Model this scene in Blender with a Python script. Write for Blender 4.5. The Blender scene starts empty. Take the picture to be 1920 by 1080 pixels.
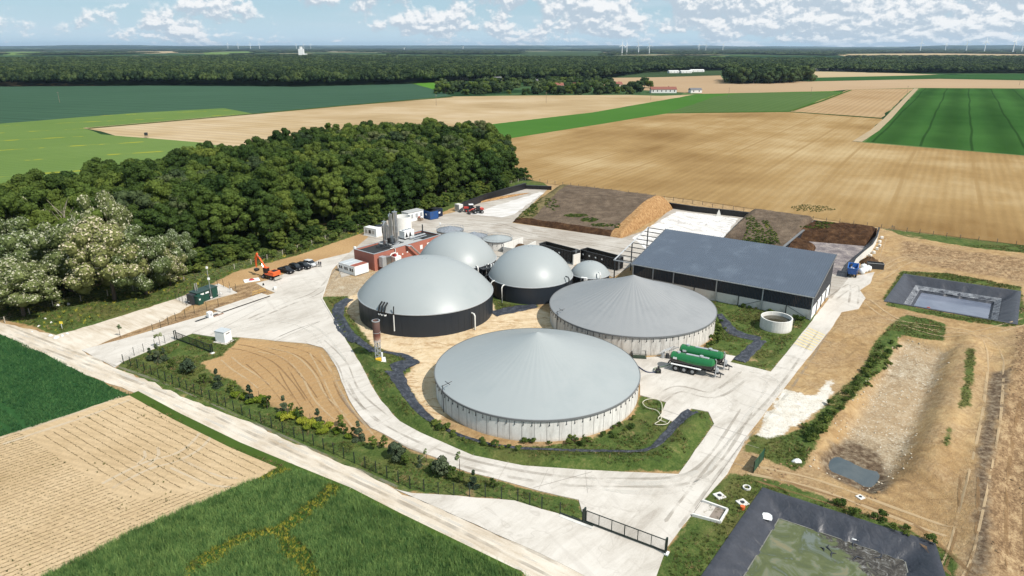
import bpy, math, random
import numpy as np
from mathutils import Vector, Matrix

random.seed(11)
rng = np.random.default_rng(11)
D2R = math.pi / 180

# ------------------------------------------------------------------ camera, sky, sun, exposure
CAM_H = 57.0
TILT = 19.49 * D2R
FOC = 1280.0                      # 24 mm lens on a 36 mm sensor, in photo pixels
scn = bpy.context.scene
cd = bpy.data.cameras.new("camera"); cam = bpy.data.objects.new("camera", cd)
scn.collection.objects.link(cam); scn.camera = cam
cam.location = (0, 0, CAM_H); cam.rotation_euler = (math.pi / 2 - TILT, 0, 0)
cd.lens = 24; cd.sensor_width = 36; cd.clip_start = 0.5; cd.clip_end = 200000

SUN_EL, SUN_AZ = 49.0, 50.0       # azimuth: degrees to the right of straight behind the camera
sdir = Vector((math.cos(SUN_EL*D2R)*math.sin(SUN_AZ*D2R), -math.cos(SUN_EL*D2R)*math.cos(SUN_AZ*D2R), math.sin(SUN_EL*D2R)))
sl = bpy.data.lights.new("sun", 'SUN'); sl.energy = 4.3; sl.angle = 0.6*D2R; sl.color = (1.0, 0.945, 0.86)
so = bpy.data.objects.new("sun", sl); scn.collection.objects.link(so)
so.rotation_euler = sdir.to_track_quat('Z', 'Y').to_euler(); so.location = (60, -60, 120)
scn.view_settings.view_transform = 'Standard'; scn.view_settings.look = 'None'
scn.view_settings.gamma = 1; scn.view_settings.use_curve_mapping = False
scn.view_settings.exposure = 0.42
scn.render.engine = 'CYCLES'
scn.cycles.max_bounces = 6; scn.cycles.diffuse_bounces = 3; scn.cycles.glossy_bounces = 2
scn.cycles.transparent_max_bounces = 6; scn.cycles.volume_bounces = 0
scn.cycles.caustics_reflective = False; scn.cycles.caustics_refractive = False

# ---- node helpers
class NT:
    def __init__(s, tree): s.t = tree; s.n = tree.nodes; s.l = tree.links
    def node(s, typ, **kw):
        nd = s.n.new(typ)
        for k, v in kw.items(): setattr(nd, k, v)
        return nd
    def put(s, sock, v):
        if v is None: return
        if hasattr(v, 'is_output'): s.l.new(v, sock)
        elif isinstance(v, (int, float)):
            try: sock.default_value = v
            except TypeError: sock.default_value = (v, v, v)
        else:
            v = tuple(v)
            if len(sock.default_value) == 4 and len(v) == 3: v = v + (1,)
            sock.default_value = v
    def math(s, op, a, b=None, c=None, clamp=False):
        nd = s.node('ShaderNodeMath', operation=op); nd.use_clamp = clamp
        s.put(nd.inputs[0], a); s.put(nd.inputs[1], b)
        if c is not None: s.put(nd.inputs[2], c)
        return nd.outputs[0]
    def vmath(s, op, a, b=None):
        nd = s.node('ShaderNodeVectorMath', operation=op)
        s.put(nd.inputs[0], a)
        if b is not None: s.put(nd.inputs[3 if op == 'SCALE' else 1], b)
        return nd.outputs[0]
    def noise(s, vec, scale, detail=3, rough=0.55, dist=0.0):
        nd = s.node('ShaderNodeTexNoise'); s.put(nd.inputs['Vector'], vec)
        s.put(nd.inputs['Scale'], scale); s.put(nd.inputs['Detail'], detail)
        s.put(nd.inputs['Roughness'], rough); s.put(nd.inputs['Distortion'], dist)
        return nd.outputs[0]
    def wave(s, vec, scale, dist=0, detail=1, dscale=1, prof='SIN', direction='X'):
        nd = s.node('ShaderNodeTexWave', wave_type='BANDS', bands_direction=direction, wave_profile=prof)
        s.put(nd.inputs['Vector'], vec); s.put(nd.inputs['Scale'], scale)
        s.put(nd.inputs['Distortion'], dist); s.put(nd.inputs['Detail'], detail); s.put(nd.inputs['Detail Scale'], dscale)
        return nd.outputs['Fac']
    def ramp(s, fac, stops, interp='LINEAR'):
        nd = s.node('ShaderNodeValToRGB'); cr = nd.color_ramp; cr.interpolation = interp
        while len(cr.elements) < len(stops): cr.elements.new(0.5)
        for e, (p, c) in zip(cr.elements, stops):
            e.position = p
            e.color = (c, c, c, 1) if isinstance(c, (int, float)) else tuple(c) + (1,)
        s.put(nd.inputs[0], fac); return nd.outputs[0]
    def mix(s, fac, a, b, blend='MIX'):
        nd = s.node('ShaderNodeMix', data_type='RGBA', blend_type=blend)
        s.put(nd.inputs[0], fac); s.put(nd.inputs[6], a); s.put(nd.inputs[7], b)
        return nd.outputs[2]
    def step(s, v, lo, hi):
        nd = s.node('ShaderNodeMapRange', interpolation_type='SMOOTHSTEP')
        s.put(nd.inputs[0], v); s.put(nd.inputs[1], lo); s.put(nd.inputs[2], hi)
        return nd.outputs[0]
    def mapping(s, vec, loc=(0,0,0), rot=(0,0,0), scale=(1,1,1)):   # turn first, then stretch
        if tuple(rot) != (0,0,0) and tuple(scale) != (1,1,1): vec = s.mapping(vec, rot=rot); rot = (0,0,0)
        nd = s.node('ShaderNodeMapping'); s.put(nd.inputs[0], vec)
        s.put(nd.inputs[1], loc); s.put(nd.inputs[2], rot); s.put(nd.inputs[3], scale)
        return nd.outputs[0]
    def comb(s, x, y, z=0.0):
        nd = s.node('ShaderNodeCombineXYZ'); s.put(nd.inputs[0], x); s.put(nd.inputs[1], y); s.put(nd.inputs[2], z)
        return nd.outputs[0]
    def sep(s, v):
        nd = s.node('ShaderNodeSeparateXYZ'); s.put(nd.inputs[0], v); return nd.outputs

# ---- world: Nishita sky with a procedural cumulus layer
wd = bpy.data.worlds.new("World"); scn.world = wd; wd.use_nodes = True
w = NT(wd.node_tree); w.n.clear()
sky = w.node('ShaderNodeTexSky'); sky.sky_type = 'NISHITA'; sky.sun_disc = False
sky.sun_elevation = SUN_EL*D2R; sky.sun_rotation = math.pi - SUN_AZ*D2R
sky.altitude = 200; sky.air_density = 1.0; sky.dust_density = 0.25; sky.ozone_density = 2.2
tc = w.node('ShaderNodeTexCoord'); dirv = tc.outputs['Generated']
dx, dy, dz = w.sep(dirv)
az = w.math('ARCTAN2', dx, dy)
el = w.math('MAXIMUM', dz, 0.0)
elw = w.math('POWER', w.math('ADD', el, 0.004), 0.62)         # cloud rows get lower and tighter towards the horizon
pcl = w.comb(w.math('MULTIPLY', az, 20.0), w.math('MULTIPLY', elw, 13.0), 7.3)
pup = w.comb(w.math('ADD', w.math('MULTIPLY', az, 20.0), 0.05), w.math('ADD', w.math('MULTIPLY', elw, 13.0), 0.14), 7.3)
def clouddens(p):
    big = w.noise(p, 0.42, 2, 0.5); fine = w.noise(p, 1.55, 9, 0.60, 0.1)
    return w.math('ADD', w.math('MULTIPLY', big, 0.50), w.math('MULTIPLY', fine, 0.60))
d0 = clouddens(pcl); d1 = clouddens(pup)
side = w.math('ADD', w.math('MULTIPLY', w.step(az, -0.62, -0.30), 0.5), w.math('MULTIPLY', w.step(az, -0.12, 0.28), 0.62))                               # more cloud to the right than to the left
cover = w.math('MULTIPLY_ADD', side, -0.14, 0.598)
cover = w.math('ADD', cover, w.math('MULTIPLY', w.step(el, 0.022, 0.004), 0.03))
cm = w.step(w.math('SUBTRACT', d0, cover), -0.015, 0.075)
lit = w.step(w.math('SUBTRACT', d0, d1), -0.03, 0.055)
ccol = w.mix(lit, (0.52, 0.61, 0.70), (0.98, 0.98, 0.98))
thin = w.step(w.noise(w.comb(w.math('MULTIPLY', az, 4.0), w.math('MULTIPLY', elw, 20.0), 9.0), 1.0, 5, 0.6), 0.45, 0.75)
base = w.mix(0.78, w.vmath('SCALE', sky.outputs[0], 0.095), (0.42, 0.63, 0.77))
base = w.mix(w.step(el, 0.055, 0.0), base, (0.56, 0.73, 0.84))
base = w.mix(w.math('MULTIPLY', thin, 0.5), base, (0.62, 0.73, 0.82))
col = w.mix(w.math('MULTIPLY', cm, 0.93), base, ccol)
bg = w.node('ShaderNodeBackground'); w.put(bg.inputs[0], col); bg.inputs[1].default_value = 0.76
wo = w.node('ShaderNodeOutputWorld'); w.l.new(bg.outputs[0], wo.inputs[0])

# ------------------------------------------------------------------ surveying: photo pixel -> point of the place at height z
SN, CS = math.sin(TILT), math.cos(TILT)
def G(px, py, z=0.0):
    ax = (px-960)/FOC; ay = (540-py)/FOC
    d = (ax, CS+ay*SN, -SN+ay*CS); t = (z-CAM_H)/d[2]
    return (d[0]*t, d[1]*t)
def GV(px, py, z=0.0):
    x, y = G(px, py, z); return Vector((x, y, z))
def GP(pts, z=0.0): return [G(a, b, z) for a, b in pts]
def ztop(Y, py):
    k = (540-py)/FOC; return CAM_H-(Y*SN-k*Y*CS)/(CS+k*SN)

# ------------------------------------------------------------------ object helpers
COL = scn.collection
def tag(o, label=None, cat=None, group=None, kind=None):
    if label: o['label'] = label
    if cat: o['category'] = cat
    if group: o['group'] = group
    if kind: o['kind'] = kind
    return o
def thing(name, label, cat, loc=(0,0,0), rz=0.0, group=None):
    o = bpy.data.objects.new(name, None); COL.objects.link(o)
    o.location = loc; o.rotation_euler = (0,0,rz); o.empty_display_size = 0.5
    return tag(o, label, cat, group)
class MB:
    def __init__(s): s.v = []; s.f = []; s.m = []; s.mi = 0
    def add(s, vs, fs):
        b = len(s.v); s.v += [tuple(v) for v in vs]
        s.f += [tuple(i+b for i in f) for f in fs]; s.m += [s.mi]*len(fs); return s
    def box(s, x0, x1, y0, y1, z0, z1, M=None):
        vs = [Vector(p) for p in ((x0,y0,z0),(x1,y0,z0),(x1,y1,z0),(x0,y1,z0),(x0,y0,z1),(x1,y0,z1),(x1,y1,z1),(x0,y1,z1))]
        if M is not None: vs = [M@v for v in vs]
        return s.add(vs, [(0,3,2,1),(4,5,6,7),(0,1,5,4),(1,2,6,5),(2,3,7,6),(3,0,4,7)])
    def rbox(s, x0, x1, y0, y1, z0, z1, b=0.05):           # box with chamfered upright and top edges
        P = lambda i, z: [(x0+i+b,y0+i,z),(x1-i-b,y0+i,z),(x1-i,y0+i+b,z),(x1-i,y1-i-b,z),(x1-i-b,y1-i,z),(x0+i+b,y1-i,z),(x0+i,y1-i-b,z),(x0+i,y0+i+b,z)]
        return s.rings([P(0,z0),P(0,z1-b),P(b,z1)], True)
    def rings(s, R, close_ends=True, cyc=True):
        n = len(R[0]); vs = [p for r in R for p in r]; fs = []
        for k in range(len(R)-1):
            for i in range(n if cyc else n-1):
                j = (i+1) % n; fs.append((k*n+i, k*n+j, (k+1)*n+j, (k+1)*n+i))
        if close_ends:
            fs.append(tuple(range(n-1,-1,-1))); fs.append(tuple((len(R)-1)*n+i for i in range(n)))
        return s.add(vs, fs)
    def cyl(s, x, y, z0, z1, r, n=16, r1=None, ends=True):
        r1 = r if r1 is None else r1
        c = lambda z, q: [(x+q*math.cos(2*math.pi*i/n), y+q*math.sin(2*math.pi*i/n), z) for i in range(n)]
        return s.rings([c(z0, r), c(z1, r1)], ends)
    def tube(s, pts, r, n=6, ends=True):
        pts = [Vector(p) for p in pts]; R = []
        for i, p in enumerate(pts):
            d = (pts[min(i+1,len(pts)-1)]-pts[max(i-1,0)]).normalized()
            a = d.cross(Vector((0,0,1)))
            if a.length < 0.05: a = d.cross(Vector((1,0,0)))
            a.normalize(); b = d.cross(a)
            q = r[i] if isinstance(r, (list, tuple)) else r
            R.append([tuple(p+a*q*math.cos(2*math.pi*k/n)+b*q*math.sin(2*math.pi*k/n)) for k in range(n)])
        return s.rings(R, ends)
    def lathe(s, prof, cx=0, cy=0, n=48, cap=False):
        R = [[(cx+r*math.cos(2*math.pi*i/n), cy+r*math.sin(2*math.pi*i/n), z) for i in range(n)] for r, z in prof]
        return s.rings(R, cap)
    def prism(s, poly, z0, z1):
        n = len(poly); a = sum(poly[i][0]*poly[(i+1)%n][1]-poly[(i+1)%n][0]*poly[i][1] for i in range(n))
        if a < 0: poly = poly[::-1]
        return s.rings([[(x,y,z0) for x,y in poly],[(x,y,z1) for x,y in poly]], True)
    def mesh(s, name, mats, smooth=False):
        me = bpy.data.meshes.new(name); me.from_pydata(s.v, [], s.f)
        for m_ in (mats if isinstance(mats, (list,tuple)) else [mats]): me.materials.append(m_)
        if any(s.m): me.polygons.foreach_set('material_index', s.m)
        if smooth:
            me.polygons.foreach_set('use_smooth', [True]*len(me.polygons))
            if smooth != 'all':
                try: me.set_sharp_from_angle(angle=smooth*D2R if smooth is not True else 0.7)
                except Exception: pass
        me.update(); return me
    def build(s, name, mats, parent=None, smooth=False):
        return link(name, s.mesh(name, mats, smooth), parent)
def link(name, me, parent=None, loc=None, rz=None):
    o = bpy.data.objects.new(name, me); COL.objects.link(o)
    if parent is not None: o.parent = parent
    if loc is not None: o.location = loc
    if rz is not None: o.rotation_euler = (0,0,rz)
    return o
KIDS = {}
def copy_tree(o, loc, rz=None, label=None, scale=None):
    kids = {}
    for c in bpy.data.objects:
        if c.parent: kids.setdefault(c.parent.name, []).append(c)
    def rec(s, par):
        c = s.copy(); COL.objects.link(c); c.parent = par
        for ch in kids.get(s.name, []): rec(ch, c)
        return c
    r = rec(o, None); r.location = loc
    if rz is not None: r.rotation_euler = (0,0,rz)
    if label: r['label'] = label
    if scale: r.scale = (scale,)*3
    return r

# ------------------------------------------------------------------ procedural materials
def newmat(name, rough=0.8, spec=0.3, metal=0.0):
    m = bpy.data.materials.new(name); m.use_nodes = True
    t = NT(m.node_tree); t.n.clear()
    b = t.node('ShaderNodeBsdfPrincipled'); o = t.node('ShaderNodeOutputMaterial')
    t.l.new(b.outputs[0], o.inputs[0])
    b.inputs['Roughness'].default_value = rough; b.inputs['Metallic'].default_value = metal
    b.inputs['Specular IOR Level'].default_value = spec
    t.b = b; t.mat = m
    t.pos = t.node('ShaderNodeNewGeometry').outputs['Position']
    t.obj = t.node('ShaderNodeTexCoord').outputs['Object']
    return t
def bump(t, h, strength=0.5, dist=0.05):
    nd = t.node('ShaderNodeBump'); nd.inputs['Strength'].default_value = strength
    nd.inputs['Distance'].default_value = dist; t.put(nd.inputs['Height'], h)
    t.l.new(nd.outputs[0], t.b.inputs['Normal'])
def simple(name, c, rough=0.6, spec=0.4, metal=0.0, var=0.18, scale=1.5, bumpy=0.0, dirt=None, dscale=0.5, damt=0.5):
    t = newmat(name, rough, spec, metal)
    n = t.noise(t.obj, scale, 5, 0.6)
    k = t.math('MULTIPLY_ADD', n, var*2, 1-var)
    col = t.mix(1.0, c, t.comb(k,k,k), 'MULTIPLY')
    if dirt is not None:
        dn = t.step(t.noise(t.obj, dscale, 6, 0.65), 0.5, 0.72)
        col = t.mix(t.math('MULTIPLY', dn, damt), col, dirt)
    t.put(t.b.inputs['Base Color'], col)
    if bumpy: bump(t, t.noise(t.obj, scale*6, 4), bumpy, 0.02)
    return t.mat
# ------------------------------------------------------------------ ground: height and zones
_lat = rng.random((8, 256, 256))
def vn(x, y, s, k=0):
    x = np.asarray(x)/s+1000; y = np.asarray(y)/s+1000
    xi = np.floor(x).astype(int); yi = np.floor(y).astype(int); fx = x-xi; fy = y-yi
    fx = fx*fx*(3-2*fx); fy = fy*fy*(3-2*fy); L = _lat[k % 8]
    g = lambda a, b: L[a & 255, b & 255]
    return (g(xi,yi)*(1-fx)+g(xi+1,yi)*fx)*(1-fy)+(g(xi,yi+1)*(1-fx)+g(xi+1,yi+1)*fx)*fy
def fbm(x, y, s, o=4, k=0):
    r = 0; a = 0.5
    for i in range(o): r = r+a*vn(x, y, s, k+i); s *= 0.5; a *= 0.5
    return r
def sdpoly(X, Y, poly, far=8.0):
    P = np.array(poly, float); out = np.full(X.shape, -far)
    lo = P.min(0)-far; hi = P.max(0)+far
    m = (X > lo[0]) & (X < hi[0]) & (Y > lo[1]) & (Y < hi[1])
    if not m.any(): return out
    x = X[m]; y = Y[m]; d = np.full(x.shape, 1e9); ins = np.zeros(x.shape, bool)
    for i in range(len(P)):
        a = P[i]; b = P[(i+1) % len(P)]; e = b-a
        t = np.clip(((x-a[0])*e[0]+(y-a[1])*e[1])/max(e@e, 1e-9), 0, 1)
        d = np.minimum(d, np.hypot(x-a[0]-t*e[0], y-a[1]-t*e[1]))
        c = (a[1] > y) != (b[1] > y)
        with np.errstate(divide='ignore', invalid='ignore'):
            xx = a[0]+(y-a[1])*e[0]/(e[1] if e[1] != 0 else 1e-12)
        ins ^= c & (x < xx)
    out[m] = np.clip(np.where(ins, d, -d), -far, far); return out
def dline(X, Y, pts, far=12.0):
    P = np.array(pts, float); out = np.full(X.shape, far)
    for a, b in zip(P[:-1], P[1:]):
        lo = np.minimum(a, b)-far; hi = np.maximum(a, b)+far
        m = (X > lo[0]) & (X < hi[0]) & (Y > lo[1]) & (Y < hi[1])
        if not m.any(): continue
        x = X[m]; y = Y[m]; e = b-a
        t = np.clip(((x-a[0])*e[0]+(y-a[1])*e[1])/max(e@e, 1e-9), 0, 1)
        out[m] = np.minimum(out[m], np.hypot(x-a[0]-t*e[0], y-a[1]-t*e[1]))
    return out
def sst(a, b, x):
    t = np.clip((x-a)/(b-a), 0, 1); return t*t*(3-2*t)

# paved outlines (photo pixels, slab tops level with z = 0.03)
PAVED = {
 'concrete_yard': [(152,656),(215,689),(232,677),(327,638),(360,625),(405,632),(447,632),(540,641),(575,644),(605,652),(650,640),(632,610),(605,560),(622,507),(631,497),(655,474),(600,487),(560,503),(510,523),(480,531),(497,541),(516,549),(445,573),(395,588),(325,608),(225,637)],
 'ring_road': [(575,644),(605,652),(615,662),(630,687),(640,715),(655,750),(675,780),(695,802),(717,812),(765,840),(815,857),(840,872),(877,885),(917,894),(960,906),(1010,920),(1085,937),(1097,979),(1246,1037),(1250,1027),(1297,966),(1317,940),(1364,888),(1390,840),(1400,818),(1339,795),(1278,881),(1272,889),(1092,881),(981,873),(887,854),(825,827),(790,812),(750,790),(715,752),(695,720),(675,680),(650,640),(637,617),(620,600)],
 'side_road': [(1339,795),(1400,818),(1455,747),(1481,714),(1558,617),(1578,585),(1610,579),(1623,559),(1612,544),(1632,531),(1640,510),(1592,520),(1560,518),(1560,552),(1523,601),(1494,637),(1445,697),(1369,679),(1379,668),(1348,662),(1330,678),(1290,655),(1240,668),(1186,672),(1198,690),(1200,741),(1249,754),(1237,781),(1270,794),(1296,766),(1328,772)],
 'upper_yard': [(640,520),(700,505),(860,455),(900,500),(930,545),(1010,520),(1060,520),(1080,495),(1150,520),(1180,500),(1250,500),(1560,560),(1592,520),(1565,510),(1240,440),(1215,430),(1165,447),(960,418),(1030,352),(1000,350),(870,385),(852,398),(800,410),(735,398),(690,445),(655,474),(631,497)],
 'silo_apron': [(1215,430),(1240,440),(1565,510),(1592,520),(1645,433),(1640,430),(1250,383),(1262,388)],
 'entrance_apron': [(740,917),(772,925),(860,930),(965,939),(1016,955),(1050,964),(1097,979),(1246,1037),(1230,1082),(1100,1082),(1000,1032),(860,970)],
}
PAVE_W = {k: GP(v) for k, v in PAVED.items()}
ROADS = {
 'dirt_road': [(-60,588),(0,604),(107,629),(152,656),(215,690),(250,702),(350,747),(480,797),(502,810),(615,857),(740,917),(860,970),(1000,1032),(1130,1090),(1020,1095),(920,1047),(815,1000),(727,955),(652,920),(560,875),(440,830),(295,755),(240,732),(155,700),(37,645),(0,626),(-60,605)],
 'cabin_track': [(100,630),(175,609),(250,585),(330,560),(350,572),(360,571),(337,586),(275,612),(212,634),(167,652),(152,657),(125,650)],
 'cabin_pad': [(330,560),(410,532),(445,549),(355,573)],
}
ROAD_W = {k: GP(v) for k, v in ROADS.items()}
POND_A = GP([(1700,516),(1907,547),(1900,606),(1665,565)])
POND_B = GP([(1438,925),(1740,1023),(1772,1130),(1300,1130)])
PIT_C = GP([(1681,626),(1790,652),(1740,800),(1695,895),(1640,930),(1512,872)])
PUDDLE = GP([(1555,851),(1580,863),(1610,872),(1652,882),(1648,898),(1640,912),(1610,905),(1585,897),(1560,888),(1550,876)], -1.55)
BERM = GP([(632,590),(650,628),(692,665),(700,700),(725,725),(745,760),(780,790),(830,822),(900,850),(985,858),(1092,862),(1225,862),(1262,835),(1300,790),(1318,782)], 0.6)
RIDGE_C = GP([(1822,640),(1815,700),(1790,760),(1765,830),(1745,890)])
ROUGH_R = GP([(1925,640),(1900,730),(1868,800),(1845,880),(1840,960),(1850,1090)])

ZONES = {
 'grass': [
  [(601,556),(652,556),(650,585),(700,650),(760,668),(772,690),(757,706),(775,740),(800,775),(850,815),(930,838),(1010,838),(1110,825),(1190,780),(1200,740),(1250,754),(1240,780),(1270,794),(1296,766),(1330,772),(1339,795),(1278,884),(1092,884),(981,876),(887,857),(800,822),(750,793),(715,755),(675,683),(637,620)],
  [(915,545),(1000,560),(1012,575),(930,583)],
  [(1325,560),(1420,572),(1530,590),(1523,604),(1494,640),(1445,698),(1369,681),(1300,672),(1342,640)],
  [(215,691),(232,676),(327,637),(357,625),(400,628),(450,632),(440,645),(415,668),(378,680),(395,698),(440,715),(480,748),(560,782),(640,808),(700,835),(765,842),(850,877),(917,896),(1010,922),(1085,938),(1099,979),(1050,964),(960,938),(860,930),(772,923),(740,917),(615,858),(480,800),(350,750),(250,703)],
  [(-300,560),(0,596),(60,612),(107,629),(175,609),(250,585),(330,560),(400,530),(440,510),(560,478),(700,430),(830,398),(880,375),(985,347),(1030,350),(1000,328),(960,330),(900,300),(500,300),(100,340),(-300,380)],
  [(1655,428),(1925,460),(1925,474),(1850,468),(1800,460),(1700,444)],
  [(1690,508),(1780,513),(1915,538),(1925,610),(1890,612),(1905,600),(1907,550),(1840,535),(1700,517),(1662,566),(1655,560)],
  [(1665,566),(1780,588),(1900,606),(1890,614),(1780,598),(1660,572)],
  [(1680,600),(1700,588),(1775,608),(1770,640),(1690,628),(1660,682),(1600,745),(1540,812),(1510,872),(1490,884),(1420,852),(1392,846),(1410,812),(1440,822),(1480,815),(1520,790),(1560,745),(1620,690),(1640,640)],
  [(1297,966),(1330,915),(1364,890),(1420,890),(1500,915),(1600,955),(1700,990),(1785,1040),(1800,1100),(1200,1100),(1235,1060),(1250,1030)],
  [(1811,660),(1828,662),(1822,720),(1815,770),(1795,775),(1806,720)],
  [(1773,812),(1782,815),(1775,850),(1762,850)],
  [(600,850),(640,905),(700,940),(640,895)],
  [(868,386),(880,378),(985,348),(1000,345),(985,338),(900,362)],
 ],
 'sand': [
  [(652,556),(672,550),(690,560),(930,560),(935,590),(1010,578),(1035,590),(1035,650),(1000,700),(815,790),(775,742),(757,708),(775,690),(760,668),(700,650),(650,600)],
  ],
 'chalk': [
  [(1471,731),(1500,738),(1530,742),(1550,715),(1562,712),(1556,750),(1530,772),(1490,800),(1445,826),(1415,822),(1440,775)],
  [(1200,495),(1330,500),(1300,480),(1230,455)],
 ],
 'stony': [
  [(622,505),(665,518),(700,508),(745,505),(700,535),(676,556),(640,558),(602,561)],
  [(1688,632),(1778,655),(1700,840),(1640,915),(1570,840),(1600,790)],
 ],
 'mud': [
  [(1560,825),(1600,812),(1650,835),(1672,880),(1660,925),(1600,915),(1550,890),(1540,850)],
  [(1478,478),(1530,440),(1600,440),(1640,450),(1596,505),(1588,522),(1565,515)],
  [(1855,700),(1895,700),(1870,800),(1850,900),(1855,1000),(1850,1090),(1815,1090),(1828,960),(1830,860),(1845,780)],
 ],
 'smooth': [
  [(375,680),(425,640),(447,636),(540,644),(600,655),(620,685),(640,730),(660,765),(700,812),(760,850),(690,835),(620,800),(560,775),(480,745),(440,712),(395,697)],
  [(440,512),(560,478),(640,448),(700,430),(800,400),(850,395),(790,410),(700,455),(655,473),(600,487),(515,520),(480,527),(400,545),(405,530)],
 ],
 'rough': [
  [(1900,560),(1990,560),(1960,1090),(1830,1090),(1825,960),(1835,860),(1862,790),(1890,720),(1905,640)],
  [(420,545),(470,530),(497,541),(516,549),(445,572),(395,588),(325,608),(225,638),(165,652),(212,633),(275,612),(345,588),(445,556)],
  [(1690,450),(1800,470),(1925,485),(1925,530),(1750,500),(1690,480)],
 ],
}
ZW = {k: [GP(p) for p in v] for k, v in ZONES.items()}

GX0, GX1, GY0, GY1, GS = -190.0, 205.0, 50.0, 306.0, 0.6
xs = np.arange(GX0, GX1+0.01, GS); ys = np.arange(GY0, GY1+0.01, GS)
XX, YY = np.meshgrid(xs, ys)
paved_sd = np.full(XX.shape, -8.0)
FLAT = [GP([(-200,560),(0,627),(37,643),(100,672),(155,701),(225,733),(243,741),(385,812),(520,877),(560,885),(640,915),(727,960),(815,1005),(920,1052),(1015,1100),(-300,1110)]), GP([(960,258),(2600,350),(2600,560),(1920,462),(1655,429),(1300,377),(1030,347),(985,337),(940,300)])]
for p_ in list(PAVE_W.values())+list(ROAD_W.values())+FLAT: paved_sd = np.maximum(paved_sd, sdpoly(XX, YY, p_))
def height(X, Y, detail=True):
    X = np.asarray(X, float); Y = np.asarray(Y, float)
    h = np.zeros(X.shape)
    h += 0.95*np.exp(-(dline(X, Y, BERM)/1.9)**2)
    h += 1.1*np.exp(-(dline(X, Y, RIDGE_C)/2.6)**2)
    h += 0.9*np.exp(-(dline(X, Y, ROUGH_R)/3.0)**2)*(0.6+0.8*fbm(X, Y, 3.0))
    if detail: h += 0.16*(fbm(X, Y, 5.0)-0.45)
    u_ = X*.80+Y*.60; v_ = X*.60-Y*.80                       # dozer and digger tracks run along the pit
    right = sst(58, 75, X+.25*(Y-100))
    h += right*(0.50*(fbm(u_/4.5, v_, 2.2, 4, 5)-.47)+0.30*(fbm(X, Y, 1.6, 3, 6)-.45)*sst(.35,.6,fbm(X, Y, 14.0, 3, 7)))
    a = sdpoly(X, Y, POND_A); h = np.where(a > -3, h*sst(-0.3, -3, a)-0.6*sst(-0.2, 0.6, a)-4.2*sst(0, 5.0, a), h)
    b = sdpoly(X, Y, POND_B); h = np.where(b > -3, h*sst(-0.3, -3, b)-0.6*sst(-0.2, 0.6, b)-2.6*sst(0, 3.6, b), h)
    c = sdpoly(X, Y, PIT_C); h = h*(1-sst(-1, 1, c))+sst(-1, 1, c)*0-1.42*sst(-0.4, 2.6, c)+0.25*(fbm(X, Y, 2.2)-0.45)*sst(0, 3, c)
    pd = sdpoly(X, Y, PUDDLE)+(fbm(X, Y, 2.4, 3, 4)-.45)*3.2; h = h-0.42*sst(-1.0, 1.3, pd)
    return h
ZZ = height(XX, YY)
ZZ = ZZ*(1-sst(-1.6, -0.15, paved_sd))-0.09*sst(-0.5, 0.1, paved_sd)
edge = np.minimum(np.minimum(XX-GX0, xs[-1]-XX), np.minimum(YY-GY0, ys[-1]-YY)); ZZ *= sst(0, 4, edge)
def hq(x, y):
    i = int(round((x-GX0)/GS)); j = int(round((y-GY0)/GS))
    return float(ZZ[min(max(j,0),ZZ.shape[0]-1), min(max(i,0),ZZ.shape[1]-1)])
ny, nx = XX.shape
idx = np.arange(nx*ny).reshape(ny, nx)
quads = np.stack([idx[:-1,:-1], idx[:-1,1:], idx[1:,1:], idx[1:,:-1]], -1).reshape(-1, 4)
me = bpy.data.meshes.new("ground")
me.vertices.add(nx*ny); me.vertices.foreach_set('co', np.stack([XX, YY, ZZ], -1).ravel())
me.loops.add(quads.size); me.loops.foreach_set('vertex_index', quads.ravel())
me.polygons.add(len(quads)); me.polygons.foreach_set('loop_start', np.arange(len(quads))*4)
me.polygons.foreach_set('loop_total', np.full(len(quads), 4)); me.update(calc_edges=True)
me.polygons.foreach_set('use_smooth', [True]*len(quads))
zone_sd = {}
for k, v in ZW.items():
    s_ = np.full(XX.shape, -8.0)
    for p_ in v: s_ = np.maximum(s_, sdpoly(XX, YY, p_))
    zone_sd[k] = s_
    at = me.attributes.new('zone_'+k, 'FLOAT', 'POINT'); at.data.foreach_set('value', s_.ravel())
me.validate()

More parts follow.
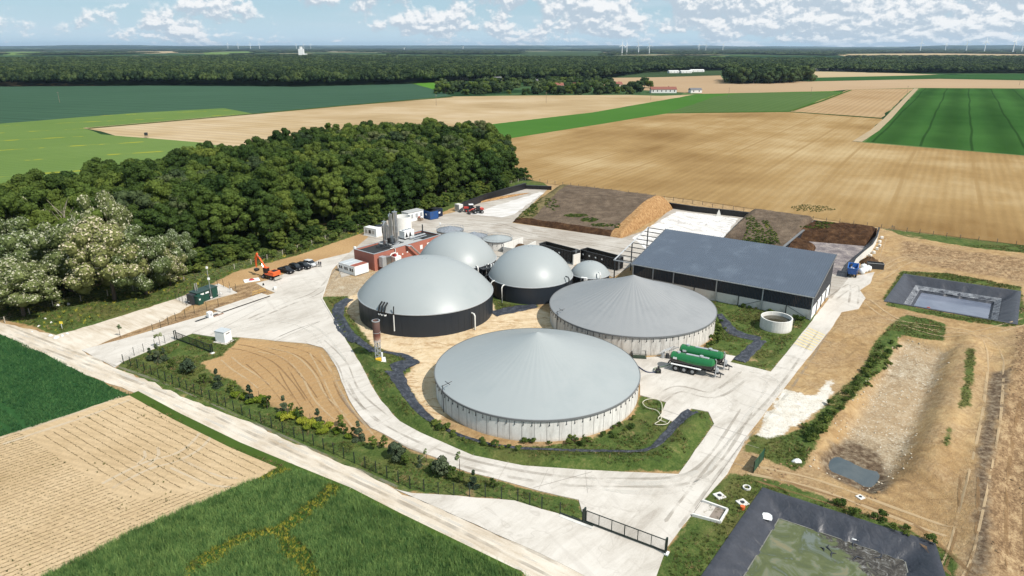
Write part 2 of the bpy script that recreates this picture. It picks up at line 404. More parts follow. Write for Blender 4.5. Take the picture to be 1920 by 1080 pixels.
# ground materials share these soils; they are all functions of world position
def soil(t, kind):
    p = t.pos
    n1 = t.noise(p, 0.045, 5, 0.6); n2 = t.noise(p, 0.5, 6, 0.68, 0.4); n3 = t.noise(p, 3.2, 5, 0.7)
    if kind == 'dirt':
        c = t.ramp(t.math('ADD', t.math('MULTIPLY', n1, 0.45), t.math('MULTIPLY', n2, 0.55)), [(0.3,(0.17,0.105,0.052)),(0.45,(0.31,0.20,0.095)),(0.62,(0.46,0.325,0.17))])
        st = t.noise(t.mapping(p, rot=(0,0,-0.75), scale=(.18,1,1)), 0.55, 7, 0.68, 1.5)
        c = t.mix(t.math('MULTIPLY', t.step(st, 0.52, 0.66), 0.55), c, (0.22,0.14,0.07))
        return t.mix(t.math('MULTIPLY', t.step(n3, 0.55, 0.75), 0.3), c, (0.55,0.45,0.31))
    if kind == 'smooth':
        c = t.ramp(t.math('ADD', t.math('MULTIPLY', n1, 0.6), t.math('MULTIPLY', n3, 0.4)), [(0.35,(0.30,0.18,0.082)),(0.62,(0.42,0.275,0.135))])
        tr = t.wave(t.mapping(p, rot=(0,0,0.95)), 0.2, 7, 1, 0.12)
        c = t.mix(t.math('MULTIPLY', t.step(tr, 0.93, 1.0), 0.5), c, (0.24,0.14,0.07))
        return t.mix(t.math('MULTIPLY', t.step(tr, 0.86, 0.92), t.math('MULTIPLY', t.step(tr, 0.97, 0.93), 0.55)), c, (0.55,0.42,0.25))
    if kind == 'sand':
        c = t.ramp(t.math('ADD', t.math('MULTIPLY', n2, 0.7), t.math('MULTIPLY', n1, 0.3)), [(0.3,(0.33,0.20,0.095)),(0.43,(0.52,0.39,0.24)),(0.6,(0.62,0.50,0.34))])
        rl = t.math('ABSOLUTE', t.math('SUBTRACT', t.noise(t.mapping(p, scale=(0.35,1,1)), 0.16, 5, 0.62, 0.8), 0.5))
        return t.mix(t.math('MULTIPLY', t.step(rl, 0.022, 0.0), 0.7), c, (0.30,0.17,0.075))
    if kind == 'chalk':
        return t.ramp(t.math('ADD', t.math('MULTIPLY', n2, 0.6), t.math('MULTIPLY', n3, 0.4)), [(0.3,(0.34,0.28,0.20)),(0.46,(0.56,0.52,0.45)),(0.6,(0.66,0.63,0.58))])
    if kind == 'stony':
        c = t.ramp(t.math('ADD', t.math('MULTIPLY', n2, 0.5), t.math('MULTIPLY', n3, 0.5)), [(0.38,(0.20,0.145,0.09)),(0.5,(0.34,0.265,0.175)),(0.60,(0.47,0.405,0.31))])
        c = t.mix(t.math('MULTIPLY', t.step(n1, 0.42, 0.62), 0.5), c, (0.36,0.25,0.14))
        return t.mix(t.math('MULTIPLY', t.step(t.noise(p, 2.2, 4, .6), .60, .66), .75), c, (0.60,0.56,0.48))
    if kind == 'rough':
        n4 = t.noise(t.mapping(p, rot=(0,0,-0.93), scale=(.5,1,1)), 0.8, 8, 0.75, 0.3)
        return t.ramp(t.math('ADD', t.math('MULTIPLY', n4, 0.6), t.math('MULTIPLY', n3, 0.4)), [(0.38,(0.10,0.062,0.034)),(0.48,(0.22,0.14,0.075)),(0.56,(0.36,0.25,0.14)),(0.66,(0.46,0.35,0.21))])
    if kind == 'grass':
        c = t.ramp(t.math('ADD', t.math('MULTIPLY', n2, 0.55), t.math('MULTIPLY', n3, 0.45)), [(0.34,(0.028,0.042,0.012)),(0.46,(0.052,0.086,0.020)),(0.56,(0.090,0.120,0.032)),(0.66,(0.19,0.165,0.07))])
        return t.mix(t.math('MULTIPLY', t.step(n1, 0.5, 0.68), 0.5), c, (0.15,0.115,0.045))
t = newmat('site_ground', 0.95, 0.1)
def zone(k, amp=3.0, soft=0.5, sc=0.28):
    a = t.node('ShaderNodeAttribute', attribute_name='zone_'+k).outputs['Fac']
    n = t.math('ADD', t.noise(t.pos, sc, 6, 0.62), t.math('MULTIPLY', t.noise(t.pos, sc*6, 4, 0.6), 0.3))
    return t.step(t.math('ADD', a, t.math('MULTIPLY', t.math('SUBTRACT', n, 0.65), amp)), -soft, soft)
c = soil(t, 'dirt')
c = t.mix(t.math('MULTIPLY', t.step(t.noise(t.pos, .09, 6, .65), .46, .60), .55), c, t.ramp(t.noise(t.pos, 1.6, 6, .72), [(.38,(.16,.10,.055)),(.5,(.26,.175,.10)),(.62,(.38,.28,.17))]))
c = t.mix(zone('rough', 6, 1.5), c, soil(t, 'rough'))
c = t.mix(zone('stony', 4, 1.2), c, soil(t, 'stony'))
c = t.mix(zone('smooth', 0.8, 0.4), c, soil(t, 'smooth'))
c = t.mix(zone('sand', 1.5, 0.5), c, soil(t, 'sand'))
c = t.mix(zone('chalk', 4.5, 0.35), c, soil(t, 'chalk'))
c = t.mix(zone('mud', 2.2, 0.8), c, t.ramp(t.noise(t.pos, 1.2, 6, .7), [(.38,(.075,.05,.032)),(.5,(.14,.10,.065)),(.62,(.24,.19,.13))]))
gm = zone('grass', 2.6, 0.3, 0.5)
worn = t.step(t.noise(t.pos, 0.12, 6, 0.68), 0.60, 0.68)
c = t.mix(t.math('MULTIPLY', gm, t.math('MULTIPLY_ADD', worn, -0.8, 1.0)), c, soil(t, 'grass'))
t.put(t.b.inputs['Base Color'], c)
bump(t, t.math('ADD', t.noise(t.pos, 1.1, 8, 0.7), t.math('MULTIPLY', t.noise(t.pos, 7.0, 3), 0.25)), 0.9, 0.35)
M_GROUND = t.mat
me.materials.append(M_GROUND)
go = link('ground', me); tag(go, kind='structure')

# far ground: a ring of plain land round the surveyed site, out to the horizon
t = newmat('far_land', 1.0, 0.0)
vo = t.node('ShaderNodeTexVoronoi'); t.put(vo.inputs['Vector'], t.mapping(t.pos, scale=(0.0011,0.0019,1), rot=(0,0,0.3))); vo.inputs['Scale'].default_value = 1.0
fr = t.sep(vo.outputs['Color'])[0]
c = t.ramp(fr, [(0.0,(0.022,0.05,0.022)),(0.3,(0.022,0.05,0.022)),(0.31,(0.08,0.12,0.05)),(0.5,(0.10,0.15,0.05)),(0.51,(0.26,0.22,0.14)),(0.68,(0.30,0.25,0.16)),(0.69,(0.045,0.085,0.035)),(1,(0.05,0.09,0.04))], 'LINEAR')
n = t.noise(t.pos, 0.004, 6, 0.6)
c = t.mix(t.step(n, 0.5, 0.53), c, (0.018,0.042,0.018))
t.put(t.b.inputs['Base Color'], c); M_FAR = t.mat
E_ = 42000
m = MB()
x0, x1, y0, y1 = GX0, float(xs[-1]), GY0, float(ys[-1])
for a, b, c_, d in ((-E_,E_,-E_,y0),(-E_,x0,y0,y1),(x1,E_,y0,y1),(-E_,E_,y1,E_)):
    m.add([(a,c_,0),(b,c_,0),(b,d,0),(a,d,0)], [(0,1,2,3)])
tag(m.build('far_ground', M_FAR), kind='structure')

# ------------------------------------------------------------------ concrete, roads
def densify(poly, step, jit=0.0, seed=0):
    r = random.Random(seed); out = []
    for i in range(len(poly)):
        a = Vector(poly[i]).to_2d(); b = Vector(poly[(i+1) % len(poly)]).to_2d(); n = max(1, int((b-a).length/step))
        for k in range(n):
            p = a.lerp(b, k/n)
            if k: p = p+Vector((r.gauss(0, jit), r.gauss(0, jit)))
            out.append((p.x, p.y))
    return out
def sheet(name, poly, z, mat, thick=0.0, step=None, jit=0.0, kind='structure', parent=None):
    if step: poly = densify(poly, step, jit, len(name))
    n = len(poly); a = sum(poly[i][0]*poly[(i+1)%n][1]-poly[(i+1)%n][0]*poly[i][1] for i in range(n))
    if a < 0: poly = poly[::-1]
    from mathutils.geometry import tessellate_polygon
    tris = tessellate_polygon([[Vector((x, y, 0)) for x, y in poly]])
    vs = [(x, y, z) for x, y in poly]
    fs = []
    for tr in tris:
        p, q, r_ = (Vector(vs[i]) for i in tr)
        fs.append(tuple(tr) if (q-p).cross(r_-p).z > 0 else tuple(tr[::-1]))
    if thick:
        vs += [(x, y, z-thick) for x, y in poly]
        fs += [(i, i+n, (i+1)%n+n, (i+1)%n) for i in range(n)]
    o = MB().add(vs, fs).build(name, mat, parent)
    if kind: tag(o, kind=kind)
    return o
t = newmat('concrete_paving', 0.75, 0.25)
n1 = t.noise(t.pos, 0.09, 6, 0.65, 0.6); n2 = t.noise(t.mapping(t.pos, rot=(0,0,0.75), scale=(1,0.22,1)), 0.5, 7, 0.7, 1.2); n3 = t.noise(t.pos, 5, 5, 0.65)
c = t.ramp(t.math('ADD', t.math('MULTIPLY', n1, 0.45), t.math('ADD', t.math('MULTIPLY', n2, 0.4), t.math('MULTIPLY', n3, 0.15))), [(0.36,(0.335,0.30,0.26)),(0.45,(0.445,0.41,0.365)),(0.54,(0.52,0.485,0.44)),(0.65,(0.565,0.535,0.49))])
sw = t.noise(t.mapping(t.pos, rot=(0,0,-0.5), scale=(1,0.08,1)), 0.35, 6, 0.6, 2.0)
c = t.mix(t.math('MULTIPLY', t.step(sw, 0.55, 0.7), 0.22), c, (0.30,0.27,0.24))
dk = t.math('MULTIPLY', t.step(t.noise(t.pos, 0.05, 3), 0.5, 0.7), t.step(n2, 0.5, 0.66))
c = t.mix(t.math('MULTIPLY', dk, 0.38), c, (0.26,0.24,0.225))
hl = t.math('ABSOLUTE', t.math('SUBTRACT', t.noise(t.pos, 0.09, 3, 0.5, 1.0), 0.5))
c = t.mix(t.math('MULTIPLY', t.step(hl, 0.006, 0.0), 0.28), c, (0.25,0.22,0.19))
t.put(t.b.inputs['Base Color'], c); bump(t, n3, 0.15, 0.02); M_CONC = t.mat
t = newmat('dirty_concrete', 0.85, 0.2)
n1 = t.noise(t.pos, 0.06, 6, 0.65, 0.6); n2 = t.noise(t.mapping(t.pos, rot=(0,0,0.35), scale=(.2,1,1)), 0.45, 7, 0.7, 1.5); n3 = t.noise(t.pos, 4, 5, 0.7)
c = t.ramp(t.math('ADD', t.math('MULTIPLY', n1, 0.35), t.math('ADD', t.math('MULTIPLY', n2, 0.45), t.math('MULTIPLY', n3, 0.2))), [(0.38,(0.215,0.18,0.145)),(0.47,(0.33,0.295,0.255)),(0.56,(0.425,0.395,0.355)),(0.66,(0.50,0.475,0.435))])
t.put(t.b.inputs['Base Color'], c); bump(t, n3, 0.3, 0.03); M_CONCD = t.mat
for i, (k, p) in enumerate(PAVE_W.items()):
    sheet(k, p, 0.03+0.004*i, M_CONCD if k in ('upper_yard','silo_apron') else M_CONC, 0.15, 2.5, 0.05)
t = newmat('chalk_road', 0.95, 0.05)
n1 = t.noise(t.pos, 0.12, 6, 0.65); n2 = t.noise(t.mapping(t.pos, rot=(0,0,0.62), scale=(0.16,1,1)), 0.9, 6, 0.65, 0.3); n3 = t.noise(t.pos, 4.5, 5, 0.7)
c = t.ramp(t.math('ADD', t.math('MULTIPLY', n1, 0.35), t.math('ADD', t.math('MULTIPLY', n2, 0.45), t.math('MULTIPLY', n3, 0.2))), [(0.36,(0.34,0.275,0.20)),(0.46,(0.47,0.405,0.325)),(0.56,(0.56,0.505,0.43)),(0.66,(0.60,0.55,0.48))])
t.put(t.b.inputs['Base Color'], c); bump(t, n3, 0.5, 0.05); M_CHALKROAD = t.mat
sheet('dirt_road', ROAD_W['dirt_road'], 0.012, M_CHALKROAD, 0.12, 1.6, 0.16)
sheet('cabin_track', ROAD_W['cabin_track'], 0.016, M_CHALKROAD, 0.12, 1.6, 0.2)
sheet('cabin_pad', ROAD_W['cabin_pad'], 0.06, M_CONC, 0.15)
M_SLOPE = simple('ramp_concrete', (0.22,0.18,0.15), 0.9)
# joints and lines in the yard: narrow recessed-looking saw cuts as real strips
def strip(name, pts, w, z, mat, par=None, kind='structure', h=0.0):
    m = MB()
    for a, b in zip(pts[:-1], pts[1:]):
        a = Vector(a).to_2d(); b = Vector(b).to_2d(); d = (b-a).normalized(); s = Vector((-d.y, d.x))*w/2
        q = [a-s, b-s, b+s, a+s]
        if h: m.prism([(v.x, v.y) for v in q], z, z+h)
        else: m.add([(v.x, v.y, z) for v in q], [(0,1,2,3)])
    return tag(m.build(name, mat, par), kind=kind)
M_JOINT = simple('joint_sealant', (0.20,0.18,0.16), 0.9); M_JOINTF = simple('faint_joint', (0.33,0.30,0.265), 0.9, var=.4)
for a, b in (((600,603),(515,641)),((505,557),(360,625)),((497,573),(395,628)),((622,507),(603,560)),((1000,915),(1110,885)),((1303,955),(1400,818)),((1230,765),(1400,818)),((1494,637),(1545,637))):
    strip('slab_joint', [G(*a), G(*b)], 0.07, 0.0585, M_JOINT)
for path, hw in (([(628,640),(645,690),(668,745),(705,792),(790,838),(900,876),(1040,902),(1180,905)], 2.6), ([(1330,900),(1400,800),(1480,697),(1545,620)], 3.4)):
    P_ = [Vector(G(*p)) for p in path]; acc = 0
    for a, b in zip(P_[:-1], P_[1:]):
        L_ = (b-a).length; d_ = (b-a)/L_; s_ = Vector((-d_.y, d_.x)); q_ = 6.0-acc
        while q_ < L_:
            c_ = a+d_*q_; strip('slab_joint', [tuple(c_-s_*hw), tuple(c_+s_*hw)], 0.05, 0.0588, M_JOINTF); q_ += 6.0
        acc = (acc+L_) % 6.0
M_YEL = simple('worn_yellow_paint', (0.56,0.47,0.27), 0.7, var=0.3, scale=3)
pa, pb, pc, pd_ = GV(1517,614), GV(1548,628), GV(1520,660), GV(1487,646)
for k in range(8):
    a = pa.lerp(pd_, (k+0.15)/8); b = pb.lerp(pc, (k+0.15)/8); e = (pd_-pa)/8*0.42
    strip('yellow_stripe', [tuple((a+e/2)[:2]), tuple((b+e/2)[:2])], e.length, 0.064, M_YEL)
# kerb between yard and gravel, weighbridge drain slot
M_KERB = simple('kerb_concrete', (0.52,0.49,0.44), 0.8)
strip('kerb', [G(640,487),G(622,507),G(603,560),G(637,617)], 0.22, 0.03, M_KERB, h=0.12)

# ------------------------------------------------------------------ near and far fields
def fieldmat(name, stops, rot, rs, ramt, big=0.012, streak=0.0, dark=(0.1,0.06,0.03), tram=None, bumpy=0.0):
    t = newmat(name, 1.0, 0.0)
    pr = t.mapping(t.pos, rot=(0,0,rot))
    n = t.math('ADD', t.math('MULTIPLY', t.noise(t.pos, big, 5, 0.6), 0.6), t.math('MULTIPLY', t.noise(t.mapping(pr, scale=(0.08,1,1)), 0.09, 6, 0.7), 0.18))
    n = t.math('ADD', n, 0.11)
    c = t.ramp(n, stops)
    k = t.math('MULTIPLY_ADD', t.wave(pr, rs, 1.2, 3, 2, direction='Y'), ramt, 1-ramt/2)
    c = t.mix(1.0, c, t.comb(k,k,k), 'MULTIPLY')
    g = t.math('MULTIPLY_ADD', t.noise(t.pos, 1.3, 6, 0.7), 0.5, 0.75)
    c = t.mix(1.0, c, t.comb(g,g,g), 'MULTIPLY')
    if tram:
        wv = t.wave(pr, tram, 0.6, 1, 0.5, direction='Y')
        c = t.mix(t.math('MULTIPLY', t.step(wv, 0.985, 0.999), 0.6), c, dark)
    if streak:
        wv = t.wave(pr, streak, 1.0, 2, 0.5, direction='Y')
        pt = t.step(t.noise(t.pos, 0.06, 4), 0.48, 0.6)
        c = t.mix(t.math('MULTIPLY', t.math('MULTIPLY', t.step(wv, 0.975, 0.998), pt), 0.9), c, (0.26,0.26,0.03))
    t.put(t.b.inputs['Base Color'], c)
    if bumpy: bump(t, t.noise(t.pos, 2.5, 5), bumpy, 0.2)
    return t.mat
FIELDS = [
 ('dark_green_field', [(-900,175),(-300,166),(0,162),(300,160),(560,162),(770,157),(815,168),(848,180),(640,198),(473,213),(420,203),(250,212),(0,233),(-900,300)], 0.05,
   fieldmat('dark_wheat', [(0.3,(0.032,0.068,0.044)),(0.7,(0.050,0.098,0.062))], 0.35, 0.02, 0.12, 0.004, tram=0.012, dark=(0.012,0.03,0.015))),
 ('pale_green_field', [(-900,300),(0,232),(250,212),(420,203),(473,213),(155,240),(190,252),(385,268),(480,290),(330,330),(100,385),(0,400),(-900,450)], 0.06,
   fieldmat('rapeseed', [(0.3,(0.082,0.138,0.038)),(0.7,(0.135,0.195,0.060))], -0.55, 0.05, 0.12, 0.008, streak=0.006)),
 ('pale_stubble_field', [(155,240),(473,213),(640,198),(848,181),(1000,179),(1180,178),(1240,180),(1308,177),(1110,211),(880,238),(930,262),(800,290),(600,310),(480,290),(385,268),(250,262)], 0.04,
   fieldmat('pale_stubble', [(0.38,(0.25,0.175,0.09)),(0.5,(0.35,0.26,0.15)),(0.62,(0.45,0.36,0.25))], 0.45, 0.03, 0.14, 0.006)),
 ('bright_green_strip', [(880,238),(1110,211),(1310,176),(1560,171),(1583,172),(1480,209),(1250,213),(960,259),(850,262)], 0.05,
   fieldmat('young_barley', [(0.3,(0.040,0.110,0.020)),(0.7,(0.066,0.150,0.032))], 0.5, 0.04, 0.1, 0.004)),
 ('dull_green_field', [(1250,212),(1300,196),(1340,181),(1400,174),(1575,173),(1480,208)], 0.10,
   fieldmat('dull_barley', [(0.3,(0.055,0.098,0.030)),(0.7,(0.080,0.128,0.045))], -1.01, 0.04, 0.1, 0.004)),
 ('golden_field', [(960,258),(1250,213),(1480,210),(1655,223),(1605,266),(1920,292),(2600,350),(2600,560),(1920,460),(1655,427),(1300,375),(1030,345),(985,335),(940,300),(900,262)], 0.02,
   fieldmat('golden_soil', [(0.40,(0.185,0.112,0.046)),(0.50,(0.275,0.182,0.082)),(0.60,(0.37,0.275,0.150))], -1.01, 0.10, 0.09, 0.008, tram=0.011, dark=(0.24,0.155,0.068), bumpy=0.3)),
 ('reddish_field', [(1482,209),(1592,168),(1712,166),(1652,221)], 0.06,
   fieldmat('reddish_soil', [(0.35,(0.27,0.175,0.09)),(0.65,(0.35,0.25,0.145))], -1.01, 0.06, 0.15, 0.01)),
 ('striped_green_field', [(1622,266),(1727,165),(1920,167),(2600,172),(2600,370),(1920,291)], 0.05,
   fieldmat('striped_wheat', [(0.35,(0.020,0.060,0.014)),(0.65,(0.040,0.100,0.025))], -1.01, 0.01, 0.35, 0.006, tram=0.012, dark=(0.010,0.025,0.008))),
 ('tan_far_field', [(1100,163),(1145,146),(1350,140),(1360,155),(1560,152),(1760,148),(1920,151),(2300,152),(2300,168),(1920,166),(1720,165),(1592,168),(1560,171),(1320,176),(1220,170)], 0.12,
   fieldmat('tan_far', [(0.35,(0.30,0.205,0.12)),(0.65,(0.38,0.28,0.18))], 0.3, 0.02, 0.1, 0.002)),
 ('dark_far_strip', [(1512,153),(1510,145),(1700,141),(1920,139),(2300,138),(2300,152),(1920,150),(1760,147)], 0.2,
   fieldmat('dark_far', [(0.35,(0.022,0.06,0.02)),(0.65,(0.035,0.09,0.028))], 0.3, 0.01, 0.1, 0.002)),
 ('pale_far_strip', [(1512,140),(1520,134),(1640,136),(1760,140),(1700,142),(1520,146)], 0.25,
   fieldmat('pale_far', [(0.35,(0.33,0.25,0.14)),(0.65,(0.38,0.30,0.19))], 0.3, 0.01, 0.1, 0.002)),
 ('dull_green_far_field', [(1150,146),(1210,136),(1385,131),(1370,141),(1230,145)], 0.22,
   fieldmat('dull_far', [(0.35,(0.03,0.05,0.025)),(0.65,(0.05,0.08,0.035))], 0.3, 0.01, 0.1, 0.002)),
 ('lime_green_patch', [(768,155),(860,154),(820,168),(845,177)], 0.09,
   fieldmat('lime_grass', [(0.35,(0.06,0.16,0.02)),(0.65,(0.09,0.2,0.03))], 0.3, 0.01, 0.1, 0.01)),
 ('green_crop_field', [(-200,560),(0,627),(37,643),(100,672),(155,701),(225,733),(243,741),(175,761),(100,788),(0,819),(-200,890)], 0.035,
   fieldmat('near_wheat', [(0.3,(0.02,0.06,0.022)),(0.7,(0.035,0.095,0.03))], 0.9, 0.25, 0.12, 0.05, bumpy=1.0)),
 ('seeded_row_field', [(-200,890),(0,819),(175,761),(243,741),(300,768),(385,812),(440,842),(520,877),(480,899),(250,997),(80,1082),(20,1110),(-300,1110)], 0.025,
   fieldmat('seeded_soil', [(0.35,(0.33,0.235,0.13)),(0.5,(0.43,0.32,0.195)),(0.65,(0.50,0.39,0.255))], 0.35, 0.3, 0.10, 0.05, bumpy=0.6)),
 ('barley_field', [(520,877),(560,885),(640,915),(727,960),(815,1005),(920,1052),(1015,1100),(60,1100),(80,1082),(250,997),(480,899)], 0.03,
   fieldmat('barley_soil', [(0.35,(0.02,0.05,0.012)),(0.65,(0.04,0.085,0.02))], 0.35, 0.3, 0.1, 0.05, bumpy=1.0)),
]
FIELD_W = {}
for nm, px, z, mt in FIELDS:
    wp = GP(px); FIELD_W[nm] = wp
    near = nm in ('green_crop_field', 'seeded_row_field', 'barley_field')
    sheet(nm, wp, z, mt, 0, 3.0 if near else 25.0, 0.25 if near else 0.6)
M_VERGE = simple('hedge_verge', (0.05,0.085,0.018), 1.0, 0.0, var=0.5, scale=0.05)
strip('field_verge', [G(250,737),G(330,780),G(440,834),G(545,878),G(650,921),G(740,968),G(850,1022),G(975,1083)], 1.7, 0.045, M_VERGE)
strip('field_verge', [G(165,241),G(475,214),G(640,199),G(848,182)], 5, 0.3, M_VERGE)
strip('field_verge', [G(1280,212),G(1480,210),G(1652,222)], 2.5, 0.2, M_VERGE)
strip('field_verge', [G(1484,208),G(1540,190),G(1595,169)], 4, 0.2, M_VERGE)
M_TRACK = simple('stony_track', (0.33,0.26,0.17), 1.0, 0.0, var=0.3, scale=0.2)
strip('stony_track', [G(1607,266),G(1640,245),G(1665,222),G(1690,195),G(1718,166)], 5.5, 0.22, M_TRACK)
# ------------------------------------------------------------------ materials for the plant
M_PVC = simple('grey_membrane', (0.285,0.310,0.315), 0.42, 0.4, var=0.05, scale=0.12, dirt=(0.20,0.24,0.25), dscale=0.08, damt=0.3)
M_CLAD = simple('anthracite_cladding', (0.016,0.021,0.029), 0.45, 0.4, var=0.12, scale=0.5)
M_RING = simple('rim_ring', (0.14,0.145,0.15), 0.5)
M_DARKMET = simple('dark_metal', (0.03,0.033,0.037), 0.5)
M_STEEL = simple('stainless_steel', (0.55,0.56,0.57), 0.28, 0.5, 0.9, var=0.1, scale=2)
M_GALV = simple('galvanised_steel', (0.42,0.44,0.46), 0.45, 0.5, 0.4, var=0.15, scale=2)
M_WHITE = simple('white_panel', (0.72,0.73,0.73), 0.5, 0.4, var=0.06)
M_PIPE = simple('pale_pipe', (0.60,0.60,0.58), 0.5)
M_BLACK = simple('black_plastic', (0.012,0.012,0.013), 0.5)
M_SHUT = simple('dark_window', (0.02,0.022,0.025), 0.2, 0.6)
M_WALLC = simple('precast_concrete', (0.60,0.59,0.56), 0.85, 0.2, var=0.15, scale=0.6, dirt=(0.25,0.23,0.20), dscale=0.35)
def concrete_wall(name, pale, stain):
    t = newmat(name, 0.85, 0.15)
    x, y, z = t.sep(t.obj); a = t.math('ARCTAN2', y, x)
    v = t.comb(t.math('MULTIPLY', a, 17), t.math('MULTIPLY', z, 0.12), 0)
    n = t.noise(v, 1.3, 6, 0.7); n2 = t.noise(t.obj, 0.25, 5, 0.6); n3 = t.noise(t.obj, 2.5, 5, 0.7)
    c = t.ramp(t.math('ADD', t.math('MULTIPLY', n2, 0.6), t.math('MULTIPLY', n3, 0.4)), [(0.35,tuple(k*0.8 for k in pale)),(0.6,pale)])
    c = t.mix(t.math('MULTIPLY', t.step(n, 0.45, 0.72), 0.65), c, stain)
    low = t.math('MULTIPLY', t.step(t.math('ADD', z, t.math('MULTIPLY', n3, 0.8)), 1.0, 0.3), 0.35)
    c = t.mix(low, c, (0.30,0.25,0.17))
    t.put(t.b.inputs['Base Color'], c); bump(t, n3, 0.3, 0.03); return t.mat
M_TW1 = concrete_wall('tank_wall_pale', (0.68,0.67,0.64), (0.34,0.32,0.295))
M_TW2 = concrete_wall('tank_wall_stained', (0.60,0.58,0.545), (0.19,0.165,0.145))
M_GROOVE = simple('joint_groove', (0.20,0.19,0.18), 0.9)

# ------------------------------------------------------------------ cone roofed storage tanks
def cone_tank(name, label, cx, cy, R, h, apex, wallmat, nseg, straps, fold, skirt=True, memb=None, group=None):
    t = thing(name, label, 'tank', (cx,cy,0), 0, group); N = nseg*3
    m = MB(); m.lathe([(R-0.5,-0.3),(R-0.12,-0.3),(R-0.12,h-0.06)], n=N); m.build('wall', wallmat, t, smooth=30)
    m = MB()
    for k in range(nseg):
        a = 2*math.pi*k/nseg; M = Matrix.Rotation(a, 4, 'Z')
        m.box(R-0.13, R-0.105, -0.03, 0.03, 0.0, h-0.1, M)
    tag(m.build('formwork_joint', M_GROOVE, t), kind='stuff')
    # membrane: radial folds between the straps, slightly hollow like a tent
    m = MB(); rr = [0.002, 0.03, 0.07, 0.13, 0.22, 0.34, 0.48, 0.62, 0.76, 0.9, 1.0]; Rg = []; rnd = random.Random(int(cx*10))
    NN = nseg*4; ph = [rnd.uniform(-1, 1) for _ in range(NN)]
    for q in rr:
        ring = []
        for i in range(NN):
            a = 2*math.pi*i/NN
            z = h+(apex-h)*((1-q)*0.90+0.10*(1-q)**3)
            w_ = math.sin(math.pi*min(q*1.05,1))
            z -= fold*w_*(0.5-0.5*math.cos(2*math.pi*i/4))*(0.7+0.5*ph[i//4]) + fold*0.6*w_*ph[(i*7) % NN]*0.3
            ring.append((R*q*math.cos(a), R*q*math.sin(a), z))
        Rg.append(ring)
    m.rings(Rg, False); m.build('membrane_roof', memb or M_PVC, t, smooth='all')
    m = MB(); m.lathe([(R+0.02,h-0.28),(R+0.10,h-0.28),(R+0.10,h+0.02),(R-0.02,h+0.06)], n=N); m.build('rim_ring', M_RING, t, smooth=30)
    if straps:
        sm = MB().box(R-0.12, R-0.04, -0.025, 0.025, -0.62, 0.0); sm.box(R-0.12, R+0.02, -0.06, 0.06, -0.78, -0.61); me_ = sm.mesh('strap', M_DARKMET)
        for k in range(straps):
            link('strap', me_, t, (0,0,h-0.26), 2*math.pi*k/straps)
    return t
T1 = cone_tank('storage_tank', 'largest round concrete tank in front, smooth pale grey cone roof, beside the ring road', 4.36, 108.31, 17.84, 3.8, 10.68, M_TW1, 58, 84, 0.03)
M_PVC2 = simple('weathered_membrane', (0.235,0.243,0.250), 0.45, 0.35, var=0.08, scale=0.1, dirt=(0.17,0.18,0.19), dscale=0.12, damt=0.45)
T2 = cone_tank('storage_tank', 'round concrete tank with ribbed grey cone roof between the domes and the long shed', 26.12, 139.14, 17.84, 4.0, 10.79, M_TW2, 58, 84, 0.08, memb=M_PVC2)
def clear_cover():
    return simple('old_silver_cover', (0.20,0.22,0.25), 0.4, 0.5, var=0.5, scale=1.2, dirt=(0.05,0.055,0.065), dscale=1.6, damt=0.9)
M_OLD = clear_cover()
for (cx, cy, R, h, ap, lb, mt) in ((-19.48,208.79,4.18,2.6,3.9,'small round tank with patchy silver cone cover behind the red building', M_OLD),
                                  (-11.53,201.24,4.05,2.6,4.0,'small silver covered tank half hidden behind the rear dome', M_OLD),
                                  (-4.39,197.69,4.39,2.7,3.78,'small concrete tank with clean pale cone cover beside the white bunker walls', M_PVC)):
    tk = cone_tank('small_tank', lb, cx, cy, R, h, ap, M_TW1, 20, 20, 0.08, memb=mt)
    m = MB()
    for k in range(24):
        a = 2*math.pi*k/24; m.cyl((R+.16)*math.cos(a), (R+.16)*math.sin(a), h, h+0.7, 0.03, 5)
    m.lathe([(R+.13,h+.66),(R+.19,h+.66),(R+.19,h+.72),(R+.13,h+.72)], n=40); m.build('rim_railing', M_GALV, tk)

# ------------------------------------------------------------------ gas domes
def dome_tank(label, cx, cy, R, h, top, group=None, extras=True):
    t = thing('gas_dome_tank', label, 'biogas tank', (cx,cy,0), 0, group)
    m = MB(); m.lathe([(R-0.5,-0.3),(R-0.05,-0.3),(R-0.05,h-0.05)], n=96); m.build('wall', M_CLAD, t, smooth=30)
    m = MB()                                                  # standing seams of the cladding sheets
    for k in range(int(R*4.2)):
        m.box(R-0.06, R-0.03, -0.02, 0.02, 0.02, h-0.1, Matrix.Rotation(2*math.pi*k/int(R*4.2), 4, 'Z'))
    m.build('cladding_seam', M_CLAD, t)
    rise = top-h; S = (R*R+rise*rise)/(2*rise); zc = top-S; a1 = math.asin(min(1, R/S)) if rise < R else math.pi-math.asin(R/S)
    prof = [(max(S*math.sin(a1*k/26), 0.01), zc+S*math.cos(a1*k/26)) for k in range(26, -1, -1)]
    m = MB(); m.lathe(prof, n=128); m.build('gas_membrane', M_PVC, t, smooth='all')
    m = MB(); m.lathe([(R-0.04,h-0.22),(R+0.12,h-0.22),(R+0.12,h-0.06),(R-0.05,h+0.03)], n=96); m.build('clamp_ring', M_GALV, t, smooth=30)
    m = MB()
    for sx in (-0.45, 0.45): m.cyl(sx, 0, top-0.15, top+0.12, 0.14, 8)
    m.build('vent_stub', M_GALV, t); return t
D1 = dome_tank('largest grey domed gas tank with black wall, left of the two cone tanks', -19.42, 145.32, 15.08, 5.1, 12.61)
D2 = dome_tank('rear grey domed gas tank just right of the red building', -14.29, 171.2, 10.15, 5.0, 11.5)
D3 = dome_tank('middle grey domed gas tank with black wall behind the rear cone tank', 4.64, 159.56, 10.28, 4.3, 11.24)
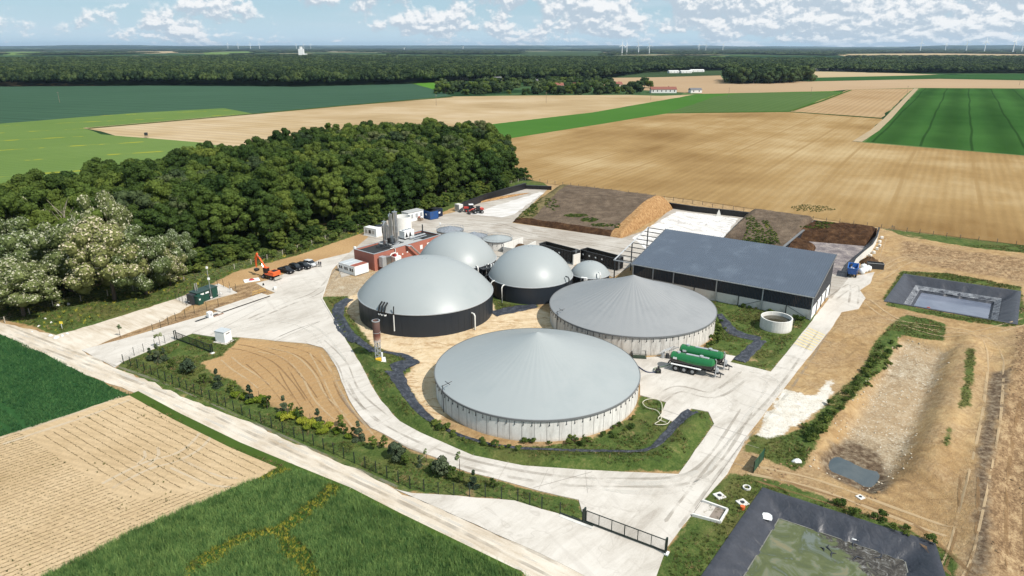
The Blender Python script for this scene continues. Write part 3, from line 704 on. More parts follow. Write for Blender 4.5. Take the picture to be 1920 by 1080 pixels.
D4 = dome_tank('smallest grey domed tank beside the black feeder bins', 19.88, 165.2, 4.93, 2.8, 5.7)
def rim_local(T, px, py, z):
    x, y = G(px, py, z); return Vector((x-T.location.x, y-T.location.y, z))
def polar(T, px, py, z, rad):
    v = rim_local(T, px, py, z); a = math.atan2(v.y, v.x); return a
# hooked vent pipes and the level pipe on the big dome
for px in (712, 719.5, 727):
    a = polar(D1, px, 583, 5.1, 0); u = Vector((math.cos(a), math.sin(a), 0)); m = MB(); r = 15.3
    pts = [u*(r+.15)+Vector((0,0,4.6)), u*(r+.35)+Vector((0,0,5.2)), u*(r-.1)+Vector((0,0,6.3)), u*(r-.9)+Vector((0,0,6.9))]
    m.tube(pts, 0.19, 8); e = m.build('vent_elbow', M_BLACK, D1, smooth=True)
    MB().tube([pts[0]-Vector((0,0,.25)), pts[0]], 0.27, 8).build('white_flange', M_WHITE, e)
a = polar(D1, 735, 590, 5.1, 0); u = Vector((math.cos(a), math.sin(a), 0))
MB().tube([u*15.35+Vector((0,0,z)) for z in (1.2,4.8)], 0.12, 8).build('level_pipe', M_PIPE, D1)
MB().tube([u*15.35+Vector((0,0,4.8)), u*15.1+Vector((0,0,6.6))], 0.12, 8).build('level_pipe', M_BLACK, D1)
for T, px, py, hh, zt, rr in ((D1,899,580,5.1,3.6,15.1),(D3,958,528,4.3,4.1,10.3),(D3,1050,526,4.3,5.6,10.3),(D3,932,525,4.3,4.2,10.3),(D4,1122,521,2.8,4.3,4.9),(D2,907,508,5.0,5.3,10.1)):
    a = polar(T, px, py, hh, 0); u = Vector((math.cos(a), math.sin(a), 0))
    MB().tube([u*(rr+.9), u*(rr+.9)+Vector((0,0,zt-.4)), u*(rr+.6)+Vector((0,0,zt)), u*(rr-.1)+Vector((0,0,zt+.05))], 0.16, 8).build('riser_pipe', M_PIPE if px != 1050 else M_DARKMET, T, smooth=True)
a = polar(D4, 1096, 521, 2.8, 0); M = Matrix.Rotation(a, 4, 'Z')
MB().box(4.9, 5.5, -0.75, 0.75, 1.4, 3.0, M).build('control_box', M_WHITE, D4)
MB().box(5.5, 5.53, -0.65, 0.0, 1.55, 2.85, M).build('control_screen', M_SHUT, D4)
# walkway and valve cluster between the domes
wk = thing('valve_station', 'dark pipework and valves squeezed between the three big domes', 'pipework', (*G(918,535),0), 0.5)
m = MB()
for k in range(5): m.cyl(-2+k, (k%2)*0.6, 0, 5.2+0.3*(k%3), 0.05, 6)
m.box(-2.2, 2.2, -0.5, 0.9, 4.6, 4.68); m.box(-2.2,2.2,-0.52,-0.48,5.55,5.6); m.build('platform', M_DARKMET, wk)
MB().tube([(-1.5,0,0.2),(-1.5,0,2.5),(0.5,0.2,2.9),(1.8,0.2,2.9)], 0.22, 8).build('gas_pipe', M_STEEL, wk, smooth=True)
MB().tube([(-0.6,.5,0),(-0.6,.5,5.4),(-.6,-.6,5.9)], 0.16, 8).build('gas_pipe', M_PIPE, wk, smooth=True)
for k in range(3): MB().tube([(0.3+k*.6,-.4,4.7),(0.3+k*.6,-.4,5.7)], 0.2, 8).build('valve', M_WHITE, wk)

# ------------------------------------------------------------------ long shed
A = Vector(G(1519,600)); Lp = Vector(G(1184,495,5.8))
ux = (A-Lp).normalized(); ux = (ux+Vector((.809,-.593))).normalized(); SL = 42.6; Lp = A-ux*SL; srz = math.atan2(ux.y, ux.x)
SD, HF, HB = 20.2, 5.8, 9.9
sh = thing('storage_shed', 'long dark shed with single slope blue grey metal roof behind the rear cone tank', 'shed', (Lp.x, Lp.y, 0), srz)
M_ROOF = simple('blue_grey_roof_sheet', (0.068,0.088,0.120), 0.45, 0.45, var=0.10, scale=0.3, dirt=(0.12,0.15,0.19), dscale=0.15, damt=0.5)
M_NAVY = simple('navy_cladding', (0.026,0.033,0.046), 0.5, 0.4, var=0.12, scale=0.6)
m = MB(); nr = 88; sl_ = (HB-HF)/SD
x0, x1, yA, yB = -0.35, SL+0.35, -0.75, SD+0.5
prof = []
for k in range(nr):
    xa = x0+(x1-x0)*k/nr; wd_ = (x1-x0)/nr
    prof += [(xa,0),(xa+wd_*0.62,0),(xa+wd_*0.72,0.07),(xa+wd_*0.9,0.07)]
prof.append((x1,0))
ring = lambda y, o: [(x, y, HF+sl_*y+z+o) for x, z in prof]
m.rings([ring(yA,0.0), ring(SD*0.33,0.0), ring(SD*0.66,0.0), ring(yB,0.0)], False, False)
m.rings([ring(yA,-0.09), ring(yB,-0.09)], False, False)
m.build('roof', M_ROOF, sh)
m = MB(); m.box(x0-0.05, x1+0.05, yA-0.16, yA-0.01, HF+sl_*yA-0.22, HF+sl_*yA-0.02); m.build('gutter', M_GALV, sh)
m = MB()
for k in range(2):
    xx = (x0-0.06, x1)[k]; m.add([(xx,yA,HF+sl_*yA-.3),(xx+.07,yA,HF+sl_*yA-.3),(xx+.07,yB,HF+sl_*yB-.3),(xx,yB,HF+sl_*yB-.3),(xx,yA,HF+sl_*yA+.14),(xx+.07,yA,HF+sl_*yA+.14),(xx+.07,yB,HF+sl_*yB+.14),(xx,yB,HF+sl_*yB+.14)], [(0,3,2,1),(4,5,6,7),(0,1,5,4),(1,2,6,5),(2,3,7,6),(3,0,4,7)])
m.build('verge_trim', M_RING, sh)
cl = MB()                                                    # ribbed cladding, front
for k in range(int(SL/0.33)):
    xa = k*SL/int(SL/0.33); cl.box(xa+0.02, xa+SL/int(SL/0.33)-0.06, -0.06-0.03*(k%2), 0.0, 2.35, HF-0.15)
cl.build('front_cladding', M_NAVY, sh)
g = MB(); n = 40
for k in range(n):
    ya = SD*k/n; yb = SD*(k+1)/n-0.05; zt = HF+sl_*ya-0.15; o = 0.03*(k % 2)
    g.box(SL, SL+0.05+o, ya, yb, 2.9, zt)
g.build('gable_cladding', M_NAVY, sh)
MB().box(SL-.08, SL, 0, SD, 2.9, HF-.2).build('gable_liner', M_NAVY, sh)
MB().box(0.0, SL, SD-0.1, SD, 2.35, HB-0.2).build('rear_cladding', M_NAVY, sh)
MB().box(0.0, 0.1, 0.1, SD-0.2, 2.35, HF-.2).build('left_cladding', M_NAVY, sh)
nb = 8; pm = MB().box(0.03, SL/nb-0.03, -0.02, 0.16, 0, 2.32).mesh('concrete_panel', M_WALLC)
for k in range(nb): link('concrete_panel', pm, sh, (k*SL/nb,0,0))
pm = MB().box(0.03, SL/nb-0.03, SD-.2, SD-.02, 0, 2.32).mesh('concrete_panel', M_WALLC)
for k in range(nb): link('concrete_panel', pm, sh, (k*SL/nb,0,0))
post = MB(); post.box(-0.12,0.12,-0.34,-0.30,0,HF-.15); post.box(-0.12,0.12,-0.14,-0.10,0,HF-.15); post.box(-0.02,0.02,-0.30,-0.14,0,HF-.15); pmesh = post.mesh('post', M_GALV)
sp = MB(); sp.box(-0.09,0.09,-0.12,-0.02,0,2.34); smesh = sp.mesh('post', M_DARKMET)
for k in range(nb+1):
    if k in (0,1,2,4,6,8) : link('post', pmesh, sh, (k*SL/nb,0,0))
    else: link('post', smesh, sh, (k*SL/nb,0,0))
MB().tube([(SL*5.05/nb,-0.2,0.1),(SL*6/nb-.2,-0.2,2.3)],0.05,5).build('brace', M_DARKMET, sh)
MB().tube([(SL*7.05/nb,-0.2,2.3),(SL-.2,-0.2,0.1)],0.05,5).build('brace', M_DARKMET, sh)
for k in range(4):
    ya = 0.3+k*(SD-0.6)/4; yb = ya+(SD-0.6)/4-0.45
    d = MB().box(SL, SL+0.06, ya+.1, yb, 0.05, 2.85).build('door', M_WHITE, sh)
    MB().box(SL+.06, SL+.10, ya+0.5, ya+0.6, 1.0, 1.5).build('door_handle', M_DARKMET, d)
    MB().box(SL-.05, SL+.22, yb+0.08, yb+0.3, 0, 2.9).build('post', M_DARKMET, sh)
# open steel frame bay left of the roof
fr = thing('steel_frame', 'open steel purlin frame bay at the left end of the long shed', 'steel frame', (Lp.x, Lp.y, 0), srz)
BW = 5.3
for y in (0.05, SD*0.5, SD):
    MB().box(-BW-.12, -BW+.12, y-.12, y+.12, 0, HF+sl_*y-.1).build('post', M_DARKMET, fr)
MB().tube([(-BW,-0.3,HF+sl_*-.3),(-BW,SD,HF+sl_*SD)], 0.19, 4).build('rafter', M_GALV, fr)
bm_ = MB().box(-BW, -0.4, -0.07, 0.07, -.1, .08).mesh('purlin', M_DARKMET)
for k in range(9):
    y = 0.2+(SD-.4)*k/8; link('purlin', bm_, fr, (0,y,HF+sl_*y-.05))
MB().box(-BW-.2, -.4, -0.5, -0.35, HF-.25, HF-.02).build('gutter', M_GALV, fr)

# ------------------------------------------------------------------ open concrete ring tank
t = thing('open_ring_tank', 'small open white concrete ring tank holding dark water by the shed', 'water tank', (56.62,135.46,0))
m = MB(); R = 3.25; m.lathe([(R,-.2),(R,2.5),(R-.28,2.5),(R-.28,.4)], n=56); m.build('wall', M_TW1, t, smooth=30)
M_DWATER = simple('dark_water', (0.05,0.045,0.03), 0.08, 0.5, var=0.3, scale=0.6)
MB().cyl(0,0,1.2,1.72,R-.29,56).build('water', M_DWATER, t)
a = -0.35; MB().tube([(R+.12,-1,0),(R+.12,-1,2.6)],0.05,6).build('pipe', M_DARKMET, t)

# ------------------------------------------------------------------ red building
ra, rb, rc, rd = (Vector(G(*p, 4.7)) for p in ((656,469),(701,477),(827,440),(786,432)))
ux = (rc-rb).normalized(); uy = Vector((-ux.y, ux.x)); RL = (rc-rb).length; RW = abs((ra-rb).dot(uy)); RH = 4.7
rz = math.atan2(ux.y, ux.x)
M_RED = simple('terracotta_render', (0.35,0.135,0.10), 0.75, 0.2, var=0.10, scale=0.4, dirt=(0.24,0.08,0.06), dscale=0.3, damt=0.4)
M_TAR = simple('black_roofing_felt', (0.032,0.034,0.036), 0.8, 0.2, var=0.25, scale=0.8)
M_ROOFC = simple('roof_slab', (0.36,0.37,0.37), 0.8, 0.2, var=0.2, scale=0.8, dirt=(0.18,0.18,0.18))
bd = thing('plant_building', 'terracotta red flat roofed technical building with steel columns on its roof', 'building', (rb.x, rb.y, 0), rz)
wl = MB()
wl.box(0,RL,0,0.25,0,RH); wl.box(0,RL,RW-.25,RW,0,RH); wl.box(0,0.25,.25,RW-.25,0,RH); wl.box(RL-.25,RL,.25,RW-.25,0,RH)
wl.build('wall', M_RED, bd)
MB().box(.25, RL*.33, .25, RW-.25, RH-.55, RH-.45).build('roof', M_TAR, bd)
MB().box(RL*.33, RL*.74, .25, RW-.25, RH-.6, RH-.12).build('roof', M_ROOFC, bd)
MB().box(RL*.74, RL-.25, .25, RW-.25, RH-.55, RH-.45).build('roof', M_TAR, bd)
cp = MB()
cp.box(-.06,RL+.06,-.06,.3,RH,RH+.08); cp.box(-.06,RL+.06,RW-.3,RW+.06,RH,RH+.08); cp.box(-.06,.3,.3,RW-.3,RH,RH+.08); cp.box(RL-.3,RL+.06,.3,RW-.3,RH,RH+.08)
cp.build('parapet_cap', M_GALV, bd)
for k, (x, z) in enumerate(((10.2,2.4),(12.0,2.6))):
    MB().rings([[(x+.25*math.cos(i*math.pi/6), y, z+.25*math.sin(i*math.pi/6)) for i in range(12)] for y in (-.08,0.0)], True).build('round_vent', M_WHITE, bd)
MB().box(17.0,18.0,-.06,0,2.2,3.4).build('window', M_WHITE, bd)
MB().box(19.8,20.8,-.06,0,2.6,3.5).build('window', M_WHITE, bd)
MB().box(7.6,8.3,-.25,0,2.3,3.3).build('wall_box', M_WHITE, bd)
MB().tube([(5.6,-.2,RH+.3),(7.0,-.2,RH+.3),(7.4,-.25,RH-.2),(7.4,-.25,0.2)],0.13,8).build('downpipe', M_PIPE, bd, smooth=True)
m = MB(); m.tube([(12.2,-.7,RH-.1),(16.4,-.7,0.6)],0.12,4); m.tube([(12.2,-1.5,RH-.1),(16.4,-1.5,0.6)],0.12,4)
for k in range(12): 
    q = k/12; m.box(12.2+4.2*q,12.55+4.2*q,-1.5,-.7,RH-.1-4.1*q,RH-.04-4.1*q)
m.box(11.4,12.3,-1.6,0,RH-.15,RH-.05); m.build('staircase', M_GALV, bd)
MB().box(.3,.9,RW+.02,RW+.5,RH-.2,RH+.5).build('floodlight', M_WHITE, bd)
MB().cyl(1.7,-.06,3.2,3.4,.1,8).build('wall_lamp', M_BLACK, bd)
# columns and equipment standing on the roof
def on_roof(px, py, z=RH-.1):
    x, y = G(px, py, z); return x, y
def column(label, px, py, r, h, cap=True):
    x, y = on_roof(px, py)
    t = thing('steel_column', label, 'column', (x,y,RH-.1))
    MB().cyl(0,0,0.25,h,r,24).build('shell', M_STEEL, t, smooth=40)
    MB().cyl(0,0,0,0.25,r*1.3,20).build('skirt', M_GALV, t)
    if cap:
        MB().cyl(0,0,h,h+.12,r*1.15,20).cyl(0,0,h+.12,h+.45,r*.3,8).cyl(r*.3,0,h+.45,h+1.1,0.05,5).build('top_flange', M_STEEL, t)
    m = MB()
    for k in range(1,5): m.cyl(0,0,h*k/5,h*k/5+.06,r*1.06,20)
    m.build('band', M_GALV, t); return t
column('tallest shiny steel gas column, rightmost of the roof cluster', 743, 458, 0.66, 9.2)
column('shorter fat steel column at the left of the roof cluster', 722, 456, 0.50, 6.2)
column('short steel column touching the fat left column', 728, 457, 0.34, 5.4, False)
column('slim steel column behind the tallest one', 732.5, 449, 0.33, 7.2)
column('slim steel column left behind, with the bent pipe top', 735.5, 453, 0.30, 8.0, False)
pf = thing('column_skid', 'grey steel skid frame carrying the roof columns', 'steel frame', (*on_roof(733,459),RH-.12), rz)
m = MB(); m.box(-4,4,-.9,-.7,0,.22); m.box(-4,4,1.5,1.7,0,.22)
for k in range(6): m.box(-4+k*1.5,-3.8+k*1.5,-.7,1.5,.03,.2)
m.build('frame', M_DARKMET, pf)
MB().tube([(-2.2,.4,.3),(-2.2,.4,5.9),(-1.6,.4,6.8),(-.9,.4,6.7),(-.9,.4,5.0)],.16,8).build('pipe', M_STEEL, pf, smooth=True)
MB().tube([(.4,.8,.3),(.4,.8,8.0),(.9,.8,8.7),(1.4,.8,8.3)],.15,8).build('pipe', M_STEEL, pf, smooth=True)
for k in range(5): MB().tube([(-3+k*1.4,-.3,.3),(-3+k*1.4,-.3,1.5),(-2.4+k*1.4,.4,1.7)],.1,6).build('pipe', M_STEEL if k%2 else M_DARKMET, pf, smooth=True)
for k in range(3): MB().box(-1.6+k*1.2,-1.0+k*1.2,.3,.9,.5,1.5+.4*k).build('pump_box', (M_STEEL,M_BLACK,M_WHITE)[k], pf)
x, y = on_roof(763,446)
ac = thing('chiller_unit', 'white roof chiller with triangular black coils right of the steel columns', 'air conditioner', (x,y,RH-.1), rz)
MB().box(-1.9,1.9,-1.1,1.1,.3,2.4).build('casing', M_WHITE, ac); MB().box(-2,2,-1.2,1.2,0,.3).build('base', M_DARKMET, ac)
for k in range(2):
    xx = -1.1+k*1.4; MB().rings([[(xx-.55,yy,.6),(xx+.55,yy,.6),(xx,yy,2.1)] for yy in (-1.14,-1.1)], True).build('coil', M_BLACK, ac)
for k in range(3): MB().cyl(-1.2+k*1.2,0,2.4,2.6,.5,16).build('fan', M_GALV, ac)
x, y = on_roof(783,446)
dk = thing('roof_ducts', 'grey ducts and handrails on the rear roof of the red building', 'ducts', (x,y,RH-.1), rz)
MB().tube([(-3,0,.6),(3,0,.6)],.25,8).build('duct', M_GALV, dk, smooth=True); MB().tube([(-2.6,-1.2,.4),(2.4,-1.2,.4)],.18,8).build('duct', M_STEEL, dk, smooth=True)
MB().cyl(2.6,.5,0,3.4,.18,8).build('stack', M_DARKMET, dk)
m = MB(); m.box(-3,3,.95,1.0,1.0,1.05)
for k in range(7): m.box(-3+k,-2.95+k,.95,1.0,0,1.05)
m.build('handrail', M_GALV, dk)
# gas treatment vessels against the wall
gv = thing('gas_treatment_unit', 'steel box and white pipe loop against the long wall of the red building', 'machine', (rb.x,rb.y,0), rz)
MB().rbox(1.0,2.4,-2.2,-.6,1.2,4.0).build('vessel', M_GALV, gv); MB().rbox(2.5,4.0,-2.3,-.5,1.0,3.8).build('vessel', M_STEEL, gv)
for xx in (1.1,2.3,2.7,3.9): MB().box(xx-.06,xx+.06,-2.1,-1.98,0,1.2).build('leg', M_DARKMET, gv)
MB().tube([(4.3,-1.2,.6),(4.3,-1.2,3.2),(5.2,-1.2,3.9),(6.4,-1.2,3.9),(6.9,-1.2,3.3),(6.9,-1.2,1.8)],.2,8).build('pipe', M_PIPE, gv, smooth=True)
MB().rbox(5.6,7.8,-2.1,-.5,.4,2.9).build('cabinet', M_WHITE, gv); MB().box(5.8,6.6,-1.6,-.8,2.9,3.5).build('motor', simple('dull_red_paint',(0.3,0.03,0.03),.5), gv)

# ------------------------------------------------------------------ site office of three modules
o0 = Vector(G(666,518)); o1 = Vector(G(692,510)); o2 = Vector(G(631,510))
ux = (o1-o0).normalized(); rz2 = math.atan2(ux.y, ux.x); OL = (o1-o0).length; uy = Vector((-ux.y,ux.x)); OW = (o2-o0).dot(uy)
of = thing('site_office', 'white site office of three joined cabins in front of the red building', 'site cabin', (o0.x,o0.y,0), rz2)
M_OFR = simple('office_roof_grey', (0.42,0.45,0.47), .5); M_OFRR = simple('rusty_red_roof', (0.26,0.075,0.05), .7, var=.3)
for k in range(3):
    ya = OW*k/3+.03; yb = OW*(k+1)/3-.03
    c_ = MB().box(0,OL,ya,yb,.12,2.55).build('cabin', M_WHITE, of)
    MB().box(.12,OL-.12,ya+.12,yb-.12,2.5,2.6).build('cabin_roof', M_OFRR if k == 0 else M_OFR, c_)
    for j in range(2):
        q = ya+.55+j*.85; f_ = MB().box(-.05,-.005,q-.05,q+.65,1.0,1.95).build('window', M_WHITE, of); MB().box(-.07,-.05,q,q+.6,1.05,1.9).build('pane', M_SHUT, f_)
MB().box(-.02,OL+.02,-.02,OW+.02,0,.12).build('skid', M_DARKMET, of)
# white containers and tanks behind
def boxthing(name, label, cat, p0, p1, depth, h, mat, z=0.05, group=None, trim=None):
    a = Vector(G(*p0)); b = Vector(G(*p1)); u = (b-a); L = u.length; u.normalize()
    t = thing(name, label, cat, (a.x,a.y,z), math.atan2(u.y,u.x), group)
    m = MB(); m.rbox(0,L,0,depth,0.12,h); m.build('body', mat, t)
    MB().box(.05,L-.05,.05,depth-.05,0,.12).build('base', M_DARKMET, t)
    fr = MB()
    for x in (0,L): 
        for y in (0,depth): fr.box(x-.05,x+.05,y-.05,y+.05,.05,h+.02)
    fr.box(0.05,L-.05,-.04,0.0,h-.12,h+.015); fr.box(0.05,L-.05,-.04,0.0,.1,.22); fr.build('corner_frame', trim or mat, t)
    return t, L
t, L = boxthing('generator_container', 'white generator container on the dirt strip beyond the red building', 'container', (683.5,441), (706,445.5), 2.4, 2.7, M_WHITE)
for k in range(3): MB().box(.5+k*L/3.4,1.4+k*L/3.4,-.06,0,.9,2.0).build('vent', M_SHUT if k==1 else M_GALV, t)
MB().box(-.4,L+.6,-.5,3,-.04,.06).build('slab', M_CONC, t)
x, y = G(714,437); t = thing('dark_tank', 'dark horizontal tank behind the steel columns', 'tank', (x,y,0), .5)
MB().rings([[(xx,rr*math.cos(i*math.pi/10),1.5+rr*math.sin(i*math.pi/10)) for i in range(20)] for xx, rr in ((-2,.9),(-1.7,1.4),(1.7,1.4),(2,.9))], True).build('shell', simple('navy_tank',(.012,.016,.025),.4), t, smooth=40)
for xx in (-1.2,1.2): MB().box(xx-.15,xx+.15,-1.1,1.1,0,.4).build('saddle', M_CONC, t)
t = thing('round_silo', 'plain white concrete round tank behind the tall steel column', 'tank', (-35.9,218.5,0)); R=2.9
MB().lathe([(R,0),(R,4.6),(R-.25,4.6),(R-.25,3.2)], n=40).build('wall', simple('whitewashed_concrete',(.66,.65,.62),.8), t, smooth=30)
MB().cyl(0,0,3.0,3.5,R-.26,40).build('cover', M_GALV, t)
a = Vector(G(760,413)); b = Vector(G(793,410)); 
t, L = boxthing('long_white_store', 'long white store building behind the round white tank', 'building', (766,418), (794,411), 3.2, 3.3, M_WHITE)
MB().box(-.15,L+.15,-.2,3.4,3.3,3.42).build('roof', M_ROOFC, t)
for k in range(3): MB().box(1.2+k*L/3.3,2.3+k*L/3.3,-.05,0,1.2,2.6).build('shutter', M_GALV, t)
M_BLUE = simple('blue_container_paint', (0.012,0.06,0.20), .45, var=.2, dirt=(.06,.07,.10))
M_NVY = simple('dark_blue_paint', (0.012,0.02,0.05), .45, var=.2)
for (p0, p1, lb, mt) in (((794,409),(807,413),'bright blue waste container by the yard edge',M_BLUE),((808,412),(819,408.5),'blue container with white lettering patches beside the first',M_BLUE),((820,408.5),(830,405),'dark navy container at the right end of the row',M_NVY)):
    t, L = boxthing('waste_container', lb, 'container', p0, p1, 3.4, 2.8, mt, group='containers at the yard edge')
    rb_ = MB(); 
    for k in range(7): rb_.box(.25+k*(L-.5)/7,.35+k*(L-.5)/7,-.07,0,.2,2.6)
    rb_.build('rib', mt, t); MB().box(L*.25,L*.55,-.09,-.07,1.3,1.9).build('white_patch', M_WHITE, t)
    MB().box(.15,L-.15,.3,3.1,2.8,2.95).build('load', M_BLACK, t)
t, L = boxthing('switch_cabinet', 'pale grey cabinet at the start of the black silo wall', 'cabinet', (853,395.5), (861,397.5), 1.8, 2.6, M_WALLC)
MB().box(.3,L-.3,-.05,0,.5,2.2).build('door', M_GALV, t)
t, L = boxthing('pallet_stack', 'low stack of pallets and crates in front of the long white store', 'pallets', (778,413.5), (790,414.5), 1.5, 1.0, simple('old_wood',(.25,.18,.13),.9))
for k in range(3): MB().box(.2+k*.9,.8+k*.9,.2,1.2,1.0,1.4).build('crate', (M_GALV,M_RED,M_WHITE)[k], t)
# ------------------------------------------------------------------ black feeder bins, white bunker walls
def feeder(label, p0, p1, depth, h):
    a = Vector(G(*p0)); b = Vector(G(*p1)); u = b-a; L = u.length; u.normalize()
    t = thing('feeder_bin', label, 'feed hopper', (a.x,a.y,0.05), math.atan2(u.y,u.x), 'black feeder bins')
    w_ = MB(); w_.box(0,L,0,.15,.7,h); w_.box(0,L,depth-.15,depth,.7,h); w_.box(0,.15,.15,depth-.15,.7,h); w_.box(L-.15,L,.15,depth-.15,.7,h)
    w_.build('hopper', M_BLACK, t); MB().box(.15,L-.15,.15,depth-.15,.7,.9).build('floor', M_GALV, t)
    r = MB()
    for k in range(12): r.box(.1+k*L/12,.2+k*L/12,-.12,0,.7,h)
    r.box(-.05,L+.05,-.16,.02,h,h+.14); r.box(-.05,L+.05,depth-.02,depth+.12,h,h+.14); r.box(-.12,.05,.02,depth,h,h+.14); r.box(L-.05,L+.12,.02,depth,h,h+.14)
    r.build('frame', M_DARKMET, t)
    lg = MB().box(-.12,.12,-.12,.12,0,.7).mesh('leg', M_DARKMET)
    for x in (.3,L*.33,L*.66,L-.3):
        for y in (.3,depth-.3): link('leg', lg, t, (x,y,0))
    bx = MB().box(L,L+1.1,.2,depth-.2,.3,h+.2).build('drive_housing', M_BLACK, t)
    l_ = MB(); 
    for y in (.6,1.1): l_.tube([(L+1.15,y,0),(L+1.15,y,h+.9)],.04,5)
    for k in range(9): l_.box(L+1.12,L+1.18,.6,1.1,.3+k*.4,.34+k*.4)
    l_.build('ladder', M_GALV, t)
    for k in range(4): MB().box(.8+k*2.2,1.3+k*2.2,-.14,-.12,h*.62,h*.75).build('label_plate', M_WHITE, t)
    MB().box(.3,L-.3,.3,depth-.3,.9,h*.55).build('feed', simple('maize_silage',(.22,.17,.08),1), t)
    return t
feeder('left black feeder bin behind the middle dome', (1011,478), (1070,494), 3.0, 3.3)
feeder('right black feeder bin behind the smallest dome', (1088,490), (1150,507), 3.0, 3.3)
M_BW = simple('white_bunker_concrete', (.60,.59,.56), .85, var=.12, scale=.5, dirt=(.35,.33,.30), dscale=.4)
def wall(name, label, pts, h, th, mat, cat='wall', z=0.0, htop=None, cap=None, group=None, panel=0):
    W = [Vector(p) for p in pts]; o = W[0]
    t = thing(name, label, cat, (o.x,o.y,z), 0, group)
    for i, (a, b) in enumerate(zip(W[:-1], W[1:])):
        d = b-a; L = d.length; rz_ = math.atan2(d.y,d.x); n = max(1, int(round(L/panel))) if panel else 1
        pm_ = MB().box(.02, L/n-.02 if panel else L, -th/2, th/2, -.1, h).mesh('panel', mat)
        for k in range(n):
            p = a+d*(k/n)-o; link('panel', pm_, t, (p.x,p.y,0), rz_)
        if cap:
            q = a-o; link('capping', MB().box(-.05,L+.05,-th/2-.1,th/2+.1,h,h+.18).mesh('capping', cap), t, (q.x,q.y,0), rz_)
    return t
wall('bunker_wall', 'tall white concrete bunker wall left of the black feeder bins, nearest side', GP([(944,484),(972,489)]), 3.4, .3, M_BW, panel=2.4)
wall('bunker_wall', 'white concrete bunker wall reaching back from the middle dome', GP([(972,489),(1004,473)]), 3.4, .3, M_BW, panel=2.4)
wall('bunker_wall', 'far white bunker wall beside the clean covered small tank', GP([(944,474),(980,462)]), 2.8, .3, M_BW, panel=2.4)
wall('bunker_wall', 'grey concrete slab wall standing between the two feeder bins', GP([(1074,497),(1087,493)]), 2.9, .3, M_WALLC, panel=2.4)
xx, yy = G(975,466); t = thing('manure_heap', 'small brown manure heap inside the white bunker', 'heap', (xx,yy,0.05))
def heap_mesh(a, b, h, mat, n=28, seed=1, name='heap'):
    m = MB(); R_ = []
    for q in (1,.85,.65,.45,.25,.08):
        R_.append([(a*q*math.cos(2*math.pi*i/n)*(1+.12*math.sin(i*1.7+seed+q*3)), b*q*math.sin(2*math.pi*i/n)*(1+.1*math.cos(i*2.3+seed)), h*(1-q*q)**.9*(1+.2*math.sin(i*1.3+q*9+seed))) for i in range(n)])
    m.rings(R_, True); return m.mesh(name, mat, smooth='all')
M_MAN = simple('brown_manure', (.09,.055,.032), 1, 0, var=.5, scale=1.2, bumpy=1)
link('heap', heap_mesh(2.6,1.8,1.3,M_MAN), t)

# ------------------------------------------------------------------ flare
x, y = G(710,677); fl = thing('gas_flare', 'rusty gas flare stack on a lattice frame between ring road and big dome', 'gas flare', (x,y,0), .25)
MB().rbox(-1.35,1.35,-1.0,1.0,-.1,.3,.03).build('base_slab', simple('white_slab',(.68,.67,.64),.7), fl)
t_ = newmat('scorched_steel', .7, .3); z_ = t_.sep(t_.obj)[2]
c = t_.ramp(t_.math('ADD', t_.math('MULTIPLY', z_, .1), t_.math('MULTIPLY', t_.noise(t_.obj, 1.4, 5, .65), .16)), [(.50,(.45,.44,.42)),(.56,(.30,.17,.12)),(.62,(.14,.05,.035)),(.72,(.10,.055,.048)),(.95,(.16,.10,.085))])
t_.put(t_.b.inputs['Base Color'], c); M_SCORCH = t_.mat
MB().lathe([(.66,4.1),(.70,4.15),(.70,8.4),(.62,8.4),(.62,5)], n=28).build('stack', M_SCORCH, fl, smooth=30)
m = MB(); m.lathe([(.70,6.0),(.74,6.0),(.74,6.08),(.70,6.08)], n=28); m.lathe([(.70,8.3),(.76,8.3),(.76,8.45),(.62,8.45)], n=28); m.build('band', M_GALV, fl)
lg = MB().tube([(0,0,0.3),(-.12,-.12,4.2)],.06,4).mesh('leg', M_GALV)
for k in range(4): link('leg', lg, fl, (.78*math.cos(math.pi/4+k*math.pi/2),.78*math.sin(math.pi/4+k*math.pi/2),0), k*math.pi/2)
m = MB()
for z in (1.1,2.1,3.1,4.1):
    for k in range(4):
        M = Matrix.Rotation(k*math.pi/2,4,'Z'); m.box(-.6,.6,.50,.56,z,z+.08,M)
        p = [M@Vector((-.55,.53,z-1)), M@Vector((.55,.53,z))]; m.tube(p,.03,4)
m.build('lattice', M_GALV, fl)
MB().cyl(0,0,.3,4.1,.16,10).build('gas_pipe', M_STEEL, fl); MB().rbox(-.6,.5,-.8,-.3,.3,.95,.04).build('valve_train', simple('valve_yellow',(.65,.40,.03),.5), fl)
MB().rbox(.55,.85,-.6,-.2,.9,1.9,.04).build('control_box', M_WHITE, fl)

# ------------------------------------------------------------------ white kiosk by the front gate
a = Vector(G(404.5,641)); b = Vector(G(422.5,644.5)); u = b-a; L = u.length; u.normalize()
k_ = thing('utility_kiosk', 'small white kiosk with grey lid beside the left sliding gate', 'kiosk', (a.x,a.y,0), math.atan2(u.y,u.x))
MB().rbox(0,L,0,2.0,.05,2.35,.04).build('body', M_WHITE, k_); MB().box(-.05,L+.05,-.05,2.05,2.35,2.45).build('lid', M_OFR, k_)
MB().box(L,L+.03,.5,1.5,1.85,2.0).build('vent_slot', M_BLACK, k_); MB().box(-.4,L+.5,-.4,2.4,-.05,.05).build('slab', M_CONC, k_)
MB().box(.15,.35,-.05,0,.3,.55).build('lock_box', M_GALV, k_)

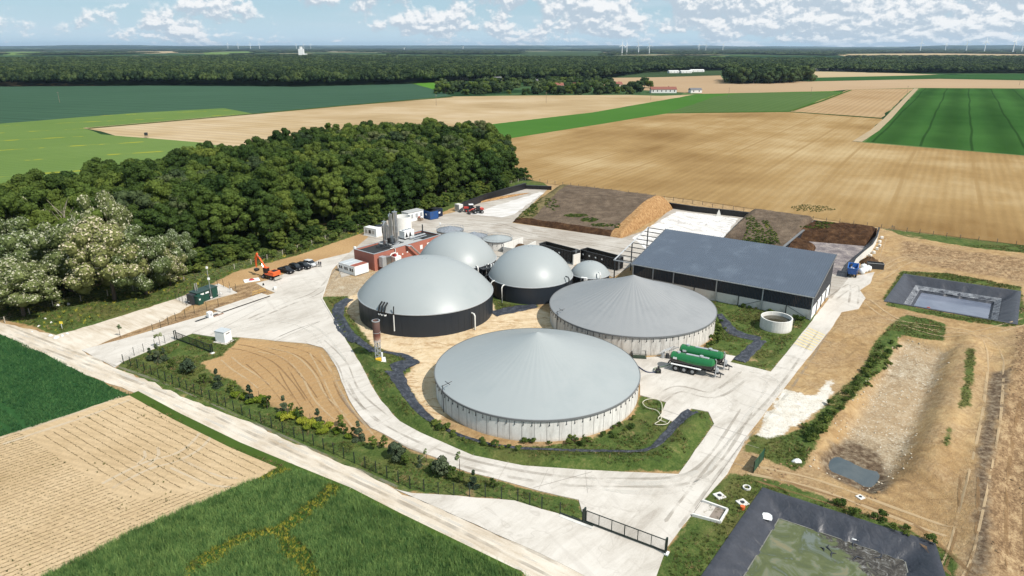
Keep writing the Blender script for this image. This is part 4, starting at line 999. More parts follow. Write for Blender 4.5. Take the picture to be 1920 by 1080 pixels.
# ------------------------------------------------------------------ silage piles, silo walls
PILES = []
def pile(label, base, H, mats, seed, front=.10, ends=(.12,.12), back=.2, cat='silage pile', nm='silage_pile', green=None, lumpy=.25, crest=.9):
    """base = four ground corners: front left, front right, back right, back left"""
    q = [Vector(G(*p)) for p in base]; o = (q[0]+q[1]+q[2]+q[3])/4
    t = thing(nm, label, cat, (o.x,o.y,0)); nu, nv = 70, 46; V = []; r = random.Random(seed)
    pr = lambda s, w_: 1 if s > w_ else math.sin(max(s,0)/w_*math.pi/2)**.75
    for j in range(nv+1):
        for i in range(nu+1):
            u_, v_ = i/nu, j/nv
            p = (q[0]*(1-u_)+q[1]*u_)*(1-v_)+(q[3]*(1-u_)+q[2]*u_)*v_-o
            h = H*min(pr(u_,ends[0]), pr(1-u_,ends[1]), pr(1-v_,back))
            h = min(h, H*(pr(v_,front)*crest+(1-crest)*max(0,min(1,(v_-front)/(.62-front)))))
            nz = (float(fbm(p.x+seed*31, p.y+90, 4.5, 4, seed))-.47)*lumpy*2+(float(vn(p.x+seed*7,p.y,.9,3))-.5)*lumpy*.9
            V.append((p.x,p.y, h+nz*min(1,h/H*3)+.0))
    Fs = []; mi = []
    for j in range(nv):
        for i in range(nu):
            a = j*(nu+1)+i; Fs.append((a,a+1,a+nu+2,a+nu+1))
            u_, v_ = (i+.5)/nu, (j+.5)/nv; k = 0
            if u_ < ends[0]: k = 1
            if v_ < front*.9: k = 2
            if u_ > 1-ends[1]: k = 3
            mi.append(k)
    PILES.append((V, Fs, o))
    names = ('cover_soil','left_slope','cut_front','cut_face')
    for k in range(4):
        fs = [f for f, z in zip(Fs, mi) if z == k]
        if not fs: continue
        used = sorted({i for f in fs for i in f}); mp = {a: b for b, a in enumerate(used)}
        MB().add([V[i] for i in used], [tuple(mp[i] for i in f) for f in fs]).build(names[k], mats[k], t, smooth='all')
    return t, q, o
def soilmat(name, stops, sc=.35, bs=1.0, green=0):
    t = newmat(name, 1, .05); n = t.math('ADD', t.math('MULTIPLY', t.noise(t.obj, sc, 6, .65), .55), t.math('MULTIPLY', t.noise(t.obj, sc*9, 5, .7), .45))
    c = t.ramp(n, stops)
    if green: c = t.mix(t.step(t.noise(t.obj, .16, 5, .6), 1-green, 1-green+.03), c, t.ramp(t.noise(t.obj, 2, 5, .7), [(.35,(.02,.05,.008)),(.65,(.07,.14,.02))]))
    t.put(t.b.inputs['Base Color'], c); bump(t, t.noise(t.obj, 2.2, 7, .75), bs, .35); return t.mat
M_COVER = soilmat('grey_cover_soil', [(.36,(.070,.052,.038)),(.5,(.118,.088,.064)),(.64,(.19,.145,.105))], .3, .7)
M_LSLOPE = soilmat('weedy_slope', [(.38,(.045,.05,.018)),(.5,(.15,.12,.06)),(.6,(.22,.18,.09)),(.7,(.09,.12,.03))], .6, 1)
M_DCUT = soilmat('dark_silage_cut', [(.36,(.022,.013,.009)),(.5,(.06,.032,.018)),(.66,(.15,.085,.045))], .5, 1)
M_OCUT = soilmat('orange_silage_cut', [(.36,(.16,.085,.035)),(.5,(.33,.19,.085)),(.64,(.47,.31,.16))], 1.1, 1)
pile('long brown silage mound with green weeds and an orange cut face', [(962,417),(1166,447),(1262,392),(1036,362)], 5.6, (M_COVER,M_LSLOPE,M_DCUT,M_OCUT), 3, .055, (.17,.10), .12, crest=.30)
pile('shorter brown soil mound with a green grass stripe behind the shed', [(1355,450),(1475,470),(1530,424),(1400,404)], 4.0, (M_COVER,M_COVER,M_COVER,M_COVER), 5, .1, (.22,.1), .12, crest=.5)
pile('dark manure mound ringed with weeds inside the right silo bay', [(1480,450),(1622,462),(1648,436),(1528,424)], 3.4, (M_DCUT,M_DCUT,M_DCUT,M_DCUT), 8, .5, (.1,.08), .4, nm='manure_mound', cat='manure mound', lumpy=.5)
pile('dark heap of muck tight against the shed roof in the right silo bay', [(1468,478),(1520,488),(1530,465),(1487,445)], 2.0, (M_DCUT,)*4, 9, .3, (.2,.3), .3, nm='manure_mound', cat='manure mound', lumpy=.4)
M_FLOORD = soilmat('stained_silo_floor', [(.36,(.09,.075,.075)),(.48,(.17,.15,.155)),(.58,(.30,.26,.24)),(.66,(.52,.46,.40))], .35, .3)
sheet('silo_floor', GP([(1470,480),(1530,440),(1600,440),(1640,445),(1596,500),(1588,522),(1565,515)]), 0.075, M_FLOORD, 0, 3, .3)
M_PADW = newmat('white_silo_floor', .8, .2); t = M_PADW
n = t.noise(t.mapping(t.pos, rot=(0,0,-.55), scale=(1,.2,1)), .5, 6, .65)
c = t.ramp(n, [(.35,(.45,.42,.39)),(.5,(.60,.58,.56)),(.65,(.66,.65,.64))])
ln = t.math('ABSOLUTE', t.math('SUBTRACT', t.noise(t.pos, .14, 5, .6, 1.5), .5)); 
c = t.mix(t.math('MULTIPLY', t.step(ln, .014, 0), .8), c, (.06,.04,.03)); t.put(t.b.inputs['Base Color'], c); M_PADW = t.mat
sheet('silo_floor', GP([(1185,447),(1268,396),(1385,410),(1350,455),(1330,490),(1215,470)]), 0.075, M_PADW, 0, 3, .3)
t = newmat('pale_silo_floor', .8, .2); n = t.noise(t.mapping(t.pos, rot=(0,0,-.4), scale=(.2,1,1)), .6, 6, .65)
c = t.ramp(n, [(.36,(.42,.40,.37)),(.5,(.54,.52,.50)),(.64,(.60,.58,.57))]); t.put(t.b.inputs['Base Color'], c)
sheet('silo_floor', GP([(880,402),(1012,360),(1020,362),(965,402),(940,408)]), 0.075, t.mat, 0, 3, .3)
M_LINB = simple('black_silo_sheet', (.010,.010,.012), .4, .4, var=.3, scale=1.2, bumpy=.6)
M_BRW = simple('brown_spill', (.20,.10,.06), 1, var=.5)
wall('silo_wall', 'black sheeted silo wall along the verge up to the far left corner', GP([(866,393),(912,375),(985,354)]), 2.3, .9, M_LINB, panel=6, cap=M_BLACK)
wall('silo_wall', 'short rear silo wall with torn white and black sheeting', GP([(985,354),(1034,356)]), 1.6, .9, M_LINB, panel=6)
wall('silo_wall', 'long black silo wall along the golden field', GP([(1240,388),(1300,397),(1380,406),(1450,415),(1530,425),(1642,440)]), 1.9, .6, M_LINB, panel=6, cap=M_BLACK)
wall('silo_wall', 'dark capped dividing wall between soil mound and right silo bay', GP([(1466,478),(1524,428)]), 2.2, .5, M_CLAD, panel=5, cap=M_RING)
WP = GP([(1646,441),(1641,458),(1632,473),(1615,487),(1601,500),(1593,515)])
t = wall('curved_silo_wall', 'curving white precast silo wall with black sheet along its top', WP, 2.4, .3, M_BW, panel=1.9, cap=M_BLACK)
bl = MB().rbox(-.45,.45,-.35,.35,0,.7,.05).mesh('concrete_block', M_WALLC)
for k, (px, py) in enumerate(((1653,447),(1649,455),(1649,462),(1644,468),(1638,475),(1631,481),(1625,487),(1620,492))):
    o = link('concrete_block', bl, None, (*G(px,py),0), .4*k); tag(o, 'grey ballast block lying outside the curved silo wall', 'concrete block', 'ballast blocks outside the silo wall')
m = MB(); m.rings([[(-.9,-.25,0),(.9,-.25,0),(.9,.25,0),(-.9,.25,0)],[(-.15,-.1,2.4),(.15,-.1,2.4),(.15,.1,2.4),(-.15,.1,2.4)]],True)
tag(link('concrete_buttress', m.mesh('concrete_buttress', M_BW), None, (*G(1347,406),0), -.2), 'single pale pointed buttress against the black rear silo wall', 'buttress')
x,y = G(1621,512); t = thing('debris_skip', 'open dark skip half buried by brown muck beside the white bags', 'skip', (*G(1640,503),0), -.3)
w_=MB(); w_.box(-2,2,-1.1,-1,0,1.6); w_.box(-2,2,1,1.1,0,1.6); w_.box(-2,-1.9,-1,1,0,1.6); w_.box(1.9,2,-1,1,0,1.6); w_.box(-1.9,1.9,-1,1,0,.1); w_.build('bin', M_DARKMET, t); MB().box(-2.05,2.05,-1.15,-1.0,1.6,1.7).build('rim', M_GALV, t)
t = thing('muck_heap', 'brown muck heap between the curved wall and the dark skip', 'heap', (*G(1630,494),0)); link('heap', heap_mesh(2.6,2.0,1.8,M_MAN,seed=4), t)
for k,(px,py) in enumerate(((1615,513),(1621,510),(1627,508),(1619,505))):
    lb=('white big bag next to the blue dump trailer','white big bag in the middle of the row','white big bag nearest the dark skip','white big bag behind the others')[k]
    m=MB(); R_=[]
    for z,r in ((0,.55),(.2,.78),(.8,.85),(1.25,.72),(1.45,.35),(1.5,.05)): R_.append([(r*math.cos(i*math.pi/8)*(1+.08*(i%2)),r*math.sin(i*math.pi/8)*(1+.08*(i%2)),z) for i in range(16)])
    o=thing('big_bag', lb,'big bag',(*G(px,py),.03),k*.5,'white big bags'); m.rings(R_,True).build('sack', M_WHITE, o, smooth='all')
    MB().tube([(-.3,0,1.4),(-.2,0,1.7),(.2,0,1.7),(.3,0,1.4)],.04,5).build('lifting_strap', M_WHITE, o)
FIELD_TRACKS = []
# ------------------------------------------------------------------ lined ponds
def inset(poly, d):
    P = [Vector(p) for p in poly]; n = len(P); A = sum(P[i].x*P[(i+1)%n].y-P[(i+1)%n].x*P[i].y for i in range(n)); s = 1 if A > 0 else -1
    out = []
    for i in range(n):
        a, b, c = P[i-1], P[i], P[(i+1)%n]; e1 = (b-a).normalized(); e2 = (c-b).normalized()
        n1 = Vector((-e1.y,e1.x))*s; n2 = Vector((-e2.y,e2.x))*s; k = (n1+n2); out.append(b+k*(d/max(k.dot(n1),.2)))
    return out
M_LINER = newmat('pond_liner', .42, .45); t = M_LINER
n = t.noise(t.pos, .5, 6, .65); n2 = t.noise(t.pos, 3, 4, .6)
c = t.ramp(t.math('ADD', t.math('MULTIPLY', n, .6), t.math('MULTIPLY', n2, .4)), [(.36,(.026,.029,.038)),(.5,(.033,.036,.047)),(.64,(.044,.048,.061))])
t.put(t.b.inputs['Base Color'], c); bump(t, t.noise(t.mapping(t.pos, scale=(1,.6,1)), .9, 4, .5, 1.0), .45, .25); M_LINER = t.mat
def liner(name, poly, prof, step, label):
    """prof: (inset, z) rings; wrinkles run down the slope"""
    rings_ = []; n_e = len(poly)
    cnt = [max(4, int((Vector(poly[i])-Vector(poly[(i+1)%n_e])).length/step)) for i in range(n_e)]
    for d, z in prof:
        q = inset(poly, d); ring = []
        for i in range(n_e):
            a, b = q[i], q[(i+1)%n_e]
            for k in range(cnt[i]):
                p = a.lerp(b, k/cnt[i]); s_ = sum(cnt[:i])+k
                w_ = float(vn(s_*1.0, i*9.0, 2.3, 2))-.5; w2 = float(vn(s_*1.0, d*2.0, 1.3, 4))-.5
                f = 0 if z > 0 else min(1, -z)
                ring.append((p.x+w2*.12, p.y+w2*.1, z+(w_*.30+w2*.12)*f+(0.02 if z > 0 else 0)*w_))
        rings_.append(ring)
    o = MB().rings(rings_, False).build(name, M_LINER, None, smooth='all'); return tag(o, label, 'pond liner')
liner('pond_liner', POND_A, [(-.8,.10),(-.3,.16),(0,.08),(.7,-.35),(1.5,-.9),(2.3,-1.4),(2.9,-1.75),(3.7,-2.1),(4.6,-2.9),(5.2,-3.3)], .55, 'dark wrinkled sheet lining the upper right rectangular pond')
liner('pond_liner', POND_B, [(-.9,.10),(-.35,.18),(0,.08),(.5,-.22),(1.1,-.6),(1.7,-.95),(2.2,-1.25),(2.8,-1.6),(3.4,-2.0)], .45, 'dark wrinkled sheet lining the greenish pond at the bottom right')
qa = [(p.x,p.y) for p in inset(POND_A, 2.7)]; qb = [(p.x,p.y) for p in inset(POND_A, 4.0)]
M_LEDGE = soilmat('scuffed_liner_ledge', [(.38,(.07,.075,.085)),(.5,(.16,.17,.19)),(.62,(.32,.33,.35))], .8, .8)
m = MB(); m.rings([[(x,y,z) for x,y in densify(q,1.0)] for q,z in ((qa,-1.0),(qb,-1.30))] if False else [[(a[0]*(1-k/6)+b[0]*k/6, a[1]*(1-k/6)+b[1]*k/6, z) for a,b in zip(q,q[1:]+q[:1]) for k in range(6)] for q,z in ((qa,-1.5),(qb,-2.22))], False)
tag(m.build('liner_ledge', M_LEDGE), 'pale scuffed ledge halfway down the upper right pond', 'ledge')
def watermat(name, stops, sc, rough, extra=None):
    t = newmat(name, rough, .5); n = t.noise(t.pos, sc, 6, .62, .8); c = t.ramp(n, stops)
    if extra: c = extra(t, c)
    t.put(t.b.inputs['Base Color'], c); bump(t, t.noise(t.pos, 2.5, 3), .05, .05); return t.mat
M_WA = watermat('grey_pond_water', [(.35,(.115,.135,.185)),(.65,(.17,.19,.245))], .12, .12)
def ex(t, c):
    n = t.noise(t.pos, .35, 7, .7, 1.2); x = t.sep(t.pos)[0]
    y = t.sep(t.pos)[1]; a_ = Vector(G(1438,925)); b_ = Vector(G(1740,1023)); nn = Vector((-(b_-a_).y,(b_-a_).x)).normalized(); nn = nn if nn.y < 0 else -nn
    d = t.math('ADD', t.math('MULTIPLY', t.math('SUBTRACT', x, a_.x), nn.x), t.math('MULTIPLY', t.math('SUBTRACT', y, a_.y), nn.y))
    brown = t.step(t.math('ADD', t.math('MULTIPLY', t.math('SUBTRACT', x, 40), .06), t.math('MULTIPLY_ADD', d, -.035, t.math('ADD', n, .23))), .58, .66)
    c = t.mix(brown, c, t.ramp(t.noise(t.pos, .8, 8, .72, 2.5), [(.36,(.016,.013,.010)),(.5,(.05,.042,.032)),(.58,(.10,.095,.085)),(.66,(.26,.255,.25))]))
    return c
M_WB = watermat('algae_pond_water', [(.36,(.115,.135,.115)),(.44,(.065,.080,.030)),(.52,(.085,.10,.035)),(.58,(.12,.135,.085)),(.66,(.17,.155,.085))], .3, .2, ex)
M_WC = watermat('puddle_water', [(.35,(.045,.06,.07)),(.65,(.08,.095,.10))], .2, .06)
sheet('pond_water', [(p.x,p.y) for p in inset(POND_A, 4.5)], -2.75, M_WA)
sheet('pond_water', [(p.x,p.y) for p in inset(POND_B, 2.55)], -1.42, M_WB)
wl_ = inset(POND_B, 2.46); wi_ = inset(POND_B, 2.60)
m = MB(); m.rings([[(a[0]*(1-k/8)+b[0]*k/8, a[1]*(1-k/8)+b[1]*k/8, -1.38) for a,b in zip(q,q[1:]+q[:1]) for k in range(8)] for q in (wl_,wi_)], False)
tag(m.build('water_line', simple('dried_scum',(.17,.17,.15),.9,var=.6,scale=1.2)), 'pale dried line round the edge of the greenish pond water', 'water line')
sheet('puddle', [(p.x,p.y) for p in inset(PUDDLE, -2.6)], -1.57, M_WC, 0, .8, .18)
for i,(px,py,s,lb) in enumerate(((1423,969,1.5,'torn white fleece at the left corner of the greenish pond'),(1600,1008,.5,'small white buoy floating in the greenish pond'))):
    m = MB(); R_ = [[(x*s+.2*math.sin(k*2.1+x), (k-.5)*s*(.5+.25*math.sin(x*3)), .12+.2*abs(math.sin(k*3+x*2.2))) for x in [j*.25-1 for j in range(9)]] for k in (0,.5,1)]
    m.rings(R_, False, False); o = m.build('torn_fleece' if i == 0 else 'float', M_WHITE); x,y = G(px,py,-1.0); o.location = (x,y,-.7 if i == 0 else -1.4); o.rotation_euler=(0.3 if i==0 else 0,0,-.6); tag(o, lb, 'fleece' if i == 0 else 'buoy')
m = MB()
for k in range(9):
    a = random.uniform(0,6.28); L = random.uniform(.6,1.6); x, y = G(random.uniform(1540,1690), random.uniform(1000,1078), -1.6)
    m.tube([(x,y,-1.42),(x+L*.5*math.cos(a),y+L*.5*math.sin(a),-1.3),(x+L*math.cos(a+.6),y+L*math.sin(a+.6),-1.42)], [.04,.10,.03], 5)
tag(m.build('liner_scraps', M_LINER), 'crumpled grey liner scraps in the dark corner of the greenish pond', 'scraps', kind='stuff')
m = MB(); m.tube([(.3*math.cos(k*.7),.3*math.sin(k*.7),.05) for k in range(10)], .07, 6); o = m.build('life_ring', simple('ring_red',(.5,.09,.05),.5)); o.location=(*G(1741,577,-2.7),-2.7); tag(o,'small reddish life ring floating in the upper right pond','life ring')

# ------------------------------------------------------------------ liner strips in the ditches
M_LINS = newmat('ditch_liner', .45, .45); t = M_LINS
n = t.noise(t.pos, 1.3, 6, .65, .8); c = t.ramp(n, [(.36,(.018,.021,.028)),(.5,(.034,.039,.052)),(.64,(.085,.092,.11))])
t.put(t.b.inputs['Base Color'], c); bump(t, t.noise(t.pos, 1.8, 6, .6, 2.0), .9, .25); M_LINS = t.mat
def ribbon(label, pts, widths, step=.5, off=.10, kind=None):
    P = [Vector(G(*p)) for p in pts]; S = []
    for i, (a, b) in enumerate(zip(P[:-1], P[1:])):
        n = max(1, int((b-a).length/step))
        for k in range(n): S.append((a.lerp(b, k/n), widths[i]*(1-k/n)+widths[i+1]*k/n))
    S.append((P[-1], widths[-1]))
    S = [(sum((S[min(max(i+j,0),len(S)-1)][0] for j in range(-3,4)), Vector((0,0)))/7, S[i][1]) for i in range(len(S))]
    R_ = []
    for i, (p, w_) in enumerate(S):
        d = (S[min(i+1,len(S)-1)][0]-S[max(i-1,0)][0]).normalized(); s = Vector((-d.y,d.x)); ring = []
        w_ *= 1+.25*(float(vn(i*1., 3., 3., 1))-.5)
        for k in range(7):
            q = p+s*w_*(k/6-.5); z = max(hq(q.x,q.y), -.05)+off+.10*(float(vn(i*1.,k*1.,1.5,5))-.3)+(.12 if k in (1,5) else 0)-(.06 if k in (0,6) else 0)
            ring.append((q.x,q.y,z))
        R_.append(ring)
    o = MB().rings(R_, False, False).build('ditch_liner', M_LINS, None, smooth='all'); return tag(o, label, 'liner sheet')
ribbon('black sheet in the ditch curving round the left of the biggest dome', [(658,560),(644,566),(634,578),(634,598),(645,620),(666,640),(690,656),(704,668)], [2.6,2.8,2.8,2.5,2.4,2.3,2.2,2.0])
ribbon('long black ditch sheet swinging below the front tank from the flare to the road corner', [(738,694),(752,722),(768,748),(790,776),(820,800),(858,818),(917,834),(987,843),(1092,847),(1190,849),(1222,846),(1245,824),(1268,797),(1285,778),(1302,771)], [3.6,2.4,2.0,1.8,1.4,.8,.5,.5,.5,.6,1.0,1.6,1.7,2.0,2.6])
ribbon('black ditch sheet dropping from the rear cone tank towards the ring tank', [(1347,588),(1358,602),(1368,618),(1382,627),(1405,632),(1430,637)], [1.6,2.0,2.8,3.2,3.0,2.4])
ribbon('lower leg of black ditch sheet ending at the yard by the tankers', [(1428,637),(1415,650),(1400,664),(1384,679)], [2.4,2.4,2.4,2.6])
ribbon('wide black sheet patch right of the gas flare', [(728,690),(745,688),(765,682),(778,688)], [2.5,4.2,6.0,3.2])
ribbon('thin black sheet hooking round behind the gas flare', [(716,660),(738,663),(756,666),(772,676)], [.9,1.0,1.4,2.2])
ribbon('black sheet between the biggest and middle domes', [(921,590),(950,583),(980,577),(1010,574)], [3.6,3.8,3.6,1.6])

# ------------------------------------------------------------------ fences and gates
def fence(label, pts, spacing, h, pmat, name='fence', pr=.035, wires=6, wr=.008, wmat=None, fill=None, feet=None, corner=None, jit=0):
    P = [Vector(G(*p)) for p in pts]; o = P[0]; t = thing(name, label, 'fence', (o.x,o.y,0)); rnd = random.Random(len(label))
    pm = MB().box(-pr,pr,-pr,pr,-.3,h).mesh('post', pmat); wm = MB(); acc = 0; last = None
    fm = MB().box(-.14,.14,-.14,.14,-.1,.1).mesh('post_footing', feet) if feet else None
    pos = []
    for a, b in zip(P[:-1], P[1:]):
        L = (b-a).length; n = max(1, round(L/spacing)); d = math.atan2((b-a).y,(b-a).x)
        for k in range(n): pos.append((a.lerp(b,k/n), d))
    pos.append((P[-1], d))
    for i, (p, d) in enumerate(pos):
        z = hq(p.x,p.y) if abs(p.x) < 180 and p.y < 300 else 0
        po = link('post', pm, t, (p.x-o.x, p.y-o.y, z), d); po.rotation_euler = (rnd.gauss(0,jit), rnd.gauss(0,jit), d)
        if fm and i % 3 == 0: link('post_footing', fm, t, (p.x-o.x, p.y-o.y, z), d)
        if last is not None:
            for k in range(wires):
                zz = .08+(h-.14)*k/max(1,wires-1); q0 = (last[0].x-o.x,last[0].y-o.y,last[1]+zz); q1 = (p.x-o.x,p.y-o.y,z+zz); wm.tube([q0,q1], wr, 3, False)
            if fill:
                nb_ = int((p-last[0]).length/fill)
                for k in range(1,nb_):
                    q = last[0].lerp(p,k/nb_)-o; wm.tube([(q.x,q.y,z+.08),(q.x,q.y,z+h-.06)], wr*.8, 3, False)
        last = (p, z)
    if wires: wm.build('wire_mesh', wmat or pmat, t)
    return t
M_GREENP = simple('dark_green_post', (.012,.022,.017), .5)
M_WOOD = simple('grey_wood_post', (.20,.16,.12), .95, var=.4)
M_PALEW = simple('pale_wood_post', (.42,.38,.31), .95, var=.3)
FEN_F = [(232,682),(259,691),(311,715),(351,732),(409,757),(470,786),(552,821),(607,843),(685,878),(769,916),(822,927),(910,932),(971,939),(1016,954),(1050,964),(1092,978)]
fence('long dark post and mesh fence between chalk road and shrub strip', FEN_F, 2.35, 1.95, M_GREENP, pr=.055, fill=.9)
fence('short mesh fence from the left sliding gate down to the road corner', [(232,682),(252,667),(270,660),(291,652),(328,636)], 3, 1.9, M_GREENP, fill=.9)
fence('mesh fence on the brown strip between cabin track and weighbridge', [(287,622),(330,602),(365,588),(410,575)], 2.5, 1.9, M_GREENP, fill=.9)
fence('green mesh fence boxing in the left end of the gas cabin', [(330,561),(350,573)], 1.8, 2.0, M_GREENP, fill=.5)
fence('tall mesh fence behind the green gas cabin', [(330,561),(365,552),(408,535),(443,547)], 2.6, 2.2, M_GREENP, fill=.7)
fence('pale post fence along the foot of the wood', [(-40,622),(100,575),(250,545),(390,519),(440,505),(501,487),(530,478),(635,442),(690,423),(777,399),(860,374),(930,352),(985,338)], 5.5, 1.5, M_PALEW, pr=.07, wires=4, jit=.03)
fence('wooden post fence between the site and the golden field', [(985,338),(1100,353),(1228,371),(1355,391),(1500,410),(1652,428),(1700,435),(1800,448),(1905,460),(2050,480)], 4.2, 1.5, M_WOOD, pr=.08, wires=4, jit=.03)
x,y=G(1672,431); t=thing('fence_strainer','braced wooden strainer post beside the field fence corner','fence post',(x,y,0)); MB().box(-.09,.09,-.09,.09,0,1.7).build('post',M_WOOD,t)
for s in (-1,1): MB().tube([(0,0,1.4),(s*1.5,0,0)],.06,5).build('brace',M_WOOD,t)
def gate(label, p0, p1, h, npan, tail=None, mesh=False):
    a = Vector(G(*p0)); b = Vector(G(*p1)); u = b-a; L = u.length; t = thing('sliding_gate', label, 'gate', (a.x,a.y,.05), math.atan2(u.y,u.x))
    MB().box(0,L,-.06,.06,.1,.32).build('bottom_rail', M_GREENP, t); MB().box(0,L,-.04,.04,h-.1,h).build('top_rail', M_GREENP, t)
    up = MB().box(-.04,.04,-.035,.035,.32,h-.1).mesh('stile', M_GREENP)
    for k in range(npan+1): link('stile', up, t, (L*k/npan,0,0))
    nb_ = int(L/.14); bar = MB().box(-.012,.012,-.012,.012,.32,h-.1).mesh('bar', M_GREENP)
    for k in range(1,nb_):
        if k % 2 or not mesh: link('bar', bar, t, (L*k/nb_,0,0))
    for x in (-.25,L+.12): MB().box(x-.1,x+.1,-.25,-.12,-.05,h+.25).box(x-.1,x+.1,.12,.25,-.05,h+.25).box(x-.1,x+.1,-.12,.12,h+.17,h+.25).build('guide_post', M_GREENP, t)
    MB().box(L+.0,L+.5,-.35,.35,-.05,.12).build('footing', M_WHITE, t)
    return t, L
g1, L1 = gate('dark sliding gate with thin bars closing the front entrance', (1099,981), (1246,1037), 1.9, 6)
t = thing('gate_track', 'low dark gate tail and pale track left of the front sliding gate', 'gate track', (*G(1051,965),.05), g1.rotation_euler.z)
MB().box(0,4.6,-.05,.05,.1,.3).build('rail', M_GREENP, t); MB().box(0,4.7,-.5,.1,-.05,.06).build('plinth', M_WALLC, t)
g2, L2 = gate('open dark sliding gate standing on grass next to the white kiosk', (331,637), (397,662), 1.7, 5)
MB().tube([(L2*.7,0,1.7),(L2+.1,0,.3)],.05,4).build('brace', M_GREENP, g2)
x,y = G(1412,888); t = thing('screen_panel', 'upright dark green screen panel beside the track crossing', 'screen', (x,y,0), math.atan2(*(lambda v:(v.y,v.x))(Vector(G(1431,862))-Vector(G(1412,888)))))
Ls = (Vector(G(1431,862))-Vector(G(1412,888))).length
MB().box(0,Ls,-.03,.03,.15,1.9).build('panel', simple('screen_green',(.012,.06,.035),.6), t)
for k in range(3): MB().box(Ls*k/2-.05,Ls*k/2+.05,-.06,.06,0,2.0).build('post', M_GREENP, t)
# concrete sump at the road edge, manholes
sp_ = [Vector(G(1317,941)),Vector(G(1364,958)),Vector(G(1350,981)),Vector(G(1298,967))]
cx_ = sum(sp_, Vector((0,0)))/4; t = thing('loading_sump','sloping concrete sump with raised rim at the road edge','sump',(cx_.x,cx_.y,.03))
q = [(p-cx_) for p in sp_]; MB().add([(v.x,v.y,.03) for v in q],[(0,1,2,3)]).build('floor', M_CONC, t)
sd_ = [q[1],q[1].lerp(q[0],.45),q[2].lerp(q[3],.45),q[2]]; MB().add([(v.x,v.y,.04) for v in sd_],[(0,1,2,3)]).build('wet_floor', M_SLOPE, t)
for a, b in ((q[0],q[1]),(q[1],q[2]),(q[2],q[3])):
    d=b-a; o=MB().box(0,d.length,-.12,.12,-.1,.34).build('rim_wall', M_WALLC, t); o.location=(a.x,a.y,0); o.rotation_euler=(0,0,math.atan2(d.y,d.x))
for (px,py,lb,c_) in ((1349,930,'square white manhole slab with round dark lid, nearer the road',0),(1392,943,'square white manhole slab with round dark lid, beside the green pond',0),(1613,933,'small square manhole on the sandy track',2)):
    t=thing('manhole',lb,'manhole',(*G(px,py),hq(*G(px,py))+.02),.4); s=.65 if c_==0 else .45
    MB().rbox(-s,s,-s,s,-.1,.12,.03).build('slab',M_WALLC,t); MB().cyl(0,0,.12,.17,s*.45,16).build('lid',M_DARKMET,t)
t=thing('orange_bucket','small orange bucket standing next to the white manhole slab','bucket',(*G(1392,955),hq(*G(1392,955)))); MB().cyl(0,0,0,.5,.25,12,.32).build('body',simple('orange_paint',(.6,.12,.03),.5),t)
t=thing('manhole_ring','white concrete manhole ring lying in the grass near the green screen','manhole ring',(*G(1400,916),hq(*G(1400,916))+.05)); MB().lathe([(.55,0),(.55,.25),(.4,.25),(.4,0)],n=20).build('ring',M_WALLC,t)
t=thing('white_bag','crumpled white bag on the bank above the excavated pit','bag',(*G(1494,866),hq(*G(1494,866)))); link('bag',heap_mesh(.8,.45,.5,M_WHITE,seed=7),t)

# ------------------------------------------------------------------ weighbridge, green gas cabin
wb = Vector(G(417,587)); we = Vector(G(507,556)); u = we-wb; WL = u.length; wrz = math.atan2(u.y,u.x)
t = thing('weighbridge','white concrete weighbridge strip with a long black side slot','weighbridge',(wb.x,wb.y,.06),wrz)
dk_=MB().rbox(.0,WL/3-.06,.35,3.2,0,.2,.03).mesh('deck_plate',M_CONC)
for k in range(3): link('deck_plate',dk_,t,(WL*k/3,0,0))
MB().box(0,WL,.05,.33,0,.10).build('slot',M_BLACK,t)
MB().box(-6.5,-1.0,.0,.5,0,.08).build('slot',M_DARKMET,t)
t = thing('weighbridge_terminal','small white block terminal at the near end of the weighbridge','terminal',(*G(394,595),.05),wrz); MB().rbox(-.5,.5,-.5,.5,0,1.3,.05).build('block',M_WHITE,t); MB().box(-.2,.3,-.53,-.5,.4,1.0).build('face_plate',M_GALV,t)
t = thing('drain_grate','rusty patterned grate beside the weighbridge terminal','grate',(*G(410,591),.05),wrz)
for k in range(6): MB().box(-1.2+k*.42,-1.0+k*.42,-.3,.3,0,.08).build('grate_bar',simple('rusty_grate',(.25,.12,.06),.9) if k==0 else bpy.data.materials['rusty_grate'],t)
t = thing('concrete_stub','small pale concrete block at the far end of the weighbridge','concrete block',(*G(516,543),.05),.6); MB().rbox(-.4,.4,-.4,.4,0,.7,.05).build('block',M_WALLC,t)
M_DGREEN = simple('cabin_green', (.010,.055,.040), .5, .4, var=.15, scale=.8)
ca = Vector(G(372,570)); cb = Vector(G(410,556)); u = cb-ca; CL = u.length
t = thing('gas_cabin','dark green gas injection cabin with twin steel flues beside the wood','cabin',(ca.x,ca.y,.06),math.atan2(u.y,u.x))
MB().rbox(0,CL,0,2.6,0,2.5,.04).build('wall',M_DGREEN,t); MB().box(-.12,CL+.12,-.12,2.72,2.5,2.64).build('roof',simple('cabin_roof',(.03,.06,.055),.6),t)
for k in (.9,2.3): MB().box(k,k+.95,-.04,0,1.75,2.15).build('window',M_WHITE,t)
d=MB().box(CL*.56,CL*.56+.9,-.05,0,.1,2.2).build('door',simple('door_green',(.02,.03,.03),.5),t); MB().box(CL*.56+.08,CL*.56+.16,-.09,-.05,1,1.2).build('door_handle',M_GALV,d)
MB().box(CL*.56+.2,CL*.56+.7,-.08,-.05,.2,.6).build('notice',M_WHITE,t)
for x in (.7,1.15): MB().cyl(x,1.2,2.6,4.6,.13,10).build('flue',M_STEEL,t)
MB().box(-1.2,-.1,.3,2.2,0,2.4).build('dark_porch',M_DARKMET,t)
